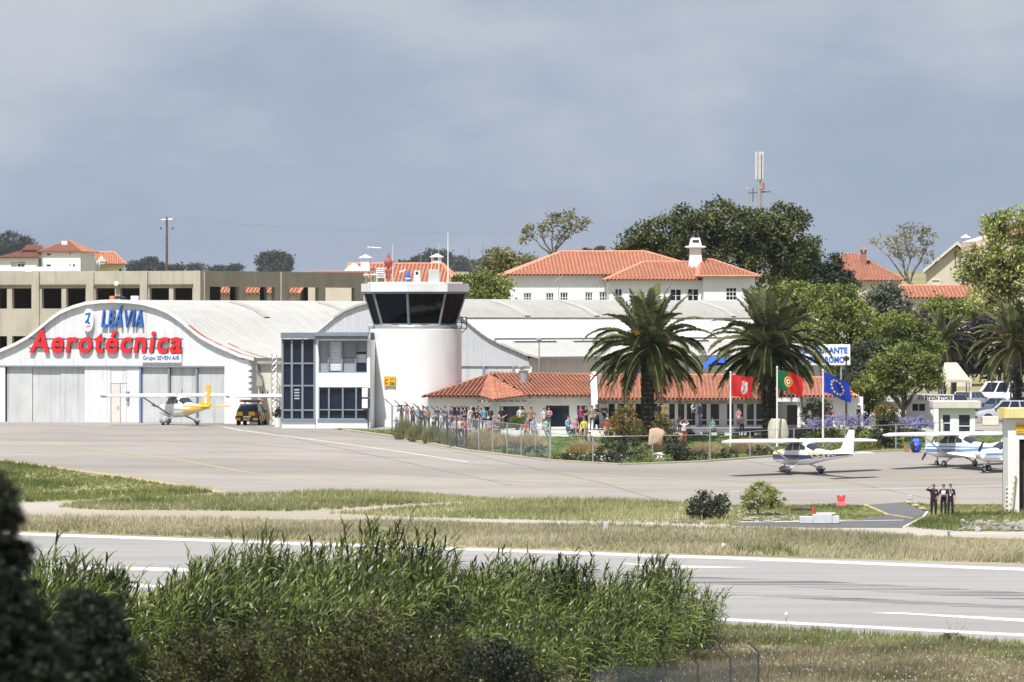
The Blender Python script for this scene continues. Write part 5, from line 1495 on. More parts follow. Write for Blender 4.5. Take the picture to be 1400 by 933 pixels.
def high_wing(name, label, loc, heading, livery, pants=True, group=None, prop_ang=.6):
    e = thing(name, label, 'aeroplane', (loc[0], loc[1], loc[2] - .12), heading, group)
    ST = ST_HIGH
    body = fuselage(ST, livery['body'], e)
    for s in (1, -1):
        mb = MB(); sec = [(.3, .38, 1.63, 2.09, .21), (2.6, .38, 1.63, 2.09, .20), (5.2, .22, 1.2, 2.11, .15), (5.45, .12, 1.0, 2.11, .08)]
        wing_mb(mb, [(s * y, a, c, z, t) for y, a, c, z, t in sec]); w = mb.build('wing', M_PW, e, smooth=True)
        mb = MB(); mb.ell((-.35, s * 5.45, 2.11), (.58, .16, .10), 12, 8); mb.build('wing_tip', livery.get('tip', M_PW), w, smooth=True)
        mb = MB(); mb.tube([(-.15, s * .5, .82), (-.25, s * 2.55, 2.05)], [.06, .05], 8); mb.build('strut', livery.get('strut', M_PW), e)
    mb = MB(); mb.box(-1.1, .3, -.45, .45, 2.05, 2.17); mb.build('wing_centre', M_PW, e)
    # windows
    for s in (1, -1):
        for x0, x1, zl, zh in ((.45, -.28, 1.56, 1.98), (-.36, -1.0, 1.58, 2.0), (-1.08, -1.62, 1.62, 1.96)):
            mb = MB(); 
            patch(mb, ST, x0, x1, lambda x: zl, lambda x: min(zh, zh - max(0, x - .12) * .75, zh + (x + 1.2) * .35 if x < -1.2 else zh), s, .012)
            mb.build('side_window', M_WIND, body)
    def topstrip(x0, x1, wd, m, nm, nx=6, ny=8):
        mb = MB(); P = []
        for i in range(nx + 1):
            x = x0 + (x1 - x0) * i / nx; zb, zt, hw_ = fus_at(ST, x); row = []
            for j in range(ny + 1):
                t = math.radians(90 + wd * (j / ny * 2 - 1)); c, s_ = math.cos(t), math.sin(t)
                row.append((x, (hw_ + .012) * math.copysign(abs(c) ** (2 / NEX), c), (zb + zt) / 2 + ((zt - zb) / 2 + .012) * abs(s_) ** (2 / NEX)))
            P.append(row)
        mb.grid(P); return mb.build(nm, m, body)
    topstrip(.74, .16, 62, M_WIND, 'windscreen'); topstrip(-1.68, -2.42, 60, M_WIND, 'rear_window')
    livery['paint'](ST, body, e, topstrip)
    # tail
    mb = MB(); fin_mb(mb, [(-3.5, 1.54), (-4.75, 1.74), (-5.6, 2.88), (-5.86, 2.90), (-5.70, 1.5), (-5.2, 1.45)], .09); fi = mb.build('fin', livery['fin'], e)
    mb = MB(); fin_mb(mb, [(-5.88, 2.88), (-6.16, 2.86), (-6.06, 1.9), (-6.0, 1.34), (-5.72, 1.34)], .07); mb.build('rudder', livery.get('rudder', livery['fin']), e)
    if 'fin_mark' in livery: livery['fin_mark'](fi)
    for s in (1, -1):
        mb = MB(); wing_mb(mb, [(s * .05, -4.95, 1.3, 1.44, .11), (s * 1.6, -5.2, .85, 1.44, .09), (s * 1.72, -5.3, .65, 1.44, .05)]); mb.build('tailplane', livery.get('tail', M_PW), e, smooth=True)
    # gear
    for s in (1, -1):
        mb = MB(); mb.tube([(-.75, s * .42, .74), (-.8, s * .9, .55), (-.82, s * 1.2, .34)], [.07, .05, .04], 8); mb.build('gear_leg', livery.get('leg', STEEL), e)
        wheel(e, -.82, s * 1.27, .2, .15, livery.get('pant') if pants else None, .12)
    mb = MB(); mb.tube([(1.25, 0, .78), (1.33, 0, .32)], .045, 8); mb.build('nose_leg', STEEL, e)
    wheel(e, 1.35, .0, .17, .12, livery.get('pant') if pants else None, .12)
    prop(e, 2.07, 1.24, 1.9, prop_ang)
    mb = MB(); mb.tube([(-1.3, .15, 2.22), (-1.55, .15, 2.55)], .012, 5); mb.tube([(-.6, -.2, 2.25), (-.85, -.2, 2.6)], .012, 5); mb.build('aerial', DARK, e)
    return e


def paint_navy(ST, body, e, top):
    for s in (1, -1):
        mb = MB(); patch(mb, ST, 1.95, -5.7, lambda x: 1.08 + max(0, -x - 2.2) * .075, lambda x: 1.29 + max(0, -x - 2.2) * .055, s, .010, 24, 3); mb.build('navy_band', M_NAVY, body)
        mb = MB(); patch(mb, ST, 1.95, -5.6, lambda x: 1.00 + max(0, -x - 1.0) * .085, lambda x: 1.055 + max(0, -x - 1.0) * .08, s, .011, 24, 2); mb.build('navy_line', M_NAVY, body)
        mb = MB(); patch(mb, ST, 1.98, .8, lambda x: 1.30, lambda x: fus_at(ST, x)[1] - .012, s, .010, 8, 5); mb.build('yellow_panel', M_CREAMY, body); mb = MB(); patch(mb, ST, -1.9, -5.6, lambda x: 1.30 + max(0, -x - 2.2) * .052, lambda x: min(1.50, fus_at(ST, x)[1] - .02), s, .010, 16, 4); mb.build('yellow_panel', M_CREAMY, body)
    top(1.95, .78, 70, M_CREAMY, 'yellow_cowl_top')


def reg_letters(body, ST, txt, x0, x1, z0, z1, m):
    for s in (1, -1):
        P, Fs = text_mesh(txt, x1 - x0, z1 - z0, .004, .12, .03)
        V = []
        for a, b, c in P:
            x = (x1 - a) if s > 0 else (x0 + a)
            z = z0 + c; V.append((x, s * (fus_y(ST, x, z) + .016 + (b + .002) * 0), z))
        mb = MB(); mb.add(V, Fs); mb.build('registration', m, body)


def paint_navy_reg(ST, body, e, top):
    paint_navy(ST, body, e, top)
    reg_letters(body, ST, 'CS-AYN', -4.5, -2.2, 1.13, 1.38, M_PW)


def paint_yellow(ST, body, e, top):
    for s in (1, -1):
        mb = MB(); patch(mb, ST, -2.2, -5.9, lambda x: fus_at(ST, x)[0] + .03, lambda x: min(fus_at(ST, x)[1] - .03, 1.05 + max(0, -x - 2.2) * .22), s, .010, 20, 5); mb.build('yellow_tail_panel', M_AYEL, body)
        mb = MB(); patch(mb, ST, -.9, -3.2, lambda x: 1.16, lambda x: 1.21, s, .011, 10, 2); mb.build('pale_line', M_GREYT, body)


def mark_G(fi):
    for s in (1, -1):
        P, Fs = text_mesh('G', .55, .85, .01, .1, .05); mb = MB()
        mb.add([((-5.72 + (.55 - a) if s > 0 else -5.72 + a) , s * (.055 + abs(b)), 1.62 + c) for a, b, c in P], Fs); mb.build('marking', M_PW, fi)


def paint_blue(ST, body, e, top):
    for s in (1, -1):
        mb = MB(); patch(mb, ST, 1.9, -5.6, lambda x: 1.02 + max(0, -x - 1.5) * .07, lambda x: 1.20 + max(0, -x - 1.5) * .06, s, .010, 20, 3); mb.build('blue_band', M_ABLUE, body)
        mb = MB(); patch(mb, ST, 1.9, -5.6, lambda x: 1.32, lambda x: 1.39, s, .011, 20, 2); mb.build('blue_line', M_ABLUE, body)


def paint_none(*a): pass


def gp(x, y):
    X, Y = G(x, y); return (X, Y, gz(Y) + .012)


def hd(deg):
    """heading so that 0 = straight away, positive turns the nose to the left in the picture"""
    return rad(90 + deg)


p = gp(1089, 648)
high_wing('light_aeroplane', 'white high wing aeroplane with navy stripe and yellow upper cowling on the apron', p, hd(33), dict(body=M_PW, fin=M_PW, pant=mat('fairing_dark', (.07, .08, .11), .25, .1, 2, coat=.4), paint=paint_navy_reg, leg=M_PW), prop_ang=.5)
p = (Xd(240, 547), 547, gz(547) + .012)
high_wing('light_aeroplane', 'white high wing aeroplane with yellow tail parked at the lettered hangar', p, hd(25), dict(body=M_PW, fin=M_AYEL, tail=M_AYEL, pant=M_GREYT, paint=paint_yellow, fin_mark=mark_G, tip=M_GREYT, strut=M_GREYT), prop_ang=.25)
p = gp(1300, 638)
high_wing('light_aeroplane', 'white high wing aeroplane with blue stripes behind a low wing one', p, hd(38), dict(body=M_PW, fin=M_PW, tip=M_PW, paint=paint_blue), pants=False, prop_ang=2.2)
p = (Xd(421, 544.6), 544.6, gz(544.6) + .012)
high_wing('light_aeroplane', 'white aeroplane mostly hidden behind the glazed stairwell, one wing showing', p, hd(186), dict(body=M_PW, fin=M_PW, tip=M_GREYT, paint=paint_none), pants=False)


def low_wing(name, label, loc, heading, prop_ang=.9):
    e = thing(name, label, 'aeroplane', loc, heading); ST = ST_LOW
    body = fuselage(ST, M_PW, e)
    for s in (1, -1):
        mb = MB(); wing_mb(mb, [(s * y, a, c, z, t) for y, a, c, z, t in ((.35, .75, 1.75, .74, .17), (1.1, .6, 1.6, .80, .16), (4.4, .5, 1.5, 1.08, .13), (4.75, .35, 1.2, 1.12, .06))]); w = mb.build('wing', M_PW, e, smooth=True)
        for x0, x1, zl, zh in ((.3, -.5, 1.45, 1.84), (-.58, -1.3, 1.47, 1.84), (-1.36, -1.8, 1.5, 1.74)):
            mb = MB(); patch(mb, ST, x0, x1, lambda x: zl, lambda x: zh - max(0, x) * .7, s, .012); mb.build('side_window', M_WIND, body)
        mb = MB(); patch(mb, ST, 1.9, -4.8, lambda x: 1.08 + max(0, -x - 2) * .05, lambda x: 1.18 + max(0, -x - 2) * .05, s, .010, 20, 2); mb.build('blue_line', M_ABLUE, body)
        mb = MB(); mb.tube([(-.2, s * 1.6, .78), (-.2, s * 1.6, .3)], [.14, .05], 8); mb.build('gear_leg', M_PW, e)
        wheel(e, -.22, s * 1.6, .22, .16)
        mb = MB(); wing_mb(mb, [(s * .05, -4.3, 1.0, 1.2, .07), (s * 1.7, -4.5, .8, 1.2, .04)]); mb.build('tailplane', M_PW, e, smooth=True)
    mb = MB(); P = []
    for i in range(6):
        x = .78 - .7 * i / 5; zb, zt, hw_ = fus_at(ST, x); row = []
        for j in range(9):
            t = rad(90 + 58 * (j / 8 * 2 - 1)); c, s_ = math.cos(t), math.sin(t)
            row.append((x, (hw_ + .012) * math.copysign(abs(c) ** (2 / NEX), c), (zb + zt) / 2 + ((zt - zb) / 2 + .012) * abs(s_) ** (2 / NEX)))
        P.append(row)
    mb.grid(P); mb.build('windscreen', M_WIND, body)
    mb = MB(); fin_mb(mb, [(-3.6, 1.42), (-4.4, 1.6), (-4.9, 2.25), (-5.35, 2.25), (-5.4, 1.2), (-4.6, 1.2)], .09); mb.build('fin', M_PW, e)
    mb = MB(); mb.tube([(1.6, 0, .75), (1.65, 0, .2)], .05, 8); mb.build('nose_leg', M_PW, e); wheel(e, 1.67, 0, .2, .14)
    prop(e, 2.12, 1.15, 1.85, prop_ang)
    return e


p = gp(1372, 646)
low_wing('low_wing_aeroplane', 'white low wing aeroplane partly behind the striped pillar, propeller slanting', p, rad(180 + 40), 1.0)

# ------------------------------------------------------------------ cars
def car(name, label, cat, loc, rz, paint, dims=(4.1, 1.7, 1.42), kind='hatch', two=None, group=None):
    """x forward, y left; profile lofted with a tapered greenhouse"""
    L_, Wd, H = dims; e = thing(name, label, cat, loc, rz, group); hl = L_ / 2; hw_ = Wd / 2
    r = .30 if kind != 'van' else .34
    zs, zb_ = .28, (.92 if kind != 'van' else 1.05)
    mb = MB()
    if kind == 'van': ST = [(hl, .45, .75, .80), (hl - .08, .30, .92, .93), (hl - .9, .28, 1.08, 1), (hl - 1.0, .28, 1.1, 1), (-hl + .1, .28, 1.1, 1), (-hl, .34, 1.08, .96)]
    elif kind == 'sedan': ST = [(hl, .45, .62, .80), (hl - .08, .28, .74, .93), (hl - .6, .25, .88, .99), (hl - 1.1, .24, .93, 1), (-hl + .9, .24, .95, 1), (-hl + .1, .3, .92, .97), (-hl, .42, .86, .9)]
    else: ST = [(hl, .45, .62, .80), (hl - .08, .28, .74, .93), (hl - .6, .25, .88, .99), (hl - 1.0, .24, .93, 1), (-hl + .5, .24, .98, 1), (-hl + .08, .3, .95, .97), (-hl, .42, .88, .93)]
    P = []
    for x, z0, z1, wf in ST:
        w_ = hw_ * wf; P.append([(x, -w_ * .93, z0), (x, -w_, z0 + (z1 - z0) * .3), (x, -w_ * 1.0, z0 + (z1 - z0) * .7), (x, -w_ * .93, z1), (x, 0, z1 + .03), (x, w_ * .93, z1), (x, w_, z0 + (z1 - z0) * .7), (x, w_, z0 + (z1 - z0) * .3), (x, w_ * .93, z0), (x, -w_ * .93, z0)])
    mb.grid(P); mb.add(P[0][:-1], [tuple(range(9))]); mb.add(P[-1][:-1], [tuple(range(9))[::-1]])
    body = mb.build('body', paint, e, smooth=True)
    # greenhouse
    if kind == 'van': xf0, xf1, xr1, xr0 = hl - .95, hl - 1.55, -hl + .12, -hl + .03
    elif kind == 'sedan': xf0, xf1, xr1, xr0 = hl - 1.15, hl - 1.85, -hl + 1.35, -hl + .75
    else: xf0, xf1, xr1, xr0 = hl - 1.05, hl - 1.75, -hl + .55, -hl + .08
    zl = ST[3][2] - .01; wl, wt = hw_ * .93, hw_ * .74
    lo = [(xf0, -wl), (xr0, -wl), (xr0, wl), (xf0, wl)]; hi = [(xf1, -wt), (xr1, -wt), (xr1, wt), (xf1, wt)]
    mb = MB(); vs = [(x, y, zl) for x, y in lo] + [(x, y, H - .03) for x, y in hi] + [(x * .92 + .0, y * .85, H) for x, y in hi]
    mb.add(vs, [(4, 5, 1, 0), (5, 6, 2, 1), (6, 7, 3, 2), (7, 4, 0, 3), (8, 9, 5, 4), (9, 10, 6, 5), (10, 11, 7, 6), (11, 8, 4, 7), (11, 10, 9, 8)])
    mb.build('cabin', two or paint, e)
    def quad_on(a, b, c, d, u0, u1, v0, v1, off):
        a, b, c, d = map(Vector, (a, b, c, d)); n = (b - a).cross(d - a).normalized()
        f_ = lambda u_, v_: (a * (1 - u_) + b * u_) * (1 - v_) + (d * (1 - u_) + c * u_) * v_
        q = [f_(u0, v0), f_(u1, v0), f_(u1, v1), f_(u0, v1)]; ctr = sum(q, Vector()) / 4
        if (ctr - Vector((0, 0, .8))).dot(n) < 0: n = -n
        return [p + n * off for p in q]
    top = [(x, y, H - .03) for x, y in hi]; bot = [(x, y, zl) for x, y in lo]
    def pane(i, j, u0, u1, nm):
        mb = MB(); mb.add(quad_on(bot[i], bot[j], top[j], top[i], u0, u1, .08, .92, .012), [(0, 1, 2, 3)]); mb.build(nm, GLASS, e)
    for i, j in ((0, 1), (3, 2)):
        for u0, u1 in (((.08, .36), (.40, .66), (.70, .95)) if kind != 'sedan' else ((.12, .5), (.54, .86))): pane(i, j, u0, u1, 'side_window')
    pane(1, 2, .07, .93, 'rear_window'); pane(3, 0, .06, .94, 'windscreen')
    for sx, fx in ((1, hl - .8), (-1, -hl + .75)):
        for s in (1, -1):
            t = MB(); t.lathe([(r * .6, -.1), (r * .95, -.1), (r, -.05), (r, .05), (r * .95, .1), (r * .6, .1)], 18)
            m1 = MB(); m1.add([(fx + a, s * (hw_ - .09) + c, r + b) for a, b, c in t.v], t.f); wo = m1.build('wheel', BLACK, e, smooth=True)
            t = MB(); t.lathe([(.03, -.105), (r * .62, -.105), (r * .62, .105), (.03, .105)], 12); m1 = MB(); m1.add([(fx + a, s * (hw_ - .09) + c, r + b) for a, b, c in t.v], t.f); m1.build('rim', STEEL, wo)
            m1 = MB(); m1.lathe([(r + .05, -.02), (r + .05, .02)], 18); m2 = MB(); m2.add([(fx + a, s * (hw_ - .0) + c * .6, r + b) for a, b, c in m1.v], m1.f); m2.build('wheel_arch', DARK, e)
    for s in (1, -1):
        m1 = MB(); m1.bbox(-hl - .02, -hl + .1, s * hw_ * .68 - .13, s * hw_ * .68 + .13, .62, .84, .02); m1.build('tail_light', RED, e)
        m1 = MB(); m1.bbox(hl - .14, hl - .01, s * hw_ * .62 - .16, s * hw_ * .62 + .16, .52, .66, .02); m1.build('headlight', mat('headlight_lens', (.7, .72, .74), .15, .05, 2), e)
        m1 = MB(); m1.bbox(xf0 - .35, xf0 - .2, s * (hw_ + .02) - .06, s * (hw_ + .02) + .06, zl - .02, zl + .1, .02); m1.build('mirror', DARK, e)
    m1 = MB(); m1.bbox(-hl - .05, -hl + .12, -hw_ * .9, hw_ * .9, .32, .5, .03); m1.build('rear_bumper', DARK if kind == 'hatch' else paint, e)
    m1 = MB(); m1.bbox(hl - .16, hl + .02, -hw_ * .82, hw_ * .82, .3, .46, .03); m1.build('front_bumper', DARK, e)
    m1 = MB(); m1.box(-hl - .065, -hl - .05, -.26, .26, .52, .63); m1.build('number_plate', WMET, e)
    return e


M_SILV = mat('silver_car_paint', (.52, .54, .56), .3, .04, 1, metal=.3, coat=.5)
M_WCAR = mat('white_car_paint', (.78, .78, .79), .3, .04, 1, coat=.5)
M_DCAR = mat('dark_car_paint', (.03, .035, .06), .25, .06, 1, coat=.5)
M_BCAR = mat('bluegrey_car_paint', (.10, .14, .19), .3, .06, 1, coat=.5)
# follow-me car seen from behind
p = gp(344, 582); MY = mat('chequer_yellow', (.78, .48, .03), .45, .06, 2, coat=.3); MK = mat('chequer_black', (.02, .02, .025), .4, .1, 2, coat=.3)
p = (p[0], p[1] + 1.6, gz(p[1] + 1.6) + .012)
e = car('follow_me_car', 'black and yellow chequered airfield car with roof light bar', 'car', p, hd(-9), MK, (3.8, 1.62, 1.45), 'hatch', MK)
m1 = MB()
for y0, y1, z0, z1 in ((-.12 - .42, -.12, .66, .92), (.3, .72, .66, .92)): m1.box(-1.985, -1.94, y0, y1, z0, z1)
m1.box(-2.02, -2.001, -.75, -.42, .34, .50); m1.box(-2.02, -2.001, .45, .78, .34, .50); m1.box(-2.03, -2.003, -.2, .25, .33, .46)
for s in (1, -1):
    for x in (-1.4, -.6, .2, 1.0):
        m1.box(x, x + .4, s * .851 - .005, s * .851 + .005, .62, .82); m1.box(x - .4, x, s * .851 - .005, s * .851 + .005, .42, .62)
m1.build('chequer_panel', MY, e)
m1 = MB(); m1.bbox(-.35, .0, -.62, .62, 1.55, 1.74, .04); m1.box(-.25, -.1, -.5, -.45, 1.4, 1.56); m1.box(-.25, -.1, .45, .5, 1.4, 1.56); lb = m1.build('light_bar', DARK, e)
m1 = MB(); m1.bbox(-.36, .01, -.84, -.625, 1.56, 1.75, .03); m1.bbox(-.36, .01, .625, .84, 1.56, 1.75, .03); m1.build('lamp_end', mat('beacon_orange_red', (.6, .12, .05), .35, .1, 2), lb)

def pc(x, y, d=None):
    d = d or G(x, y)[1]; return (Xd(x, d), d, gz(d) + .02)
car('parked_car', 'silver hatchback nearest the gate pillar, side on in the car park', 'car', pc(1374, 577, 556), rad(182), M_SILV, (4.1, 1.7, 1.55))
car('parked_van', 'white people van standing behind the silver hatchback', 'van', pc(1366, 553, 592), rad(150), M_WCAR, (4.6, 1.8, 1.95), 'van')
car('parked_car', 'dark blue car with lit rear window under the pale awning', 'car', pc(1305, 548, 572), hd(4), M_DCAR, (3.8, 1.75, 1.6))
car('parked_car', 'silver grey car between the dark car and the white van', 'car', pc(1328, 550, 584), hd(-25), M_SILV, (4.2, 1.7, 1.45))
car('parked_car', 'blue grey estate car in front of the white van', 'car', pc(1358, 565, 570), rad(172), M_BCAR, (4.2, 1.7, 1.4), 'sedan')
car('parked_car', 'dark car left of the awning, seen through tree leaves', 'car', pc(1268, 548, 578), rad(170), M_DCAR, (4.0, 1.7, 1.42))
car('parked_car', 'dark grey car beneath the right hand palm fronds', 'car', pc(1392, 562, 572), rad(178), M_BCAR, (4.2, 1.7, 1.42))
car('parked_car', 'small white car behind the wall left of the shop sign', 'car', pc(1212, 546, 566), rad(180), M_WCAR, (4.0, 1.7, 1.42))

# ------------------------------------------------------------------ shop / kiosk at right
SD = 531.0; ks = thing('shop_kiosk', 'small white kiosk with flat roof and two windows behind the fence', 'kiosk', (Xd(1275, SD), SD, gz(SD)))
sx_ = lambda x: (x - 1275) * SD / F; sz_ = lambda y: (YH - y) * SD / F - gz(SD)
mb = MB(); hs = [(sx_(1287), sx_(1301), sz_(592), sz_(565.5)), (sx_(1309), sx_(1328), sz_(600), sz_(565.5))]
wall_open(mb, sx_(1285), sx_(1333), -.2, sz_(559), 0, .2, hs); mb.box(sx_(1285), sx_(1333), .45, 3, -.2, sz_(559.5)); mb.build('wall', WHITE, ks)
for h in hs: window(ks, *h, .08, 1, 2, .1, WMET, GLASS)
mb = MB(); mb.bbox(sx_(1275), sx_(1341), -.35, 4, sz_(559) + .003, sz_(548.5), .05); mb.build('flat_roof', mat('kiosk_roof', (.62, .58, .52), .8, .1, 1, streak=.2), ks)
mb = MB(); mb.box(sx_(1276), sx_(1283), -.35, .0, -.2, sz_(559)); mb.build('corner_post', WHITE, ks)
st = thing('shop_building', 'white low shop front with black lettering on its fascia', 'shop', (Xd(1230, 546), 546, gz(546)))
sx2 = lambda x: (x - 1230) * 546 / F; sz2 = lambda y: (YH - y) * 546 / F - gz(546)
mb = MB(); hs = [(sx2(1246), sx2(1266), sz2(563.5), sz2(551)), (sx2(1250), sx2(1262), sz2(585), sz2(570))]
wall_open(mb, sx2(1198), sx2(1280), -.2, sz2(549.5), 0, .2, hs); mb.box(sx2(1198), sx2(1280), .5, 4, -.2, sz2(550)); mb.build('wall', WHITE, st)
for h in hs: window(st, *h, .1, 2, 1, .07)
mb = MB(); mb.box(sx2(1196), sx2(1304), -.25, .25, sz2(549.4), sz2(539.5)); mb.build('fascia', WHITE2, st)
P, Fs = text_mesh('AVIATION STORE', sx2(1302) - sx2(1254), .33, .02, 0, .03, 1.1); mb = MB(); mb.add(P + np.array([sx2(1254), -.252, sz2(547.6)]), Fs); mb.build('lettering', BLACK, st)
mb = MB(); mb.box(sx2(1243), sx2(1304), -.275, -.256, sz2(548.8), sz2(547.9)); mb.box(sx2(1243), sx2(1304), -.275, -.256, sz2(541), sz2(540)); mb.build('sign_frame', CREAM, st)
e = thing('boundary_wall', 'white garden wall stepping down right of the european flag', 'wall', (Xd(1190, 548), 548, gz(548)))
mb = MB(); zq = lambda y: (YH - y) * 548 / F - gz(548); xq = lambda x: (x - 1190) * 548 / F
mb.prism([(xq(1128), -.2), (xq(1205), -.2), (xq(1205), zq(546)), (xq(1160), zq(541)), (xq(1128), zq(541))], 0, .3); mb.build('wall', WHITE2, e)
e = thing('canvas_canopy', 'beige canvas canopy above the dark blue car', 'canopy', (Xd(1306, 574), 574, gz(574)))
q = 574 / F; zq = lambda y: (YH - y) * q - gz(574)
mb = MB(); A_ = [(-19 * q, -1.2, zq(519)), (19 * q, -1.2, zq(519)), (19 * q, 2.5, zq(519)), (-19 * q, 2.5, zq(519))]; B_ = [(-14 * q, .6, zq(496)), (3 * q, .6, zq(496))]
mb.add(A_ + B_, [(0, 1, 5, 4), (1, 2, 5), (2, 3, 4, 5), (3, 0, 4)]); mb.add([(x, y, z - .2) for x, y, z in A_] + A_, [(0, 1, 5, 4), (1, 2, 6, 5), (2, 3, 7, 6), (3, 0, 4, 7)]); mb.build('canvas', mat('canvas_beige', (.58, .50, .37), .9, .1, 1), e)
mb = MB()
for x, y in ((-18 * q, -1.1), (18 * q, -1.1), (18 * q, 2.4), (-18 * q, 2.4)): mb.tube([(x, y, 0), (x, y, zq(520))], .05, 6)
mb.build('post', STEEL, e)
# restaurant sign on posts
e = thing('restaurant_sign', 'white sign board with blue capitals beside the palm crown', 'sign', (Xd(1128, 552), 552, gz(552)))
q = 552 / F; zq = lambda y: (YH - y) * q - gz(552); xq = lambda x: (x - 1128) * q
mb = MB(); mb.bbox(xq(1088), xq(1162.5), -.06, .06, zq(499.5), zq(471), .02); mb.build('board', mat('sign_board_white', (.74, .74, .76), .6, .06, 2, streak=.2), e)
mb = MB()
for t, xr, x0, yb, yt in (('RESTAURANTE', 1158.5, 1093, 483.5, 475), ('AER\u00d3DROMO', 1154.5, 1097, 496.5, 485.5)):
    P, Fs = text_mesh(t, xq(xr) - xq(x0), (yb - yt) * q, .02, 0, .035); mb.add(P + np.array([xq(x0), -.065, zq(yb)]), Fs)
mb.build('lettering', M_LBLUE, e)
mb = MB(); mb.tube([(xq(1090), .1, 0), (xq(1090), .1, zq(472))], .06, 6); mb.tube([(xq(1150), .1, 0), (xq(1150), .1, zq(472))], .06, 6); mb.build('post', STEEL, e)
# blue awning behind the palms
e = thing('blue_awning', 'blue awning on the hangar side between the two palm crowns', 'awning', (Xd(985, 548), 548, gz(548)))
q = 548 / F; zq = lambda y: (YH - y) * q - gz(548)
mb = MB(); mb.grid([[((x - 985) * q, y, zq(yy) - .15 * math.sin((x - 940) / 9)) for x in range(968, 1000, 5)] for y, yy in ((0, 499), (1.0, 493), (2.2, 490))]); mb.grid([[((x - 985) * q, y, zq(yy) - .2 - .15 * math.sin((x - 940) / 9)) for x in range(962, 1000, 6)] for y, yy in ((0, 499), (1.0, 493), (2.2, 490))]); mb.build('fabric', BLUE, e)
mb = MB()
for x in (969, 992): mb.tube([((x - 985) * q, .1, 0), ((x - 985) * q, .1, zq(502))], .05, 6)
mb.build('post', STEEL, e)
# slim lamp post before the white roof
e = thing('lamp_post', 'slim lamp post standing against the white hangar roof', 'street lamp', (Xd(737, 552), 552, gz(552)))
q = 552 / F; zq = lambda y: (YH - y) * q - gz(552)
mb = MB(); mb.tube([(0, 0, 0), (0, 0, zq(466))], [.06, .04], 8); mb.build('post', STEEL, e)
mb = MB(); mb.lathe([(.05, zq(467)), (.22, zq(465)), (.2, zq(463)), (.06, zq(461.5))], 12); mb.build('lamp', STEEL, e)
for x, d, yt, lb in ((1157, 540.5, 493, 'dark lamp post just behind the blue starred flag'), (1382, 556, 505, 'dark lamp post in front of the white van')):
    e = thing('lamp_post', lb, 'street lamp', (Xd(x, d), d, gz(d))); h = (YH - yt) * d / F - gz(d)
    mb = MB(); mb.tube([(0, 0, 0), (0, 0, h)], [.08, .05], 8); mb.build('post', DARK, e)
    mb = MB(); mb.lathe([(.05, h - .05), (.2, h + .02), (.22, h + .2), (.05, h + .32)], 12); mb.build('lamp', DARK, e)

# ------------------------------------------------------------------ flags
def flag_mat(name, fn):
    m, nt, b = new_mat(name); b.inputs['Roughness'].default_value = .75
    N, L = nt.nodes, nt.links
    uv = N.new('ShaderNodeUVMap'); sp = N.new('ShaderNodeSeparateXYZ'); L.new(uv.outputs[0], sp.inputs[0])
    c = fn(N, L, sp.outputs[0], sp.outputs[1])
    L.new(c, b.inputs['Base Color'])
    t = N.new('ShaderNodeBsdfTranslucent'); L.new(c, t.inputs[0]); mx = N.new('ShaderNodeMixShader'); mx.inputs[0].default_value = .3
    L.new(b.outputs[0], mx.inputs[1]); L.new(t.outputs[0], mx.inputs[2]); L.new(mx.outputs[0], N['Material Output'].inputs['Surface'])
    return m


def M2(N, L, op, a, b):
    m = N.new('ShaderNodeMath'); m.operation = op
    for i, v in enumerate((a, b)):
        if isinstance(v, (int, float)): m.inputs[i].default_value = v
        elif v is not None: L.new(v, m.inputs[i])
    return m.outputs[0]


def CM(N, L, f, a, b):
    m = N.new('ShaderNodeMix'); m.data_type = 'RGBA'; L.new(f, m.inputs[0])
    for i, v in ((6, a), (7, b)):
        if isinstance(v, tuple): m.inputs[i].default_value = (*v, 1)
        else: L.new(v, m.inputs[i])
    return m.outputs[2]


def disc(N, L, u, v, cu, cv, r, asp=1.5):
    du = M2(N, L, 'MULTIPLY', M2(N, L, 'SUBTRACT', u, cu), asp); dv = M2(N, L, 'SUBTRACT', v, cv)
    d = M2(N, L, 'SQRT', M2(N, L, 'ADD', M2(N, L, 'MULTIPLY', du, du), M2(N, L, 'MULTIPLY', dv, dv)), None)
    return M2(N, L, 'LESS_THAN', d, r)


def flag_pt(N, L, u, v):
    c = CM(N, L, M2(N, L, 'GREATER_THAN', u, .42), (.0, .13, .045), (.66, .02, .02))
    c = CM(N, L, disc(N, L, u, v, .42, .5, .26), c, (.75, .52, .04)); c = CM(N, L, disc(N, L, u, v, .42, .5, .19), c, (.62, .04, .03))
    c = CM(N, L, disc(N, L, u, v, .42, .5, .135), c, (.75, .72, .68)); return CM(N, L, disc(N, L, u, v, .42, .5, .05), c, (.05, .1, .35))


def flag_eu(N, L, u, v):
    c = CM(N, L, M2(N, L, 'GREATER_THAN', u, 2), (.01, .045, .42), (0, 0, 0))
    for i in range(12):
        a = 2 * PI * i / 12; c = CM(N, L, disc(N, L, u, v, .5 + .33 * math.sin(a) / 1.5, .5 + .33 * math.cos(a), .052), c, (.85, .68, .05))
    return c


def flag_red(N, L, u, v):
    c = CM(N, L, M2(N, L, 'GREATER_THAN', u, 2), (.68, .025, .025), (0, 0, 0))
    c = CM(N, L, disc(N, L, u, v, .64, .42, .24), c, (.78, .76, .76)); c = CM(N, L, disc(N, L, u, v, .58, .70, .12), c, (.78, .76, .76))
    c = CM(N, L, disc(N, L, u, v, .72, .66, .10), c, (.78, .76, .76)); c = CM(N, L, disc(N, L, u, v, .58, .30, .06), c, (.06, .07, .25)); return CM(N, L, disc(N, L, u, v, .66, .5, .05), c, (.45, .1, .15))


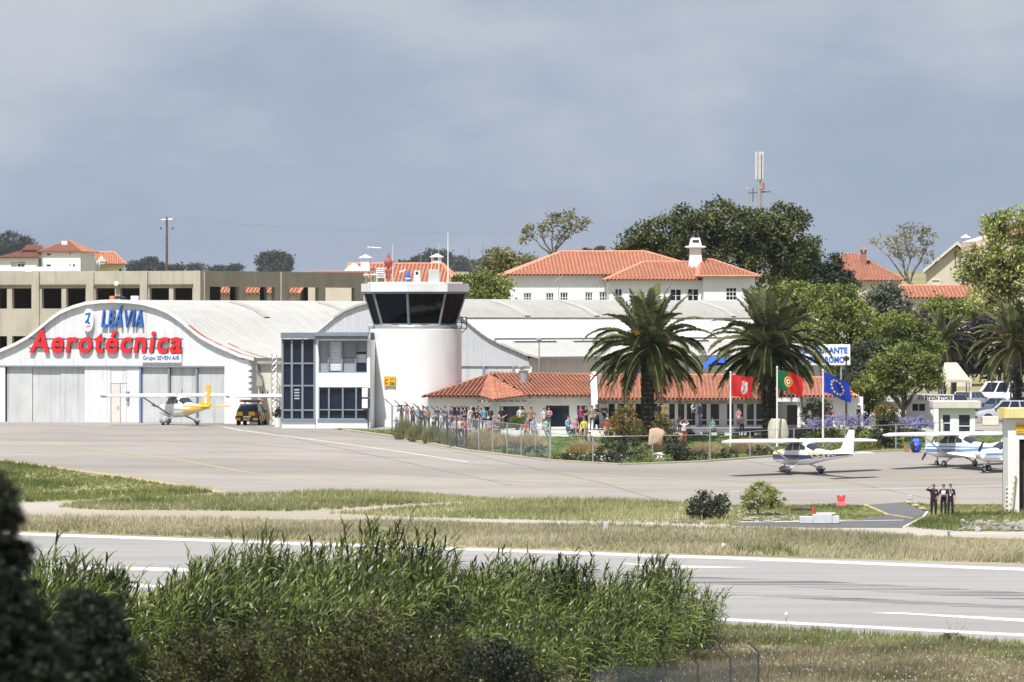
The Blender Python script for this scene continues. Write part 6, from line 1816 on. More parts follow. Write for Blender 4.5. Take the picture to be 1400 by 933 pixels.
def flag(label, xp, yb, ytop, w_px, h_px, drop, m, phase):
    X, Y = G(xp, yb); e = thing('flag_pole', label, 'flag', (X, Y, gz(Y))); q = Y / F; h = (yb - ytop) * q
    mb = MB(); mb.tube([(0, 0, 0), (0, 0, h)], [.075, .045], 10); mb.ell((0, 0, h + .03), (.07, .07, .07), 10, 6); mb.build('pole', WMET, e)
    nx, ny = 22, 12; fw_, fh_ = w_px * q, h_px * q; me_v, uvs = [], []
    for j in range(ny + 1):
        for i in range(nx + 1):
            u_, v_ = i / nx, j / ny
            y = .30 * math.sin(u_ * 8 + phase + v_ * 2.6) * u_ ** .6 + .06 * math.sin(u_ * 17 + v_ * 3 + phase)
            me_v.append((.06 + fw_ * u_ * (1 - .03 * math.sin(v_ * 5 + phase)), y, h - .12 - fh_ + fh_ * v_ - drop * q * u_ ** 1.3 + .06 * math.sin(u_ * 7 + phase * 2) * u_)); uvs.append((u_, v_))
    fs = [(j * (nx + 1) + i, j * (nx + 1) + i + 1, (j + 1) * (nx + 1) + i + 1, (j + 1) * (nx + 1) + i) for j in range(ny) for i in range(nx)]
    me = bpy.data.meshes.new('flag_cloth'); me.from_pydata(me_v, [], fs); me.materials.append(m)
    ul = me.uv_layers.new(name='UVMap')
    for lp in me.loops: ul.data[lp.index].uv = uvs[lp.vertex_index]
    me.polygons.foreach_set('use_smooth', [True] * len(fs))
    o = bpy.data.objects.new('flag_cloth', me); col.objects.link(o); o.parent = e
    return e


flag('red flag with white emblem on a white pole', 998.8, 613, 510, 28, 29, 4, flag_mat('flag_red_emblem', flag_red), .4)
flag('green and red national flag with round crest on white pole', 1062.5, 612, 503, 33, 27, 10, flag_mat('flag_green_red', flag_pt), 1.9)
flag('blue flag with a ring of gold stars on white pole', 1125.3, 612, 507, 36, 27, 16, flag_mat('flag_blue_stars', flag_eu), 3.4)

# ------------------------------------------------------------------ stones, boxes, barriers, small airfield furniture
def rock(name, label, cat, xp, yb, wpx, hpx, m, seed, dep=.6, sub=3):
    X, Y = G(xp, yb); q = Y / F; e_bm = bmesh.new(); bmesh.ops.create_icosphere(e_bm, subdivisions=sub, radius=1)
    r = np.random.default_rng(seed); K = [(r.normal(size=3) * 1.3, r.uniform(0, 6)) for _ in range(10)]; PL = [(Vector(r.normal(size=3)).normalized(), r.uniform(.55, .85)) for _ in range(16)]
    for v in e_bm.verts:
        n = sum(math.sin(v.co.dot(Vector(k)) * 2 + p) for k, p in K) / 4
        v.co *= 1 + .12 * n
        for nv, of in PL:
            dd = v.co.dot(nv) - of
            if dd > 0: v.co -= nv * dd * .92
        v.co = Vector((v.co.x * wpx * q / 2, v.co.y * wpx * q / 2 * dep, (v.co.z * .5 + .42) * hpx * q))
    mb = MB(); mb.bm(e_bm); o = mb.build(name, m, smooth=True); o.location = (X, Y, gz(Y)); return tag(o, label, cat)


M_ROCKP = mat('pale_rock', (.52, .48, .40), .9, .15, 1.5, bump=.5, bscale=4, dirt=(.34, .30, .25), dirt_amt=.5)
M_ROCKB = mat('brown_rock', (.42, .29, .20), .9, .2, 1.2, bump=.5, bscale=4, dirt=(.55, .47, .38), dirt_amt=.6)
rock('standing_stone', 'tall pale standing stone behind the navy striped aeroplane', 'stone', 1064, 611, 42, 46, M_ROCKP, 3, .5)
rock('boulder', 'large brown boulder on the lawn under the palm', 'stone', 899, 621, 38, 42, M_ROCKB, 5, .7)
rock('boulder', 'tan boulder half hidden by the dark shrub right of the palm', 'stone', 925, 612, 25, 27, M_ROCKB, 8, .7)
rock('boulder', 'low pale boulder at the foot of the big brown one', 'stone', 902, 626, 22, 8, M_ROCKP, 9, .7)
for i in range(5):
    rock('stone', 'flat grey edging stone beside the round green bush', 'stone', 1002 + i * 15 + (i % 2) * 4, 714 - (i % 3) * 2, 20, 3.4, GREYC, 20 + i, .6, 2)['group'] = 'edging stones by the round bush'

e = thing('water_barrier', 'red plastic barrier standing on the grass edge', 'barrier', gp(1150, 693))
q = gp(1150, 693)[1] / F
mb = MB(); mb.add([(-8 * q, -.25, 0), (8 * q, -.25, 0), (8 * q, .25, 0), (-8 * q, .25, 0), (-4.5 * q, -.12, .3), (4.5 * q, -.12, .3), (4.5 * q, .12, .3), (-4.5 * q, .12, .3), (-6 * q, -.1, 14 * q), (6 * q, -.1, 14 * q), (6 * q, .1, 14 * q), (-6 * q, .1, 14 * q)],
           [(0, 3, 2, 1), (0, 1, 5, 4), (1, 2, 6, 5), (2, 3, 7, 6), (3, 0, 4, 7), (4, 5, 9, 8), (5, 6, 10, 9), (6, 7, 11, 10), (7, 4, 8, 11), (8, 9, 10, 11)]); mb.build('shell', mat('barrier_red', (.62, .06, .08), .5, .1, 2), e)
mb = MB(); mb.tube([(-4 * q, 0, 14 * q - .02), (-4 * q, 0, 14 * q + .06)], .07, 8); mb.tube([(4 * q, 0, 14 * q - .02), (4 * q, 0, 14 * q + .06)], .07, 8); mb.build('cap', RED, e)
e = thing('concrete_chamber', 'white stepped concrete chamber with a red marker post', 'box', gp(1120, 716))
q = gp(1120, 716)[1] / F
mb = MB(); mb.bbox(-27 * q, -9 * q, -.6, .5, 0, 9.5 * q, .03); mb.bbox(-9 * q + .01, 17 * q, -.7, .6, 0, 12.5 * q, .03); mb.bbox(17 * q + .01, 27 * q, -.7, .6, 0, 10.5 * q, .03); mb.bbox(-4 * q, 22 * q, -.5, .4, 12.5 * q + .01, 14.5 * q, .03); mb.build('body', mat('chamber_grey', (.56, .58, .60), .8, .1, 1, streak=.2), e)
mb = MB(); mb.tube([(-7 * q, .2, 12 * q), (-7 * q, .2, 23 * q)], .06, 8); mb.build('marker_post', RED, e)
e = thing('fallen_log', 'dark fallen log lying on the grass island', 'log', gp(1095, 699)); q = e.location[1] / F
mb = MB(); mb.tube([(-13 * q, .2, .12), (0, 0, .15), (14 * q, -.1, .13)], [.12, .16, .13], 9); mb.build('log', BARK, e)
e = thing('equipment_hut', 'grey metal cabinet by the fence near blue bags', 'cabinet', gp(1271, 617)); q = e.location[1] / F
mb = MB(); mb.bbox(-6 * q, 6.5 * q, -.3, .3, 0, 29 * q, .03); mb.bbox(-11 * q, -4 * q, -.25, .2, 28 * q, 31 * q, .02); mb.build('body', mat('hut_grey', (.5, .5, .46), .7, .1, 2, streak=.2), e)
e = thing('tarp_bundle', 'bright blue draped tarpaulin bundle beside grey metal cabinet', 'tarpaulin', gp(1252, 619)); q = e.location[1] / F
mb = MB(); mb.ell((0, 0, 9 * q), (8 * q, .35, 10 * q), 16, 12, jit=.12); mb.ell((-4 * q, -.12, 9 * q), (3 * q, .35, 7 * q), 12, 8, 1, jit=.1); mb.build('tarp', [mat('tarp_blue', (.03, .1, .5), .5, .15, 3), DARK], e)
e = thing('crate', 'small orange brown crate left of the blue tarpaulin', 'crate', gp(1239, 618)); q = e.location[1] / F
mb = MB(); mb.bbox(-3 * q, 3 * q, -.2, .2, 0, 10 * q, .02); mb.build('body', mat('crate_rust', (.38, .17, .06), .7, .2, 3), e)
for x, y, lb in ((989, 757, 'small runway edge light on the far runway side'), (1075, 853, 'small runway edge light on the near runway side')):
    e = thing('runway_light', lb, 'light', gp(x, y))
    mb = MB(); mb.tube([(0, 0, 0), (0, 0, .28)], .03, 6); mb.lathe([(.02, .26), (.12, .28), (.14, .42), (.1, .46)], 12); mb.build('fitting', mat('light_fitting', (.55, .45, .40), .5, .1, 3), e)
    mb = MB(); mb.lathe([(.09, .463), (.08, .52), (.02, .55)], 12); mb.build('lens', mat('light_lens', (.7, .68, .65), .15, .05, 3), e)
e = thing('marker_post', 'small pale marker post in the straw grass near canes', 'post', gp(828, 726)); mb = MB(); mb.bbox(-.12, .12, -.05, .05, 0, .5, .02); mb.build('post', mat('post_pale', (.5, .55, .58), .6, .1, 2), e)
e = thing('marker_post', 'short dark blue marker peg on the gravel track at right', 'post', gp(1297, 737)); mb = MB(); mb.bbox(-.07, .07, -.05, .05, 0, .42, .02); mb.build('post', BLUEG, e)
e = thing('concrete_box', 'white concrete box in the car park near silver hatchback', 'box', pc(1354, 589, 545)); mb = MB(); mb.bbox(-.55, .55, -.4, .4, 0, .62, .04); mb.build('body', CREAM, e)
e = thing('ball', 'small white bag lying on the taxiway edge near the three men', 'bag', gp(1244, 684)); mb = MB(); mb.bbox(-.14, .14, -.1, .1, 0, .3, .05); mb.build('bag', mat('bag_pale', (.45, .45, .46), .7, .1, 3), e); e.name = 'white_bag'
e = thing('flower_planter', 'white planter pot with dark plant by the glazed stairwell', 'planter', gp(380, 584.5)); q = e.location[1] / F
mb = MB(); mb.lathe([(.22, 0), (.3, .62), (.27, .63)], 14); mb.build('pot', WHITE, e)
V = RNG.normal(0, 1, (160, 3)); V = V / np.linalg.norm(V, axis=1)[:, None] * np.array([.4, .35, .42]) * RNG.uniform(.3, 1, (160, 1)) + np.array([0, 0, .95])
Q = np.repeat(V[:, None, :], 4, 1) + RNG.normal(0, .07, (160, 4, 3)); np_mesh('foliage', Q.reshape(-1, 3), 4, mat_leaf('planter_leaf', (.03, .035, .025), (.10, .11, .06), .2), RNG.uniform(0, 1, 160), parent=e)

# gate building at right edge
GD = 457.5; gb = thing('gate_building', 'white gate hut with yellow striped roof edge and dark doorway', 'building', (Xd(1378, GD), GD, gz(GD)))
q = GD / F; gx = lambda x: (x - 1378) * q; gzz = lambda y: (YH - y) * q - gz(GD)
mb = MB(); wall_open(mb, gx(1378), gx(1450), -.2, gzz(572.5), 0, .35, [(gx(1393.5), gx(1432), -.3, gzz(601))]); mb.box(gx(1378), gx(1392), .36, 5, -.2, gzz(573)); mb.box(gx(1433), gx(1450), .36, 5, -.2, gzz(573)); mb.box(gx(1378), gx(1450), 4.6, 5, -.2, gzz(573)); mb.build('wall', mat('gate_white', (.74, .74, .73), .85, .07, .8, streak=.2), gb)
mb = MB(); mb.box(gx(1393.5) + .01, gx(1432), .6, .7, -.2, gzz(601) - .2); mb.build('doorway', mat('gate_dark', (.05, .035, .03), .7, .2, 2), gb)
mb = MB(); xx = gx(1372); k_ = 0
while xx < gx(1452):
    mb.add([(xx, -.35, gzz(571.8)), (xx + .12, -.35, gzz(571.8)), (xx + .18, -.35, gzz(558.5)), (xx + .06, -.35, gzz(558.5)), (xx, 5.2, gzz(571.8)), (xx + .12, 5.2, gzz(571.8)), (xx + .18, 5.2, gzz(558.5)), (xx + .06, 5.2, gzz(558.5))], [(0, 1, 2, 3), (4, 7, 6, 5), (3, 2, 6, 7), (0, 4, 5, 1), (0, 3, 7, 4), (1, 5, 6, 2)], k_ % 2); xx += .121; k_ += 1
mb.build('striped_edge', [mat('stripe_yellow', (.74, .58, .16), .7, .1, 2), mat('stripe_cream', (.66, .60, .42), .7, .1, 2)], gb)
e = thing('warning_plate', 'yellow notice plate on the gate hut wall', 'sign', (Xd(1389, GD), GD - .05, gz(GD) + gzz(592.5)))
mb = MB(); mb.bbox(0, 24 * q, -.02, .03, 0, 13 * q, .008); mb.build('plate', MATS['sign_amber'], e)
mb = MB()
for i in range(3):
    x = .05
    while x < .9:
        l = random.uniform(.05, .14); mb.box(x, x + l, -.026, -.021, .08 + i * .16, .13 + i * .16); x += l + .04
mb.build('lettering', mat('plate_brown', (.3, .14, .03), .7, .1, 2), e)
mb = MB(); n_ = 14
for i in range(n_):
    a, b = i / n_, (i + 1) / n_
    f_ = lambda t: (gx(1380) + (gx(1388) - gx(1380)) * t, -.35 + .2 * t, .05 + 2.2 * t)
    mb.tube([f_(a), f_(b)], .055, 7, i % 2)
o = mb.build('striped_pole', [MATS['kerb_yellow'], WMET]); o.location = gb.location; tag(o, 'yellow and white striped pole leaning on the gate hut', 'pole')
mb = MB()
for i in range(12): mb.tube([(gx(1376), -.5, .1 + i * .12), (gx(1376), -.5, .19 + i * .12)], .05, 6, i % 2)
o = mb.build('chequered_stake', [BLACK, WMET]); o.location = gb.location; tag(o, 'short black and white banded stake at the gate hut foot', 'post')
rk = MB()
for i in range(160):
    x, y = random.uniform(1312, 1440), 0; y = 722 + random.uniform(-6, 5)
    X, Y = G(x, y); rk.ell((X, Y, gz(Y) + .08), (random.uniform(.1, .28), random.uniform(.1, .25), random.uniform(.06, .2)), 7, 5, random.randint(0, 1), jit=.2)
tag(rk.build('rubble', [mat('rubble_grey', (.24, .23, .21), .9, .2, 2), mat('rubble_light', (.33, .31, .28), .9, .2, 2)]), 'grey stone rubble spread below the gate hut verge', kind='stuff')


# ------------------------------------------------------------------ fences
M_WIRE = mat('fence_wire', (.33, .38, .38), .5, .1, 4, metal=.3)
M_WIRED = mat('fence_wire_dark', (.17, .20, .25), .6, .1, 4)
M_POSTD = mat('fence_post_dark', (.05, .055, .065), .6, .1, 4)


def fence(name, label, px, h, n_posts, post_m, wire_m, mesh=True, arm=0, rail=True, wire=.009, pitch=.11, arm_m=None):
    pts = [Vector((*G(*p), 0)) for p in px]
    seg = [(b - a).length for a, b in zip(pts, pts[1:])]; tot = sum(seg)
    def at_(s):
        for a, b, l in zip(pts, pts[1:], seg):
            if s <= l + 1e-6: p = a.lerp(b, s / l); return Vector((p.x, p.y, gz(p.y)))
            s -= l
        return Vector((pts[-1].x, pts[-1].y, gz(pts[-1].y)))
    o = at_(0); e = thing(name, label, 'fence', o)
    for i in range(n_posts):
        p = at_(tot * i / (n_posts - 1)) - o; mb = MB(); mb.tube([p - Vector((0, 0, .1)), p + Vector((0, 0, h))], .04, 8)
        pm = post_m[i] if isinstance(post_m, list) else post_m
        if arm and (not isinstance(arm, list) or arm[i]): mb.tube([p + Vector((0, 0, h - .02)), p + Vector((-.48, -.25, h + .42))], .03, 6)
        mb.build('post', pm, e)
    if rail:
        mb = MB(); N_ = max(2, int(tot / 2)); mb.tube([at_(tot * i / N_) - o + Vector((0, 0, h - .04)) for i in range(N_ + 1)], .022, 6); mb.build('top_rail', STEEL, e)
    if mesh:
        V = []
        n = int(tot / pitch)
        hh = h - .06
        for i in range(-int(hh / pitch), n):
            for sg in (0, 1):
                s0 = i * pitch; s1 = s0 + hh
                za, zb = (0.03, hh) if sg == 0 else (hh, .03)
                a, b = max(s0, 0), min(s1, tot)
                if b - a < .02: continue
                z_a = za + (zb - za) * (a - s0) / hh; z_b = za + (zb - za) * (b - s0) / hh
                p, q_ = at_(a) - o, at_(b) - o
                p = p + Vector((0, 0, z_a)); q_ = q_ + Vector((0, 0, z_b)); w2 = Vector((0, 0, wire * .8))
                V += [p - w2, q_ - w2, q_ + w2, p + w2]
        np_mesh('wire_mesh', np.array([v[:] for v in V]), 4, wire_m, parent=e)
    return e


pm = [M_POSTD] * 9 + [STEEL] * 6
fence('chain_link_fence', 'tall chain link fence with angled arms in front of the crowd', [(536, 597.5), (561, 601.7), (640, 616.5), (752, 629.5)], 2.1, 15, pm, M_WIRE, True, [1] * 9 + [0] * 6, True, .007, .10)
fence('rail_fence', 'lower wire fence with pale rail along the lawn edge', [(753, 629.8), (817, 634.5), (960, 632), (1060, 624.3), (1235, 616.8), (1290, 614)], 1.75, 9, STEEL, M_WIRE, False, 0, True)
fence('boundary_fence', 'dark wire boundary fence with angled arms in the near grass', [(1037, 946), (995, 955), (950, 963), (902, 971), (855, 979), (808, 987)], 1.75, 6, M_POSTD, M_WIRED, True, 1, False, .012, .09)
# ------------------------------------------------------------------ foliage
def leaf_quads(C, size, aspect=.5, up=.3, jit=.35):
    """one randomly turned leaf quad per centre"""
    n = len(C)
    a = RNG.normal(0, 1, (n, 3)); a /= np.linalg.norm(a, axis=1)[:, None]
    b = RNG.normal(0, 1, (n, 3)); b[:, 2] *= (1 - up); b -= (a * b).sum(1)[:, None] * a; b /= np.linalg.norm(b, axis=1)[:, None] + 1e-9
    s = size * RNG.uniform(1 - jit, 1 + jit, n)[:, None]
    V = np.empty((n, 4, 3))
    V[:, 0] = C - a * s * .5; V[:, 1] = C + b * s * aspect * .5 + a * s * .05; V[:, 2] = C + a * s * .5; V[:, 3] = C - b * s * aspect * .5 + a * s * .05
    return V.reshape(-1, 3)


def clumps(lobes, n_cl, per, cr, shell=.62, hollow=True):
    """leaf centres: clumps over the outer shell of ellipsoid lobes (cx, cy, cz, rx, ry, rz)"""
    vol = np.array([l[3] * l[5] for l in lobes]); vol = vol / vol.sum(); out, tint = [], []
    for l, f in zip(lobes, vol):
        m = max(4, int(n_cl * f))
        d = RNG.normal(0, 1, (m, 3)); d /= np.linalg.norm(d, axis=1)[:, None]
        r = RNG.uniform(shell, 1.0, m) ** .7 * (1 + RNG.normal(0, .07, m))
        c = d * r[:, None] * np.array(l[3:6]) + np.array(l[:3])
        rr = cr * RNG.uniform(.6, 1.4, m)
        p = RNG.normal(0, .5, (m, per, 3)) * rr[:, None, None] * np.array([1, 1, .75])
        out.append((c[:, None, :] + p).reshape(-1, 3)); tint.append(np.repeat(RNG.uniform(.1, .9, m), per))
    C = np.concatenate(out); t = np.concatenate(tint)
    return C, np.clip(t + RNG.normal(0, .15, len(t)), 0, 1)


def limb(mb, p, q, r0, r1, wob=.12, n=5):
    p, q = Vector(p), Vector(q); L_ = (q - p).length
    pts = []
    for i in range(n + 1):
        t = i / n; w_ = math.sin(t * PI) * L_ * wob
        pts.append(p.lerp(q, t) + Vector((random.uniform(-1, 1) * w_ * .5, random.uniform(-1, 1) * w_ * .5, w_ * .4)))
    mb.tube(pts, [r0 + (r1 - r0) * i / n for i in range(n + 1)], 7)
    return pts


def tree(name, label, d, lobes_px, m, n_cl=160, per=38, cr=.55, leaf=.34, xt=None, tr=.3, bark=None, shell=.6, aspect=.55, depth=1.0, twigs=0, ybase=None, group=None, cat='tree', fork=.45, zf_px=None):
    q = d / F; xc = xt if xt is not None else sum(l[0] for l in lobes_px) / len(lobes_px)
    z0 = gz(d); e = thing(name, label, cat, (Xd(xc, d), d, z0), 0, group)
    lobes = []
    for i, (x, y, rx, ry) in enumerate(lobes_px):
        lobes.append(((x - xc) * q, random.uniform(-.5, .5) * rx * q * depth, (YH - y) * q - z0, rx * q, (rx + ry) / 2 * q * depth, ry * q))
    C, t = clumps(lobes, n_cl, per, cr, shell)
    V = leaf_quads(C, leaf, aspect)
    np_mesh('crown', V, 4, m, t, parent=e)
    mb = MB(); zlow = min(l[2] - l[5] for l in lobes); ztop = max(l[2] for l in lobes)
    zf = max(.4, zlow + (ztop - zlow) * fork * .3) if zlow > .8 else ztop * .35
    if zf_px: zf = (YH - zf_px) * q - z0
    limb(mb, (0, 0, -.2), (random.uniform(-.2, .2), 0, zf), tr, tr * .75, .05)
    for l in lobes:
        for k in range(1 if twigs > 2 else 2 + twigs):
            c = Vector(l[:3]) + Vector((random.uniform(-.6, .6) * l[3], random.uniform(-.6, .6) * l[4], random.uniform(-.3, .75) * l[5]))
            pts = limb(mb, (0, 0, zf - .1), c, tr * (.4 if twigs > 2 else .5), tr * .10, .14)
            for j in range(twigs * (2 if twigs > 2 else 1)):
                a = pts[random.randint(2, 4)]; limb(mb, a, a + Vector((random.uniform(-1, 1) * l[3] * .7, random.uniform(-1, 1) * l[4] * .5, random.uniform(.1, .8) * l[5])), tr * .14, tr * .03, .1, 4)
    mb.build('trunk', bark or BARK, e, smooth=True)
    return e


LF_EUC = mat_leaf('leaf_dark_olive', (.018, .028, .010), (.125, .145, .05), .15, patch=.25)
LF_PINE = mat_leaf('leaf_deep_green', (.012, .024, .014), (.045, .075, .035), .12, patch=.3)
LF_MID = mat_leaf('leaf_mid_green', (.045, .068, .014), (.28, .32, .075), .22, patch=.3)
LF_GREEN = mat_leaf('leaf_fresh_green', (.05, .075, .014), (.30, .34, .09), .28, patch=.4)
LF_BRIGHT = mat_leaf('leaf_bright', (.07, .10, .018), (.48, .51, .16), .32, patch=.5)
LF_GREY = mat_leaf('leaf_grey_green', (.05, .065, .045), (.16, .19, .13), .2, patch=.4)
LF_PURP = mat_leaf('leaf_purple', (.012, .010, .016), (.05, .035, .055), .12, patch=.5)
LF_SPARSE = mat_leaf('leaf_sparse_olive', (.08, .085, .035), (.30, .28, .13), .25, patch=.5)
LF_FAR = mat_leaf('leaf_far', (.02, .03, .018), (.05, .065, .035), .1, patch=.05)
LF_RED = mat_leaf('leaf_reddish', (.06, .065, .015), (.32, .24, .06), .25, (.42, .14, .05), patch=.9)
LF_DARKS = mat_leaf('leaf_dark_shrub', (.015, .022, .014), (.07, .09, .05), .15, patch=.9)
LF_BLUEG = mat_leaf('leaf_blue_green', (.03, .05, .045), (.13, .17, .15), .15, patch=.9)

# far skyline
tree('distant_tree', 'dark wooded clump on the far left hilltop', 5000, [(-12, 336, 28, 18), (18, 334, 24, 16), (38, 342, 16, 14), (-40, 340, 30, 22)], LF_FAR, 300, 34, 2.6, 2.0, tr=.9)
tree('distant_tree', 'broad dark tree on the skyline behind the concrete building', 5000, [(365, 358, 14, 11), (385, 357, 14, 10), (375, 353, 14, 8), (376, 368, 24, 8)], LF_FAR, 260, 34, 2.3, 1.8, tr=.9)
tree('distant_tree', 'low dark far trees left of the utility pole', 5000, [(186, 365, 12, 6), (205, 361, 12, 8), (215, 366, 16, 5), (238, 367, 14, 4), (268, 366, 12, 4)], LF_FAR, 220, 30, 2.2, 1.8, tr=.7)
tree('distant_tree', 'thin far trees showing beside the right of the concrete roof', 5000, [(300, 368, 14, 3), (322, 367, 8, 4)], LF_FAR, 80, 30, 1.8, 1.6, tr=.7)
tree('distant_tree', 'hazy blue far woodland behind the tower aerials', 6000, [(556, 362, 10, 5), (575, 358, 14, 8), (590, 352, 10, 8), (606, 355, 14, 11), (625, 362, 16, 10), (650, 366, 18, 8), (540, 364, 14, 4)], LF_FAR, 340, 34, 2.8, 2.2, tr=.9)
tree('distant_tree', 'small far trees in the gap left of the big dark trees', 4000, [(803, 344, 5, 4), (820, 342, 6, 4)], LF_FAR, 60, 26, 1.3, 1.2, tr=.5)

# behind the buildings
tree('eucalyptus_tree', 'open crowned eucalyptus with bare limbs rising behind the white house', 690, [(735, 312, 22, 14), (775, 304, 24, 13), (795, 304, 14, 9), (718, 325, 8, 8), (757, 300, 20, 9), (770, 325, 10, 9)], LF_SPARSE, 66, 26, .45, .24, xt=756, tr=.24, bark=BARKP, shell=.5, twigs=4, zf_px=352)
tree('broadleaf_tree', 'olive green scrubby tree left of the eucalyptus', 680, [(680, 356, 22, 16), (705, 362, 20, 13), (725, 360, 10, 10), (670, 366, 14, 14)], LF_SPARSE, 120, 34, .55, .28, tr=.22, bark=BARKP, twigs=2)
e = thing('bare_tree', 'leafless branching tree above the green bushes right of the tower', 'tree', (Xd(668, 690), 690, gz(690)))
mb = MB()
for tx_, ty_ in ((640, 338), (648, 350), (660, 332), (672, 340), (655, 362), (690, 345)):
    pts = limb(mb, (0, 0, 2), ((tx_ - 668) * 690 / F, random.uniform(-1, 1), (YH - ty_) * 690 / F - gz(690)), .12, .02, .1, 6)
    for j in range(5): a = pts[random.randint(2, 5)]; limb(mb, a, a + Vector((random.uniform(-1.2, .8), random.uniform(-.5, .5), random.uniform(.2, 1.2))), .035, .008, .1, 3)
mb.tube([(0, 0, -.2), (0, 0, 2.2)], [.2, .15], 8); mb.build('trunk', BARKP, e)
tree('green_bush', 'dense green bushes between the tower cab and the white house', 600, [(632, 388, 16, 14), (655, 390, 20, 16), (678, 394, 18, 17), (645, 402, 28, 12), (680, 408, 14, 12)], LF_MID, 240, 36, .42, .26, cat='bush')
BIG = [((905, 322, 34, 24), (878, 332, 30, 20), (860, 342, 20, 15), (915, 352, 46, 30), (880, 355, 36, 22)),
       ((985, 294, 26, 20), (945, 300, 26, 18), (1005, 310, 40, 26), (960, 330, 46, 36), (1000, 350, 46, 40)),
       ((1058, 302, 30, 20), (1085, 298, 22, 16), (1040, 330, 42, 34), (1075, 330, 32, 28), (1050, 360, 46, 34)),
       ((1104, 340, 16, 14), (1095, 358, 24, 20), (1105, 376, 18, 18))]
for i, lb in enumerate(('left part of the huge dark tree group, sloping down behind the villa roof', 'tallest dark evergreen of the group left of telecom mast', 'wide dark evergreen directly under the telecom mast', 'smaller dark tree hanging at the right edge of the dark group')):
    tree('evergreen_tree', lb, 700 + i * 3, list(BIG[i]), LF_EUC, (230, 330, 300, 120)[i], 46, .62, .32, tr=.45, shell=.7, group='dark evergreen trees behind the villa')
tree('conifer_tree', 'blue green layered conifer left of the red roofed house', 650, [(1140, 362, 12, 12), (1128, 374, 22, 12), (1152, 380, 22, 12), (1140, 392, 36, 14), (1118, 396, 20, 12)], LF_PINE, 220, 40, .42, .24, tr=.2)
tree('thin_tree', 'spindly tree with sparse crown between red roof and gable house', 690, [(1250, 318, 26, 13), (1222, 330, 16, 13), (1268, 325, 14, 14), (1236, 345, 22, 14), (1262, 348, 14, 12), (1196, 330, 6, 8)], LF_SPARSE, 70, 24, .45, .22, xt=1244, tr=.22, bark=BARKP, shell=.4, twigs=4, zf_px=388)
tree('broadleaf_tree', 'yellow green spreading tree behind the middle palm, left half', 590, [(1088, 402, 30, 17), (1060, 408, 22, 16), (1110, 418, 40, 26), (1075, 440, 40, 30), (1035, 405, 14, 12)], LF_MID, 320, 40, .45, .24, tr=.28)
tree('broadleaf_tree', 'yellow green spreading tree behind the white sign board', 583, [(1140, 412, 38, 26), (1165, 430, 30, 30), (1150, 460, 40, 34), (1120, 450, 30, 30), (1178, 470, 22, 34), (1160, 500, 30, 26)], LF_MID, 380, 40, .45, .24, tr=.28)
tree('grey_shrub', 'grey green tall shrub under the thin tree', 640, [(1212, 402, 20, 16), (1225, 415, 22, 20), (1196, 415, 18, 20), (1220, 438, 30, 20)], LF_GREY, 150, 36, .45, .26, tr=.15, cat='bush')
tree('pine_tree', 'umbrella shaped dark green pine below the fresh orange roof', 625, [(1290, 420, 34, 14), (1315, 426, 30, 14), (1270, 428, 24, 14), (1340, 436, 24, 16), (1300, 436, 46, 14)], LF_MID, 220, 42, .42, .22, tr=.25)
tree('plum_tree', 'dark purple leaved tree below the umbrella pine', 615, [(1295, 455, 38, 20), (1325, 462, 28, 20), (1305, 484, 42, 22), (1262, 445, 18, 14), (1340, 450, 20, 14)], LF_PURP, 240, 40, .42, .24, tr=.2)
tree('broadleaf_tree', 'tree with bright sunlit leaves and open crown at the right edge', 600, [(1360, 312, 22, 18), (1388, 302, 30, 18), (1345, 348, 26, 18), (1380, 345, 36, 26), (1325, 372, 18, 14), (1362, 385, 40, 24), (1400, 385, 30, 34), (1345, 412, 26, 16), (1420, 340, 30, 40), (1385, 425, 26, 14)], LF_BRIGHT, 400, 28, .5, .30, xt=1384, tr=.28, shell=.45, twigs=2)
tree('broadleaf_tree', 'mid green tree standing above the round fresh green tree', 600, [(1222, 442, 30, 18), (1252, 456, 30, 20), (1205, 460, 26, 20), (1240, 475, 44, 20), (1275, 470, 20, 16)], LF_MID, 260, 38, .42, .24, tr=.2)
tree('round_tree', 'rounded fresh green tree with forked dark trunk by the shop', 543, [(1238, 486, 26, 17), (1212, 502, 22, 18), (1268, 504, 22, 20), (1240, 510, 38, 20), (1200, 524, 22, 18), (1274, 520, 16, 13), (1222, 530, 26, 11)], LF_GREEN, 350, 40, .36, .20, xt=1235, tr=.18, zf_px=560)
tree('broadleaf_shrub', 'yellow green bushy shrub right of the blue starred flag', 544.5, [(1190, 518, 12, 14), (1178, 534, 14, 16), (1192, 545, 16, 16), (1180, 560, 14, 14)], LF_GREEN, 140, 36, .32, .18, tr=.1, cat='bush')
tree('dark_tree', 'dark tangled trees behind the right hand palm and the pale awning', 618, [(1352, 446, 26, 22), (1385, 452, 34, 30), (1362, 482, 38, 22), (1330, 498, 22, 18), (1405, 490, 30, 26), (1360, 508, 40, 12)], LF_DARKS, 260, 40, .42, .24, tr=.2)
tree('dark_tree', 'dark undergrowth trees beneath the sign and round tree', 572, [(1190, 490, 26, 26), (1215, 540, 20, 12), (1165, 520, 18, 18)], LF_DARKS, 130, 38, .4, .22, tr=.15)


# ------------------------------------------------------------------ palms
LF_PALM = mat_leaf('palm_leaflet', (.010, .018, .006), (.20, .22, .085), .08, patch=.9, rough=.32)
M_PTR = mat('palm_trunk', (.045, .036, .03), .95, .4, 4, bump=.9, bscale=9)
M_FRUIT = mat('palm_fruit', (.42, .18, .03), .8, .3, 6)


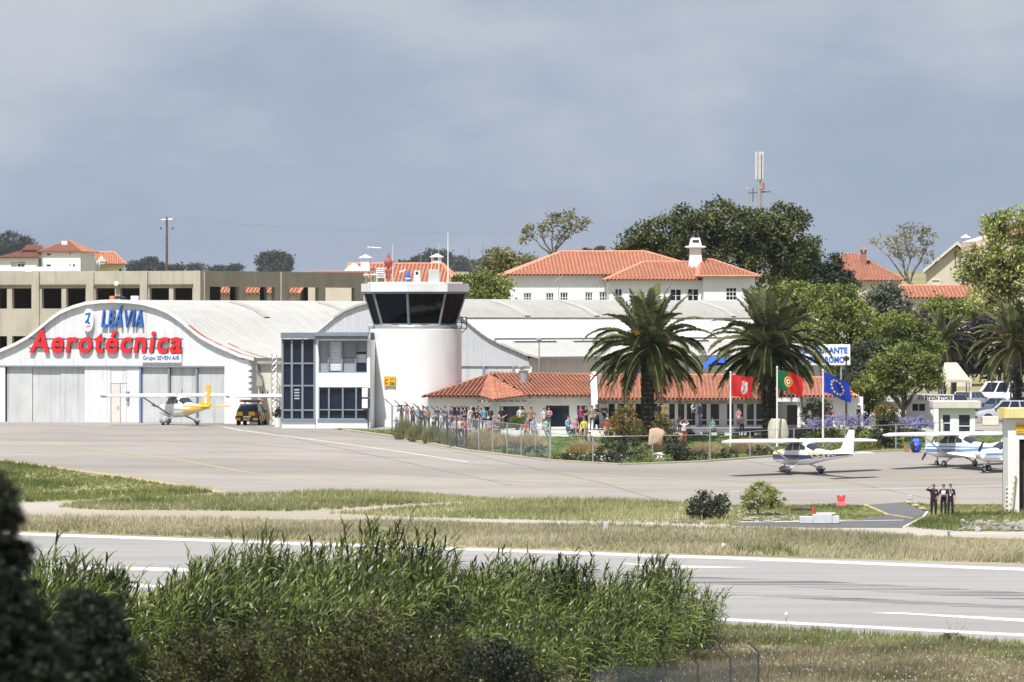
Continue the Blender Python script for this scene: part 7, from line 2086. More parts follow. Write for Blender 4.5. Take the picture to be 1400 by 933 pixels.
def palm(name, label, x, d, ybase, ycrown, Lf, nf, rt, seed, fruit=True, zlow=-38, group='date palms', wind=.0, n_up=1.0):
    rnd = random.Random(seed); q = d / F; z0 = gz(d); e = thing(name, label, 'palm tree', (Xd(x, d), d, z0), 0, group)
    zc = (YH - ycrown) * q - z0
    mb = MB(); n = max(10, int(zc / .16)); pts, rs = [], []
    for i in range(n + 1):
        t = i / n; pts.append((.06 * math.sin(t * 3 + seed), .05 * math.cos(t * 2.2), -.15 + (zc - .1) * t)); rs.append(rt * (1.15 - .25 * min(1, t * 4) + .22 * max(0, t - .75) * 4 * .9) * (1 + (.09 if i % 2 else -.05)))
    mb.tube(pts, rs, 16)
    for i in range(260):      # old leaf bases
        t = rnd.uniform(.03, 1); a = rnd.uniform(0, 2 * PI); r = rt * (1.05 + .8 * max(0, t - .8)); z = -.1 + (zc - .1) * t
        c = Vector((r * math.cos(a), r * math.sin(a), z)); o = Vector((math.cos(a), math.sin(a), 0)); s = Vector((-math.sin(a), math.cos(a), 0)) * .09
        mb.add([c - s, c + s, c + s * .6 + o * .07 + Vector((0, 0, .13)), c - s * .6 + o * .07 + Vector((0, 0, .13))], [(0, 1, 2, 3)])
    mb.build('trunk', M_PTR, e)
    V, T = [], []; rach = MB(); K = 30
    for i in range(nf):
        t = (i + .5) / nf
        az = i * 2.39996 + rnd.uniform(-.25, .25)
        el0 = rad(84 - (84 - zlow) * t ** .85 + rnd.uniform(-6, 6))
        L_ = Lf * rnd.uniform(.85, 1.08) * (.86 + .14 * math.sin(PI * t))
        droop = rad(rnd.uniform(70, 112)) * (.42 + .62 * math.cos(el0) if el0 > 0 else .62) * (1.0 if t > .14 else .55)
        P = Vector((.15 * math.cos(az), .15 * math.sin(az), zc - .25 * t)); pts = [P.copy()]; dirs = []
        for k in range(K):
            s = k / K; el = el0 - droop * s ** 1.5
            el = max(el, rad(-88))
            D = Vector((math.cos(az) * math.cos(el) + wind * s, math.sin(az) * math.cos(el), math.sin(el))).normalized()
            P = P + D * L_ / K; pts.append(P.copy()); dirs.append(D)
        rach.tube(pts[::3], [.035 * (1 - j / 11) + .008 for j in range(len(pts[::3]))], 4, caps=False)
        tint = min(1, max(0, rnd.gauss(.42, .3) + (.15 if t < .2 else 0)))
        side0 = Vector((-math.sin(az), math.cos(az), 0))
        for k in range(3, K):
            for h in (0, .5):
                p = pts[k].lerp(pts[k + 1], h) if k < K - 1 else pts[k]; D = dirs[min(k, K - 1)]; up = side0.cross(D).normalized()
                if up.z < 0 and abs(D.z) < .9: up = -up
                s = k / K; ll = .68 * (Lf / 4.6) * (math.sin(PI * min(1, .12 + s * .92)) ** .6) + .05
                for sg in (-1, 1):
                    dr = (side0 * sg * .82 + D * (.62 + .2 * rnd.random()) + up * (.22 + rnd.uniform(-.12, .12))).normalized()
                    tip = p + dr * ll * rnd.uniform(.85, 1.1) - Vector((0, 0, .26 * ll))
                    w_ = D * .033 + up * .012
                    V += [p - w_, p + w_, (p + dr * ll * .55) + w_ * .9, tip]; T.append(min(1, max(0, tint + rnd.gauss(0, .13))))
    np_mesh('crown', np.array([v[:] for v in V]), 4, LF_PALM, T, parent=e)
    rach.build('frond_rib', mat('palm_rib', (.22, .20, .09), .6, .2, 3), e)
    if fruit:
        fb = MB()
        for k in range(7):
            az = rnd.uniform(-PI, 0); p = Vector((.9 * math.cos(az), .9 * math.sin(az), zc + rnd.uniform(.1, 1.1))); 
            for j in range(26):
                c = p + Vector((rnd.gauss(0, .22) + math.cos(az) * .3, rnd.gauss(0, .15) + math.sin(az) * .25, rnd.gauss(0, .12)))
                fb.tube([p, c], .012, 3, caps=False); fb.ell(c, (.06, .06, .05), 5, 4)
        fb.build('fruit_cluster', M_FRUIT, e)
    return e


palm('date_palm', 'tall date palm with orange fruit stalks, left of the two big ones', 886.5, 523, 592, 474, 5.1, 70, .46, 3)
palm('date_palm', 'tall date palm behind the red and green flags', 1052, 526, 592, 474, 5.1, 76, .47, 8, fruit=False)
palm('date_palm', 'date palm cut off by the right edge above the parked van', 1391, 560, 585, 470, 4.1, 70, .36, 5, zlow=-45)
palm('date_palm', 'small date palm behind the round tree, fronds arching right', 1288, 605, 560, 468, 3.2, 46, .28, 9, fruit=False, zlow=-30)


# ------------------------------------------------------------------ shrubs along the fence, on the lawn and on the islands
def shrub(name, label, x, yb, wpx, hpx, m, n=60, per=26, leaf=.11, cr=.2, dep=.8, lobes=None, cat='shrub', group=None, stem=True, shell=.5, aspect=.5):
    X, Y = G(x, yb); q = Y / F; e = thing(name, label, cat, (X, Y, gz(Y)), 0, group)
    w_, h = wpx * q / 2, hpx * q
    L_ = lobes or [(0, .5, 1, .5), (-.45, .38, .55, .38), (.45, .36, .55, .36), (.1, .72, .6, .28)]
    lb = [(a * w_, random.uniform(-.2, .2) * w_, b * h, c * w_, c * w_ * dep, dd * h) for a, b, c, dd in L_]
    C, t = clumps(lb, n, per, cr, shell); C = C[C[:, 2] > .02] if (C[:, 2] > .02).any() else C; t = t[:len(C)]
    np_mesh('foliage', leaf_quads(C, leaf, aspect), 4, m, t, parent=e)
    if stem:
        mb = MB()
        for l in lb:
            for k in range(3): limb(mb, (random.uniform(-.1, .1), 0, -.1), (l[0] + random.uniform(-.4, .4) * l[3], l[1], l[2] + random.uniform(-.1, .5) * l[5]), .045, .012, .1, 4)
        mb.build('stem', BARK, e)
    return e


def straw_clump(label, x, yb, wpx, hpx, m, n=520, group=None, name='grass_clump'):
    X, Y = G(x, yb); q = Y / F; w_, h = wpx * q / 2, hpx * q
    r = np.sqrt(RNG.uniform(0, 1, n)); a = RNG.uniform(0, 2 * PI, n); bx, by = r * np.cos(a) * w_ * .75, r * np.sin(a) * w_ * .6
    hh = h * np.sqrt(np.clip(1.05 - r ** 2, .08, 1)) * RNG.uniform(.7, 1.05, n)
    V = np.empty((n, 3, 3)); az = RNG.uniform(0, PI, n); wd = .035
    V[:, 0] = np.stack([bx - np.cos(az) * wd, by - np.sin(az) * wd, np.zeros(n)], 1); V[:, 1] = np.stack([bx + np.cos(az) * wd, by + np.sin(az) * wd, np.zeros(n)], 1)
    V[:, 2] = np.stack([bx * 1.35 + RNG.normal(0, .1, n), by * 1.35 + RNG.normal(0, .1, n), hh], 1)
    o = np_mesh(name, V.reshape(-1, 3), 3, m, np.clip(RNG.normal(.6, .25, n), 0, 1)); o.location = (X, Y, gz(Y) + .05)
    return tag(o, label, 'grass clump', group)


M_TANG = mat_leaf('tan_grass', (.28, .22, .11), (.64, .51, .31), .25, patch=.6, rough=.8)
M_OLIVEG = mat_leaf('olive_grass', (.10, .12, .05), (.42, .40, .22), .25, patch=.6, rough=.8)
LF_LAV = mat_leaf('lavender_leaf', (.07, .08, .06), (.24, .22, .24), .2, patch=.8)
for i, (x, yb, w_, h, m_) in enumerate(((553, 601, 26, 24, M_OLIVEG), (572, 604, 26, 22, M_OLIVEG), (593, 607, 26, 22, M_OLIVEG), (612, 609, 24, 20, M_OLIVEG), (660, 615, 44, 26, M_TANG), (688, 613, 40, 18, M_TANG), (722, 614, 46, 18, M_TANG), (800, 622, 50, 17, M_TANG), (968, 624, 52, 16, M_TANG), (1022, 620, 46, 18, M_TANG), (795, 618, 30, 10, M_TANG))):
    lb = ('olive tall grass tuft at the far left fence end', 'olive grass tuft, second along the dark fence posts', 'olive grass tuft in the middle of the dark fence posts', 'olive grass tuft before the seated blue shirt', 'big tan grass mound right of the last dark posts', 'tan grass mound beside the white bag', 'tan grass mound behind the pale fence posts', 'tan grass strip below the mown lawn', 'tan grass mound left of the red flag pole', 'tan grass mound just right of the red flag pole', 'small tan grass patch by the lawn edge')[i]
    straw_clump(lb, x, yb, w_ * 1.25, h * 1.25, m_, 1700)
for i, (x, yb, w_, h, m_) in enumerate(((628, 613, 30, 16, LF_LAV), (648, 615, 22, 12, LF_DARKS), (704, 622, 40, 18, LF_BLUEG), (735, 627, 42, 20, LF_BLUEG), (765, 630, 24, 10, LF_GREEN), (782, 631, 34, 12, LF_DARKS), (812, 633, 30, 12, LF_DARKS), (838, 634, 26, 16, LF_DARKS), (880, 633, 46, 15, LF_MID), (960, 630, 40, 14, LF_DARKS), (995, 628, 34, 16, LF_DARKS), (1040, 624, 40, 16, LF_DARKS), (1120, 619, 44, 14, LF_MID), (1158, 618, 44, 14, LF_MID), (1190, 617, 34, 16, LF_RED), (1185, 614, 30, 10, LF_MID))):
    lb = ('greyish lavender bush before the dark fence posts', 'small dark bush under the striped jackets', 'blue green low bush left of the fence bend', 'blue green low bush right at the fence bend', 'bright green weed tuft outside the fence bend', 'dark low bush just right of the fence bend', 'dark low bush under the seated red shirt', 'dark low bush at the foot of the orange leaved shrub', 'green ground bush in front of the boulder', 'dark bush right of the small leafy shrub', 'dark bush left of the red flag pole', 'dark bush behind the left wing tip', 'green bush behind the aeroplane tail', 'green bush under the aeroplane right wing', 'reddish hedge plant right of the wing tip', 'low green plant before the reddish hedge')[i]
    shrub('low_shrub', lb, x, yb, w_, h, m_, 46, 22, .10, .16, stem=False)
shrub('photinia_shrub', 'large shrub with orange tipped upper leaves left of the palm trunk', 853, 628, 62, 72, LF_RED, 150, 34, .13, .24, lobes=[(0, .72, .62, .26), (-.2, .55, .75, .25), (.3, .6, .6, .22), (.1, .9, .35, .14)])
shrub('dark_shrub', 'dark green shrub mass beneath the orange tipped shrub', 850, 631, 72, 40, LF_DARKS, 120, 32, .12, .2)
shrub('photinia_shrub', 'smaller yellow green shrub right of the palm trunk', 906, 612, 30, 46, LF_RED, 70, 30, .12, .2, lobes=[(0, .7, .9, .3), (.1, .45, .6, .3)])
shrub('dark_shrub', 'dark leafy shrub between the boulder and the boy in red trousers', 924, 631, 44, 46, LF_DARKS, 110, 30, .12, .2, lobes=[(0, .4, .9, .4), (-.3, .75, .5, .25), (.4, .3, .6, .3)])
shrub('round_shrub', 'rounded dark green shrub beside the entrance canopy', 1117, 596, 46, 54, LF_MID, 120, 32, .13, .22, lobes=[(0, .6, .95, .4), (-.4, .5, .5, .35), (.4, .45, .5, .3)])
shrub('red_tip_shrub', 'tall dark shrub with reddish top before the shop wall', 1212, 612, 40, 62, LF_RED, 110, 32, .13, .22, lobes=[(0, .78, .8, .2), (-.3, .68, .6, .2)])
shrub('dark_shrub', 'dark tall shrub below the reddish topped one', 1213, 614, 44, 48, LF_DARKS, 120, 32, .13, .22)
# blue-violet agapanthus
LF_VIO = mat_leaf('violet_flower', (.17, .16, .34), (.40, .39, .62), .25, patch=1.2)
for i, (x, yb, w_, h, lb) in enumerate(((1120, 607, 34, 34, 'violet flower bed left of the blue flag pole'), (1150, 606, 44, 38, 'violet flower bed behind the aeroplane tail fin'), (1178, 606, 40, 38, 'violet flower bed right of the aeroplane tail fin'), (1245, 605, 34, 34, 'violet flower bed before the shop windows'), (1262, 606, 30, 30, 'violet flower bed near the kiosk corner'))):
    e = shrub('flower_bed', lb, x, yb, w_, h, LF_MID, 60, 26, .13, .18, lobes=[(0, .3, 1, .3)], cat='flowers', stem=False)
    q = e.location[1] / F; n = 420; wv_ = w_ * q / 2
    C = np.stack([RNG.uniform(-1, 1, n) * wv_, RNG.normal(0, .35, n), h * q * (RNG.uniform(.6, 1.0, n))], 1)
    C = np.repeat(C[:90], 14, 0) + RNG.normal(0, .06, (1260, 3))
    np_mesh('blossom', leaf_quads(C, .09, .7), 4, LF_VIO, RNG.uniform(0, 1, len(C)), parent=e)
# white-flowered ground cover by the kerb
e = tag(np_mesh('white_flowers', leaf_quads(np.concatenate([np.stack([np.full(24, G(x, y)[0]) + RNG.normal(0, .6, 24), np.full(24, G(x, y)[1]) + RNG.normal(0, .3, 24), gz(G(x, y)[1]) + RNG.uniform(.1, .5, 24)], 1) for x, y in ((830, 634), (858, 632), (900, 632), (960, 629), (790, 631))]), .13, .8), 4, mat_leaf('white_petal', (.6, .6, .55), (.8, .8, .76), .2), RNG.uniform(0, 1, 120)), 'scattered white daisies along the kerb', kind='stuff')
# fan palm by the window, island bushes
e = thing('fan_palm', 'small fan palm before the middle terminal window', 'palm', (*G(707, 594), gz(G(707, 594)[1])))
V, T = [], []
for k in range(34):
    az = random.uniform(0, 2 * PI); el = random.uniform(.1, 1.4); D = Vector((math.cos(az) * math.cos(el), math.sin(az) * math.cos(el), math.sin(el))); b = Vector((0, 0, .35)); c = b + D * .55
    s = D.cross(Vector((0, 0, 1))).normalized(); u_ = s.cross(D)
    for j in range(11):
        a = rad(-75 + 15 * j); dd = D * math.cos(a) + s * math.sin(a) - Vector((0, 0, .15)); w2 = (s * math.cos(a) - D * math.sin(a)) * .03
        V += [c - w2 * .3, c + w2 * .3, c + dd * .3 + w2, c + dd * .52]; T.append(random.random())
np_mesh('crown', np.array([v[:] for v in V]), 4, LF_GREEN, T, parent=e)
mb = MB(); mb.tube([(0, 0, -.1), (0, 0, .5)], .12, 8); mb.build('trunk', M_PTR, e)

tree('round_bush', 'round leafy green bush on the grass island', G(1040, 705)[1], [(1042, 678, 26, 16), (1028, 686, 16, 12), (1058, 685, 15, 12), (1042, 668, 16, 8)], LF_BRIGHT, 170, 34, .17, .11, xt=1036, tr=.09, cat='bush', fork=.3)
tree('dark_bush', 'dark grey green bush left of the round one on the island', G(968, 711)[1], [(970, 684, 22, 13), (952, 692, 16, 14), (985, 690, 13, 16), (968, 698, 24, 10)], LF_DARKS, 170, 36, .17, .11, xt=972, tr=.08, cat='bush', fork=.3)
shrub('weed_clump', 'green weed with thin dry stalks at the near runway edge', 1303, 879, 36, 14, LF_GREEN, 30, 22, .12, .14, stem=False)
e = thing('dry_weed', 'bare dry stalks rising from the weed at near runway edge', 'plant', (*G(1306, 881), gz(G(1306, 881)[1]))); q = e.location[1] / F
mb = MB()
for tx_, h in ((-14, 38), (-8, 26), (2, 40), (9, 24), (16, 36), (22, 26)):
    pts = limb(mb, (0, 0, 0), (tx_ * q, random.uniform(-.1, .1), h * q), .012, .004, .1, 4); limb(mb, pts[2], pts[2] + Vector((.2, 0, .3)), .006, .003, .1, 2)
mb.build('stem', BARKP, e)


# ------------------------------------------------------------------ giant cane thicket in the near ground
def cane_variant(r):
    """unit-height cane: ribbons as quads (n, 4, 3)"""
    Q, T = [], []
    lean = r.uniform(.02, .16); bend = lambda z: np.array([lean * z ** 2 * 1.1, r.normal(0, .004), 0])
    st = [np.array([0, 0, z]) + bend(z) for z in np.linspace(0, .97, 5)]
    for a, b in zip(st, st[1:]):
        for w_ in (np.array([.0035, 0, 0]), np.array([0, .0035, 0])): Q.append([a - w_, a + w_, b + w_ * .8, b - w_ * .8]); T.append(r.uniform(.5, .9))
    nl = 17; az = r.uniform(0, PI)
    for i in range(nl):
        top_ = i > nl - 5; z = .22 + .76 * (i / nl) ** .85 + r.normal(0, .01); base = np.array([0, 0, z]) + bend(z); az = az + PI + r.normal(0, .7)
        L_ = r.uniform(.13, .23) * (.72 if top_ else 1); el = r.uniform(.95, 1.4) if top_ else r.uniform(.1, .95); wd = r.uniform(.007, .0125)
        cu = r.uniform(.1, .3) if top_ else r.uniform(.35, .75); P = base; pts = [P]
        for k in range(4):
            D = np.array([math.cos(az) * math.cos(el) + .22, math.sin(az) * math.cos(el), math.sin(el)]); P = P + D * L_ / 4; pts.append(P); el -= cu
        sd = np.array([-math.sin(az), math.cos(az), r.uniform(.2, .9)]); t = r.uniform(0, .8) if r.random() > .06 else 1.0
        for k, (w0, w1) in enumerate(((.6, 1), (1, .8), (.8, .4), (.4, .02))):
            Q.append([pts[k] - sd * wd * w0, pts[k] + sd * wd * w0, pts[k + 1] + sd * wd * w1, pts[k + 1] - sd * wd * w1]); T.append(t)
    return np.array(Q), np.array(T)


r_ = np.random.default_rng(5); VARS = [cane_variant(r_) for _ in range(22)]
# tops of the thicket in photo pixels, by column
TOPX = [40, 70, 110, 150, 190, 235, 270, 310, 350, 400, 450, 500, 560, 610, 660, 720, 790, 850, 900, 950, 985, 1000]
TOPY = [772, 768, 772, 785, 798, 785, 758, 742, 738, 730, 727, 724, 732, 748, 752, 752, 762, 765, 764, 795, 800, 835]
n = 8200; nc = 300
ccx = RNG.uniform(30, 1000, nc); ccf = RNG.uniform(0, 1, nc) ** .8; cch = RNG.uniform(.58, 1.10, nc); cct = RNG.uniform(-.22, .30, nc); ci = RNG.integers(0, nc, n)
xs_ = ccx[ci] + RNG.normal(0, 12, n); yb = np.interp(xs_, [40, 240, 300, 420, 850, 1000], [348, 352, 366, 374, 375, 371])
Yc = np.clip(341 + (yb - 341) * ccf[ci] + RNG.normal(0, .7, n), 340.5, yb)
lim = np.interp(Yc, [340, 352, 364, 376], [850, 900, 955, 1000])
keep = xs_ < lim + RNG.normal(-6, 18, n); xs_, yb, Yc, ci = xs_[keep], yb[keep], Yc[keep], ci[keep]
Xc = (xs_ - 700) / F * Yc; Zg = gz_np(Yc)
ztop = (YH - np.interp(xs_, TOPX, TOPY)) / F * yb + .45
hb_ = ztop - gz_np(yb)                                     # height of the back row at this column
H_ = hb_ * cch[ci] * RNG.uniform(.72, 1.02, len(Xc)) * np.clip(.80 + .20 * (Yc - 341) / (yb - 341 + .01), .72, 1)
tall = RNG.uniform(0, 1, len(Xc)) < .07; H_[tall] *= RNG.uniform(1.05, 1.2, tall.sum())
vi = RNG.integers(0, len(VARS), len(Xc)); VV, TT = [], []
for k, (Q, T) in enumerate(VARS):
    I = np.where(vi == k)[0]; a = RNG.uniform(-1.2, 1.2, len(I)); c, s = np.cos(a), np.sin(a); tx, ty = RNG.normal(.05, .13, (len(I), 1)), RNG.normal(0, .12, (len(I), 1))
    P = Q.reshape(-1, 3); h = H_[I][:, None]; fat = (4.2 / np.maximum(H_[I], 1.5))[:, None] ** .35
    X = (P[:, 0][None] * c[:, None] - P[:, 1][None] * s[:, None]) * h * fat + tx * P[:, 2][None] * h + Xc[I][:, None]; Y = (P[:, 0][None] * s[:, None] + P[:, 1][None] * c[:, None]) * h * fat + ty * P[:, 2][None] * h + Yc[I][:, None]; Z = P[:, 2][None] * h + Zg[I][:, None]
    VV.append(np.stack([X, Y, Z], 2).reshape(-1, 3)); TT.append(np.clip((np.tile(T, len(I)) * .55 + np.repeat(cct[ci[I]] + RNG.uniform(-.05, .22, len(I)), len(T))), 0, 1))
LF_CANE = mat_leaf('cane_leaf', (.008, .018, .003), (.185, .235, .048), .12, (.46, .40, .21), patch=.5, rough=.36)
tag(np_mesh('cane_thicket', np.concatenate(VV), 4, LF_CANE, np.concatenate(TT)), 'tall green giant cane thicket bending in the wind in front of the runway', kind='stuff')
# dark scrub between cane and camera
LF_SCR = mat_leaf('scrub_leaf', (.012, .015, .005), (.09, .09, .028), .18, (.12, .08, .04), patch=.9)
LF_BLK = mat_leaf('shaded_black_leaf', (.004, .006, .004), (.018, .025, .013), .06, patch=1.5)  # cloud shade over the left conifer and bush put into the leaf colour
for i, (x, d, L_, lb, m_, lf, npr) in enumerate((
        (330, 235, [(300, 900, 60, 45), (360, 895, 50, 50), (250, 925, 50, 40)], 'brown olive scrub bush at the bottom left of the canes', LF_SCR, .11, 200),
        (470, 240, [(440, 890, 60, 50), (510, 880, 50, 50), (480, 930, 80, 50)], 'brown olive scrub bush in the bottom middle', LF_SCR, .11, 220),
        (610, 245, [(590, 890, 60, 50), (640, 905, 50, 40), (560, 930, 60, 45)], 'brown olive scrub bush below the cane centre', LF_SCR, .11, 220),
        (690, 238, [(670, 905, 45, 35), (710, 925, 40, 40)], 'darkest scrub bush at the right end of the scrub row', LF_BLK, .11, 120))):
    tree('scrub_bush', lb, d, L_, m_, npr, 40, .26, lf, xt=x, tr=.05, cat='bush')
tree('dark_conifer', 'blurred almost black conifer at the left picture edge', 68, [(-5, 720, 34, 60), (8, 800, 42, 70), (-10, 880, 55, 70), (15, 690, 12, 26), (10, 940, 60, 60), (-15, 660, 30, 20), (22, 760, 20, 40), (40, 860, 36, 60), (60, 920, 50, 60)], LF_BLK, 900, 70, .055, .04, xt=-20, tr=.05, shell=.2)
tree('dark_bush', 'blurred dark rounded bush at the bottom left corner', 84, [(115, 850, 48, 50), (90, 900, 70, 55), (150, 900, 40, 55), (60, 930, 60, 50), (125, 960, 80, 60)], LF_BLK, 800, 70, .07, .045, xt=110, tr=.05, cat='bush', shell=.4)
# ------------------------------------------------------------------ people
SKIN = [mat('skin_light', (.52, .31, .22), .6, .06, 4), mat('skin_tan', (.40, .22, .15), .6, .06, 4), mat('skin_brown', (.22, .11, .07), .6, .06, 4)]
EYE = mat('eye_dark', (.02, .015, .012), .3, .05, 5); LIP = mat('lip', (.32, .10, .09), .5, .05, 5)
HAIRM = dict(black=(.012, .01, .009), brown=(.05, .028, .015), grey=(.32, .31, .30), blond=(.30, .2, .09), white=(.7, .7, .7))
CL = {}


def cloth(c):
    k = tuple(c)
    if k not in CL:
        CL[k] = mat('cloth_%d' % len(CL), c, .85, .14, 5, bump=.25, bscale=14)
    return CL[k]


C_ = dict(white=(.74, .74, .74), navy=(.012, .016, .045), black=(.012, .012, .014), grey=(.16, .16, .17), lblue=(.28, .42, .62), blue=(.05, .14, .50), sky=(.08, .38, .60), pink=(.62, .26, .30), red=(.58, .03, .05), mag=(.38, .02, .12), lilac=(.42, .33, .48),
          mint=(.32, .60, .52), yellow=(.72, .76, .04), tan=(.36, .22, .10), olive=(.16, .14, .06), brown=(.09, .05, .04), ochre=(.38, .24, .06), jeans=(.055, .09, .17), beige=(.50, .40, .28), turq=(.08, .42, .45), purple=(.16, .06, .20), khaki=(.34, .30, .22), pale=(.45, .50, .56), lgrey=(.42, .43, .44))
C_ = {k: tuple(.82 * (.84 * x + .16 * sum(v) / 3) for x in v) if max(v) > .15 else v for k, v in C_.items()}
PV = {'n': 0}


def person(label, x, ytop, H=1.72, arms='down', legs='stand', rz=0, skin=0, hair='brown', top='white', bot='jeans', long=False, shorts=False, hat=None, d=None, xtra=(), dress=False, slim=1.0, group=None, longhair=False, base=.06, seat=None, bulk=1.0):
    PV['n'] += 1; rnd = random.Random(PV['n'] * 13)
    eff = {'stand': H, 'sit': H * .505 + .45, 'ground': H * .53, 'crouch': H * .62}[legs]
    k = (YH - ytop) / F
    if d is None:
        d = (-GB - eff - base) / (GA - k)
        d = min(d, 535.4)
    if d >= 535.3 or seat is not None or d < 480 and False:
        if legs == 'stand': H = k * d - gz(d) - base
    zb_ = gz(d) + base
    if legs == 'sit' and seat is not None: zb_ = seat - .45
    e = thing('person', label, 'person', (Xd(x, d), d, zb_), rad(rz), group)
    s = H / 1.75
    J = {}
    J['pel'] = (0, 0, .95); J['wai'] = (0, 0, 1.10); J['che'] = (0, .005, 1.29); J['upc'] = (0, .01, 1.43); J['nec'] = (0, 0, 1.51)
    J['hlo'] = (0, -.02, 1.595); J['hmi'] = (0, -.012, 1.665); J['hto'] = (0, .0, 1.735)
    for sg, n in ((1, 'L'), (-1, 'R')):
        J['sh' + n] = (.175 * sg, .01, 1.425)
        if arms in ('down',) or (arms == 'salute' and sg > 0) or (arms == 'hold' and sg > 0):
            J['el' + n] = (.235 * sg, .02 + rnd.uniform(-.02, .02), 1.14); J['wr' + n] = (.245 * sg, -.06, .89); J['ha' + n] = (.24 * sg, -.08, .80)
        elif arms == 'salute':
            J['elR'] = (-.44, -.10, 1.47); J['wrR'] = (-.21, -.17, 1.66); J['haR'] = (-.12, -.17, 1.70)
        elif arms == 'crossed':
            J['el' + n] = (.245 * sg, -.06, 1.17); J['wr' + n] = (.02 * sg, -.20 - .025 * sg, 1.17 + .03 * sg); J['ha' + n] = (-.07 * sg, -.19 - .025 * sg, 1.19 + .03 * sg)
        elif arms == 'camera':
            J['el' + n] = (.24 * sg, -.15, 1.25); J['wr' + n] = (.10 * sg, -.26, 1.50); J['ha' + n] = (.06 * sg, -.24, 1.59)
        elif arms == 'up':
            J['el' + n] = (.34 * sg, -.05, 1.52); J['wr' + n] = (.17 * sg, -.10, 1.70); J['ha' + n] = (.09 * sg, -.10, 1.74)
        elif arms == 'lap':
            J['el' + n] = (.23 * sg, -.06, 1.16); J['wr' + n] = (.12 * sg, -.27, 1.08); J['ha' + n] = (.06 * sg, -.33, 1.06)
        elif arms == 'hips':
            J['el' + n] = (.36 * sg, .06, 1.18); J['wr' + n] = (.19 * sg, -.05, 1.03); J['ha' + n] = (.15 * sg, -.10, .99)
        elif arms == 'hold':
            J['elR'] = (-.23, -.1, 1.18); J['wrR'] = (-.10, -.28, 1.28); J['haR'] = (-.05, -.32, 1.33)
        J['hp' + n] = (.095 * sg, 0, .90)
        st = rnd.uniform(-.02, .05)
        J['kn' + n] = (.105 * sg, -.02 - st * (sg > 0), .49); J['an' + n] = (.115 * sg, .03, .085); J['to' + n] = (.14 * sg, -.13, .035)
    dz = 0
    if legs != 'stand':
        dz = {'sit': -.42, 'ground': -.82, 'crouch': -.62}[legs]
        for q in J:
            if q[:2] not in ('kn', 'an', 'to'): a = J[q]; J[q] = (a[0], a[1], a[2] + dz)
        for sg, n in ((1, 'L'), (-1, 'R')):
            if legs == 'sit': J['kn' + n] = (.13 * sg, -.44, .50 / s); J['an' + n] = (.13 * sg, -.42 - .06 * sg, .085); J['to' + n] = (.15 * sg, -.58 - .06 * sg, .035)
            elif legs == 'ground': J['kn' + n] = (.20 * sg, -.36, .36); J['an' + n] = (.13 * sg, -.60, .07); J['to' + n] = (.15 * sg, -.74, .06)
            else: J['kn' + n] = (.18 * sg, -.40, .42); J['an' + n] = (.14 * sg, -.10, .085); J['to' + n] = (.16 * sg, -.26, .035)
            if legs == 'crouch' or legs == 'ground': J['hp' + n] = (J['hp' + n][0], .02, J['hp' + n][2])
    Rd = dict(pel=(.150, .108), wai=(.135, .098), che=(.158, .112), upc=(.115, .085), nec=(.055, .055), hlo=(.064, .078), hmi=(.078, .096), hto=(.052, .066), sh=(.062, .062), el=(.044, .044), wr=(.030, .030), ha=(.042, .024), hp=(.092, .095), kn=(.060, .062), an=(.042, .046), to=(.042, .034))
    if long: Rd['el'] = (.052, .052); Rd['wr'] = (.042, .042)
    if bulk != 1: Rd = {k2: (a * bulk, b * bulk) if k2 not in ('hlo', 'hmi', 'hto', 'ha') else (a, b) for k2, (a, b) in Rd.items()}
    names = ['pel', 'wai', 'che', 'upc', 'nec', 'hlo', 'hmi', 'hto'] + [a + n for n in 'LR' for a in ('sh', 'el', 'wr', 'ha', 'hp', 'kn', 'an', 'to')]
    E = [('pel', 'wai'), ('wai', 'che'), ('che', 'upc'), ('upc', 'nec'), ('nec', 'hlo'), ('hlo', 'hmi'), ('hmi', 'hto')]
    for n in 'LR': E += [('upc', 'sh' + n), ('sh' + n, 'el' + n), ('el' + n, 'wr' + n), ('wr' + n, 'ha' + n), ('pel', 'hp' + n), ('hp' + n, 'kn' + n), ('kn' + n, 'an' + n), ('an' + n, 'to' + n)]
    bm = bmesh.new(); ly = bm.verts.layers.skin.verify(); vv = {}
    for q in names:
        v = bm.verts.new(Vector(J[q]) * s); r = Rd.get(q) or Rd[q[:2]]; wf = slim if q in ('pel', 'wai', 'che') else 1
        v[ly].radius = (r[0] * s * wf, r[1] * s * wf); v[ly].use_root = (q == 'pel'); vv[q] = v
    for a, b in E: bm.edges.new((vv[a], vv[b]))
    me = bpy.data.meshes.new('tmp'); bm.to_mesh(me); bm.free()
    o = bpy.data.objects.new('tmp', me); col.objects.link(o)
    sm = o.modifiers.new('s', 'SKIN'); sm.use_smooth_shade = True; sb = o.modifiers.new('d', 'SUBSURF'); sb.levels = 1; sb.render_levels = 1
    dg = bpy.context.evaluated_depsgraph_get(); m2 = bpy.data.meshes.new_from_object(o.evaluated_get(dg))
    bpy.data.objects.remove(o); bpy.data.meshes.remove(me)
    V = np.array([v.co[:] for v in m2.vertices]); FS = [tuple(p.vertices) for p in m2.polygons]; bpy.data.meshes.remove(m2)
    cls = {'pel-wai': 1, 'wai-che': 1, 'che-upc': 1, 'upc-nec': 0, 'nec-hlo': 0, 'hlo-hmi': 0, 'hmi-hto': 0}
    segs = []
    for a, b in E:
        kk = a + '-' + b; A2, B2 = a[:2], b[:2]
        c = cls.get(kk)
        if c is None: c = {'upsh': 1, 'shel': 1, 'elwr': 1 if long else 0, 'wrha': 0, 'pehp': 2, 'hpkn': 2, 'knan': 0 if shorts else 2, 'anto': 3}[A2 + B2]
        segs.append((np.array(J[a]) * s, np.array(J[b]) * s, c))
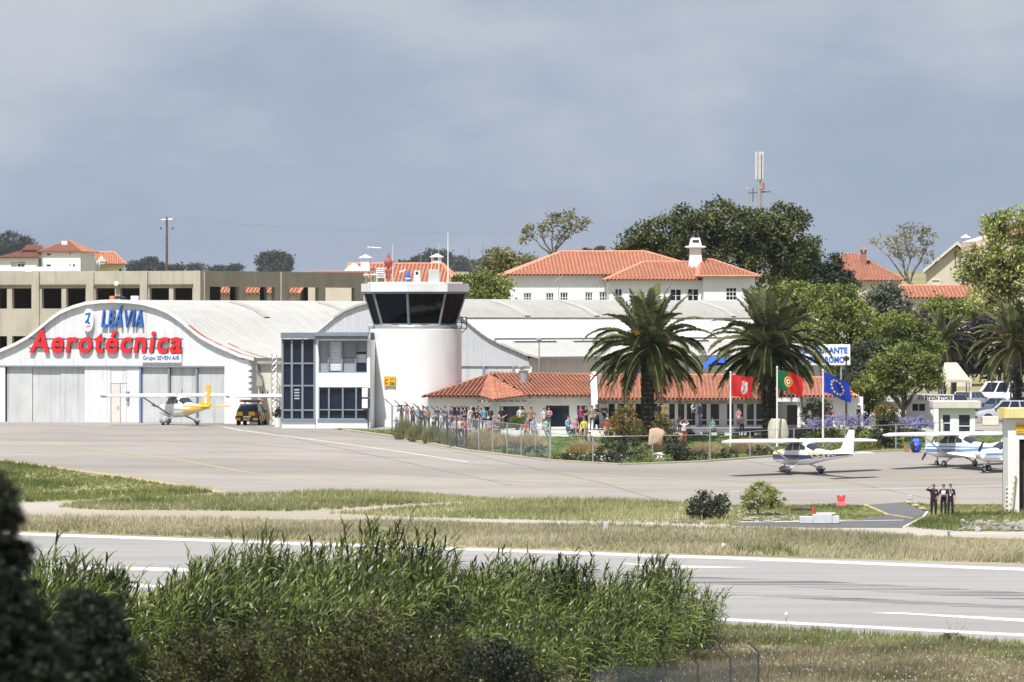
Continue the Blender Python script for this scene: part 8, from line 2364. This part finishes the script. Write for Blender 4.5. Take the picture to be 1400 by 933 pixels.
    Fc = np.array([V[list(f)].mean(0) for f in FS]); best = np.full(len(Fc), 9e9); cl_ = np.zeros(len(Fc), int)
    for a, b, c in segs:
        ab = b - a; t = np.clip(((Fc - a) @ ab) / (ab @ ab), 0, 1); dd = np.linalg.norm(Fc - (a + t[:, None] * ab), axis=1)
        if c == 3: dd = dd * .9
        k2 = dd < best; best[k2] = dd[k2]; cl_[k2] = c
    low = (np.linalg.norm(Fc - np.array(J['pel']) * s, axis=1) < .2 * s) & (Fc[:, 2] < (J['pel'][2] + .015) * s); cl_[low & (cl_ == 1)] = 2
    nk = (cl_ == 0) & (np.abs(Fc[:, 0]) > .075 * s) & (Fc[:, 2] < (J['nec'][2] - .015) * s) & (Fc[:, 2] > (J['upc'][2] - .12) * s) & (np.abs(Fc[:, 0]) < .2 * s); cl_[nk] = 1
    mb = MB(); mb.v = [tuple(p) for p in V]; mb.f = FS; mb.m = [int(c) for c in cl_]
    # face: nose, eyes, mouth, ears
    hm = Vector(J['hmi']); ft = lambda x_, y_, z_: ((hm.x + x_) * s, (hm.y + y_) * s, (hm.z + z_) * s)
    mb.ell(ft(0, -.098, -.018), (.013 * s, .020 * s, .020 * s), 6, 5, 0)
    for sg in (1, -1):
        mb.ell(ft(.030 * sg, -.086, .008), (.012 * s, .010 * s, .008 * s), 6, 4, 4); mb.ell(ft(.078 * sg, .0, -.01), (.012 * s, .022 * s, .030 * s), 6, 5, 0)
    mb.ell(ft(0, -.086, -.056), (.024 * s, .010 * s, .008 * s), 6, 4, 5)
    # fingers
    for n, sg in (('L', 1), ('R', -1)):
        w_, h_ = Vector(J['wr' + n]) * s, Vector(J['ha' + n]) * s; D = (h_ - w_).normalized()
        sd = D.cross(Vector((0, -1, .01))).normalized()
        if sd.length < .1: sd = Vector((1, 0, 0))
        cu = sd.cross(D).normalized()
        for fi, (o_, fl) in enumerate(((-.030, .066), (-.010, .078), (.010, .074), (.029, .058))):
            p0 = h_ + sd * o_ * s + D * .01 * s; p1 = p0 + (D + cu * .15) * fl * .55 * s; p2 = p1 + (D * .8 + cu * .55) * fl * .5 * s
            mb.tube([p0, p1, p2], [.011 * s, .010 * s, .007 * s], 5, 0)
        p0 = h_ - D * .03 * s - sd * .03 * s * sg; p1 = p0 + (D * .6 - sd * .8 * sg + cu * .2).normalized() * .038 * s; mb.tube([p0, p1, p1 + (D + cu * .3).normalized() * .03 * s], [.013 * s, .011 * s, .008 * s], 5, 0)
    mats = [SKIN[skin], cloth(C_[top]), cloth(C_[bot]), cloth(C_['black']) if rnd.random() < .6 else cloth(C_['lgrey']), EYE, LIP]
    mb.build('body', mats, e, smooth='all')
    if hair:
        hb = MB(); hb.ell(ft(0, .022, .032), (.088 * s, .098 * s, .075 * s), 12, 8, 0, jit=.03)
        if longhair: hb.ell(ft(0, .055, -.06), (.080 * s, .055 * s, .14 * s), 10, 8, 0, jit=.04)
        hb.build('hair', mat('hair_' + hair, HAIRM[hair], .6, .2, 8), e, smooth='all')
    if hat:
        hb = MB(); hb.ell(ft(0, .01, .055), (.096 * s, .112 * s, .068 * s), 12, 8); hb.lathe([(.06 * s, 0), (.125 * s, 0), (.125 * s, .012 * s), (.06 * s, .012 * s)], 14)
        nb = len(hb.v) - 14 * 4
        for i in range(nb, len(hb.v)): a = hb.v[i]; hb.v[i] = (a[0], a[1] * 1.1 - .035 * s, a[2] + (J['hmi'][2] + .045) * s)
        hb.build('hat', cloth(C_[hat]), e, smooth='all')
    if dress:
        hb = MB(); zt_, z_b = (J['pel'][2] + .10) * s, (J['pel'][2] - .55) * s
        hb.lathe([(.135 * s, zt_), (.185 * s, zt_ - .18 * s), (.21 * s, z_b), (.20 * s, z_b + .01)], 18); hb.build('skirt', cloth(C_[top]), e, smooth='all')
    for it in xtra:
        if it == 'backpack':
            hb = MB(); hb.bbox(-.15 * s, .15 * s, .11 * s, .27 * s, (J['che'][2] - .22) * s, (J['upc'][2] + .02) * s, .04); hb.build('backpack', cloth(C_['navy']), e)
        elif it == 'camera':
            tag_ = MB(); tag_.bbox(-.06 * s, .06 * s, -.36 * s, -.26 * s, (J['hmi'][2] - .05) * s, (J['hmi'][2] + .03) * s, .015); tag_.tube([(0, -.36 * s, (J['hmi'][2] - .01) * s), (0, -.47 * s, (J['hmi'][2] - .01) * s)], .035 * s, 10)
            tag_.build('camera', DARK, e)
        elif it == 'lanyard':
            hb = MB(); 
            for sg in (1, -1): hb.tube([(.07 * sg * s, -.105 * s, 1.46 * s), (.01 * sg * s, -.15 * s, 1.22 * s)], .012 * s, 5)
            hb.bbox(-.04 * s, .04 * s, -.165 * s, -.15 * s, 1.11 * s, 1.22 * s, .005); hb.build('lanyard', cloth(C_['white']), e)
        elif it == 'badge':
            hb = MB(); hb.bbox(.07 * s, .14 * s, -.135 * s, -.122 * s, 1.27 * s, 1.34 * s, .004); hb.build('badge', cloth(C_['white']), e)
        elif it == 'paper':
            hb = MB(); hb.add([(-.06 * s, -.235 * s, 1.25 * s), (.09 * s, -.235 * s, 1.25 * s), (.12 * s, -.14 * s, 1.42 * s), (-.10 * s, -.14 * s, 1.42 * s), (-.10 * s, -.225 * s, 1.25 * s), (.10 * s, -.225 * s, 1.25 * s), (.12 * s, -.13 * s, 1.42 * s), (-.10 * s, -.13 * s, 1.42 * s)], [(0, 1, 2, 3), (7, 6, 5, 4), (0, 4, 5, 1), (1, 5, 6, 2), (2, 6, 7, 3), (3, 7, 4, 0)]); hb.build('paper', cloth(C_['white']), e)
        elif it == 'vest':
            hb = MB(); 
            for sg in (1, -1): hb.tube([(.10 * sg * s, -.10 * s, 1.45 * s), (.09 * sg * s, -.145 * s, 1.28 * s), (.08 * sg * s, -.12 * s, 1.02 * s)], .03 * s, 6)
            hb.build('strap', cloth(C_['navy']), e)
    return e


G_ = 'spectators by the fence and terminal'
# seat ledge for the sitters
sl_ = thing('seat_ledge', 'long low white ledge that the spectators sit on', 'ledge', (0, 0, 0))
LD = 528.4
mb = MB(); mb.box(Xd(606, LD), Xd(842, LD), LD - .12, LD + .5, gz(LD) - .2, gz(LD) + .47); mb.build('ledge', WHITE, sl_)
LS = gz(LD) + .47
WS = Zd(586, 530)
P_ = person
DL = LD - .02
# behind the dark posts at left
P_('child in dark blue behind the corner of the chain link fence', 542, 572, 1.05, 'hips', rz=20, hair='black', top='blue', bot='navy', d=532.5, group=G_)
P_('spectator with white cap and purple top pointing a camera', 549, 553, 1.75, 'camera', rz=-40, hair='black', top='purple', bot='khaki', hat='white', xtra=('camera',), group=G_)
P_('spectator with black hair and pale pink shirt raising a camera', 556.5, 553, 1.75, 'camera', rz=-30, hair='black', top='pink', bot='lgrey', xtra=('camera',), group=G_)
P_('spectator in navy top and dark trousers holding a white bag', 564.5, 556, 1.7, 'hold', rz=30, hair='black', top='navy', bot='navy', group=G_)
P_('grey haired man in light blue shirt and pale trousers', 571.5, 555, 1.74, 'lap', rz=50, hair='grey', top='lblue', bot='pale', long=True, group=G_)
P_('slim person all in black beside the fifth dark fence post', 578.5, 556, 1.7, 'down', rz=-20, hair='black', top='black', bot='black', long=True, group=G_)
P_('long haired woman in pink top and dark jeans with folded arms', 584, 556, 1.7, 'crossed', rz=15, hair='black', top='pink', bot='jeans', longhair=True, group=G_)
P_('crouching spectator in dark blue by the fence', 592.5, 576, 1.7, 'lap', 'crouch', rz=60, hair='black', top='navy', bot='navy', d=531, group=G_)
P_('boy in white T-shirt and dark trousers with a backpack', 603, 565, 1.5, 'down', rz=70, hair='black', top='white', bot='jeans', xtra=('backpack',), group=G_)
# sitters and standers in front of the left windows
def sit(label, x, yt, **k):
    k.setdefault('arms', 'lap'); return P_(label, x, yt, k.pop('H', 1.70), legs='sit', d=DL - .1, seat=LS, group=G_, **k)
sit('person in bright blue top sitting at the left end of the ledge', 614.5, 573, top='blue', bot='jeans', rz=40)
sit('person in beige top sitting with head bowed', 622, 569, top='beige', bot='jeans', rz=-20, hair='brown')
sit('dark haired person in white shirt sitting next to the beige top', 629, 569, top='white', bot='navy', hair='black', rz=10)
sit('person in magenta top sitting behind the fence post', 633.5, 570, top='mag', bot='pink', hair='black', rz=30, H=1.6)
sit('bald man in pale pink shirt sitting', 639.5, 566, top='pink', bot='lgrey', hair=None, rz=25, H=1.78)
P_('tall man in white shirt with dark shoulder strap', 644, 559, 1.72, 'down', rz=30, hair='grey', top='white', bot='pale', long=True, xtra=('vest',), d=533, group=G_)
P_('dark haired spectator in black and white jacket', 651.5, 563, 1.66, 'hips', rz=-30, hair='black', top='black', bot='grey', long=True, xtra=('badge',), d=532, group=G_)
P_('woman in lilac top and black trousers', 657.5, 564, 1.62, 'lap', rz=-15, hair='black', top='lilac', bot='black', d=533, group=G_, longhair=True)
P_('man in cyan shirt and dark trousers beside lilac top', 662, 560, 1.74, 'down', rz=10, hair='brown', top='sky', bot='navy', d=532.5, group=G_)
sit('person with white cap and lilac shirt sitting', 667.5, 566, top='lilac', bot='navy', hat='white', rz=-20)
sit('balding man in purple shirt sitting with jeans', 674.5, 562, top='purple', bot='jeans', hair='grey', rz=-30, H=1.85)
sit('dark haired person in brown top with bare legs', 681, 566, top='brown', bot='beige', hair='black', rz=-60, shorts=True)
for lb, x, yt, a, kw in (
    ('dark haired person in black shirt behind the magenta top', 635.5, 562, 'crossed', dict(top='black', bot='jeans', hair='black', rz=20)),
    ('person in navy shirt and grey trousers behind the beige top', 625, 563, 'hips', dict(top='navy', bot='grey', hair='brown', rz=-10)),
    ('woman in dark purple top between the blue and beige sitters', 618, 565, 'down', dict(top='purple', bot='black', hair='black', rz=35, longhair=True)),
    ('person in grey hooded top behind the white shirt sitter', 630.5, 565, 'lap', dict(top='grey', bot='navy', hair='black', rz=-25)),
    ('man in olive shirt standing left of the cyan shirt', 653.5, 560, 'crossed', dict(top='olive', bot='jeans', hair='black', rz=5)),
    ('person in brown jacket right of the cyan shirt', 670.5, 561, 'down', dict(top='brown', bot='navy', hair='brown', rz=40)),
    ('person in black T-shirt at the left edge of the wide dark window', 686.5, 564, 'hips', dict(top='black', bot='grey', hair='black', rz=-30)),
    ('dark dressed spectator behind the bald man', 640.5, 563, 'camera', dict(top='navy', bot='black', hair='black', rz=10)),
    ('person in blue denim shirt by the sixth dark fence post', 597.5, 561, 'lap', dict(top='jeans', bot='black', hair='brown', rz=25)),
    ('person in grey T-shirt right of the boy with backpack', 608.5, 564, 'crossed', dict(top='grey', bot='jeans', hair='black', rz=-35)),
    ('person in white shirt and dark trousers behind the red shirt child', 711.5, 566, 'down', dict(top='white', bot='navy', hair='black', rz=20)),
    ('person in dark red jacket by the narrow right window', 794, 557, 'down', dict(top='mag', bot='navy', hair='brown', rz=-20)),
    ('person in black jacket and jeans at the narrow right window', 801, 556, 'crossed', dict(top='black', bot='jeans', hair='black', rz=25)),
    ('person in beige jacket by the white fire wall', 809.5, 557, 'hips', dict(top='khaki', bot='grey', hair='black', rz=15))):
    P_(lb, x, yt, 1.70, a, d=534.2 if x > 790 else 533.6, group=G_, **kw)
# middle
P_('woman in olive jacket behind the red shirt', 716.5, 566, 1.62, 'crossed', rz=-15, hair='brown', top='olive', bot='khaki', d=532.5, longhair=True, group=G_, long=True)
sit('child in red shirt sitting in front of olive jacket', 719, 573, top='red', bot='beige', hair='black', H=1.45)
P_('man in tan shirt standing behind the blue shirt', 726, 562, 1.70, 'hips', rz=5, hair='black', skin=1, top='tan', bot='jeans', d=532.5, group=G_)
sit('dark haired person in sky blue shirt and pale trousers', 729, 571, top='lblue', bot='lgrey', hair='black', rz=25)
P_('person in white T-shirt at left of the wide window', 744, 564, 1.66, 'down', rz=40, hair='black', top='white', bot='grey', d=532.5, group=G_)
P_('woman in pink top standing at the wide window', 750.5, 562, 1.68, 'crossed', rz=-20, hair='black', skin=1, top='pink', bot='grey', d=533.2, longhair=True, group=G_)
sit('person in mint green shirt and cap sitting', 747, 573, top='mint', bot='lgrey', hat='black', rz=15)
sit('man in light blue long shirt and jeans leaning sideways', 777, 562, top='lblue', bot='jeans', hair='black', rz=40, long=True, H=1.86)
sit('grey haired man in pink shirt and dark shorts', 787, 572, top='pink', bot='navy', hair='grey', rz=20, shorts=True)
sit('person in neon yellow shirt and dark shorts', 798.5, 571, top='yellow', bot='navy', hair='brown', rz=-10, shorts=True)
P_('person with white cap sitting on the grass in dark clothes', 806, 588, 1.65, 'lap', 'ground', rz=50, hair='black', top='lgrey', bot='navy', hat='white', xtra=('backpack',), d=519.5, group=G_)
P_('woman in long navy dress with folded arms', 815.5, 553, 1.72, 'crossed', rz=-25, hair='black', top='navy', bot='navy', dress=True, longhair=True, d=535.2, group=G_)
P_('man in black jacket and grey trousers with folded arms', 826, 549, 1.8, 'crossed', rz=10, hair='black', skin=1, top='black', bot='grey', long=True, d=535.2, group=G_)
sit('child in red T-shirt with white sun hat', 830, 570, top='red', bot='white', hat='white', hair='brown', shorts=True, H=1.62)
sit('person in red shirt and blue jeans left of the orange leaved shrub', 841, 562, top='red', bot='jeans', hair='brown', rz=-35, H=1.85)
# right of the palm trunk
P_('dark haired person in black top close to the palm trunk', 900.5, 553, 1.72, 'down', rz=10, hair='black', skin=1, top='black', bot='black', d=535, base=WS - gz(535), group=G_)
P_('man in ochre long shirt behind the yellow green shrub', 907, 551, 1.76, 'hips', rz=-10, hair='black', skin=1, top='ochre', bot='grey', long=True, d=535, base=WS - gz(535), group=G_)
P_('child in blue shirt over white perched near the terrace wall', 920, 572, 1.45, 'lap', 'sit', rz=20, hair='brown', top='blue', bot='white', d=529.9, seat=WS, group=G_)
P_('blond woman in beige behind the boy in red trousers', 929.5, 571, 1.35, 'hips', rz=-30, hair='blond', top='beige', bot='beige', d=529, longhair=True, group=G_)
P_('boy in white T-shirt and red trousers with raised elbows', 935.5, 572, 1.56, 'up', rz=180, hair='black', top='white', bot='red', d=520, group=G_)
P_('man in grey shirt with dark vest and black trousers', 947.5, 549, 1.8, 'hold', rz=50, hair='black', skin=1, top='lgrey', bot='black', long=True, xtra=('vest',), d=536.6, base=WS - gz(536.6), group=G_)
P_('man in dark navy jacket facing the vest wearer', 957.5, 550, 1.8, 'down', rz=-50, hair='black', skin=1, top='navy', bot='jeans', long=True, d=536.6, base=WS - gz(536.6), group=G_)
P_('child in turquoise top sitting on the terrace wall', 974.5, 569, 1.5, 'lap', 'sit', rz=-40, hair='brown', top='turq', bot='pale', d=529.9, seat=WS, group=G_)
P_('small girl in pink dress by the glass doors', 1010, 564, 1.3, 'lap', rz=-20, hair='brown', top='pink', bot='pink', dress=True, d=534.2, base=WS - gz(534.2), group=G_)
P_('child in white T-shirt and jeans before the terrace wall', 1014.5, 566, 1.45, 'camera', rz=180, hair='black', top='white', bot='jeans', d=528.5, group=G_)
P_('person in red jacket left of the blue flag pole', 1122.5, 563, 1.68, 'down', rz=20, hair='brown', top='red', bot='jeans', long=True, d=531.5, group=G_)
P_('person in dark red top right of the blue flag pole', 1129, 564, 1.66, 'hips', rz=-30, hair='black', top='mag', bot='jeans', d=532.5, group=G_)
P_('person with white cap and red top near the violet flowers', 1136, 563, 1.68, 'lap', rz=-40, hair='brown', hat='white', top='red', bot='navy', d=533, group=G_)
P_('person in dark clothes and cap before the white garden wall', 1173.5, 559.5, 1.74, 'crossed', rz=60, hair='black', hat='lgrey', top='navy', bot='navy', d=534.5, group=G_)
# bags on the lawn
e = thing('pushchair_bag', 'white bundle and bag lying in front of the seated people', 'bag', (*G(673, 596), gz(G(673, 596)[1]) + .06)); mb = MB(); mb.ell((0, 0, .18), (.5, .3, .22), 14, 8, jit=.1); mb.ell((-.4, -.1, .12), (.25, .2, .14), 10, 7, jit=.1); mb.build('bundle', cloth(C_['white']), e)
# three men in dark uniform
g3 = 'three men in dark uniform by the side road'
P_('man in black shirt shading his eyes with one hand', 1276.5, 662.5, 1.84, 'salute', rz=4, skin=1, hair='brown', top='black', bot='black', base=.02, xtra=('badge',), group=g3, bulk=1.28)
P_('man in dark shirt with folded arms holding a white paper, sunglasses on forehead', 1290, 662.5, 1.83, 'crossed', rz=-6, skin=0, hair='black', top='navy', bot='black', base=.02, xtra=('paper',), group=g3, bulk=1.1)
P_('man in dark shirt wearing a white lanyard and badge', 1299.5, 662, 1.85, 'down', rz=-4, skin=0, hair='brown', top='navy', bot='black', base=.02, xtra=('lanyard', 'badge'), group=g3, bulk=1.18)
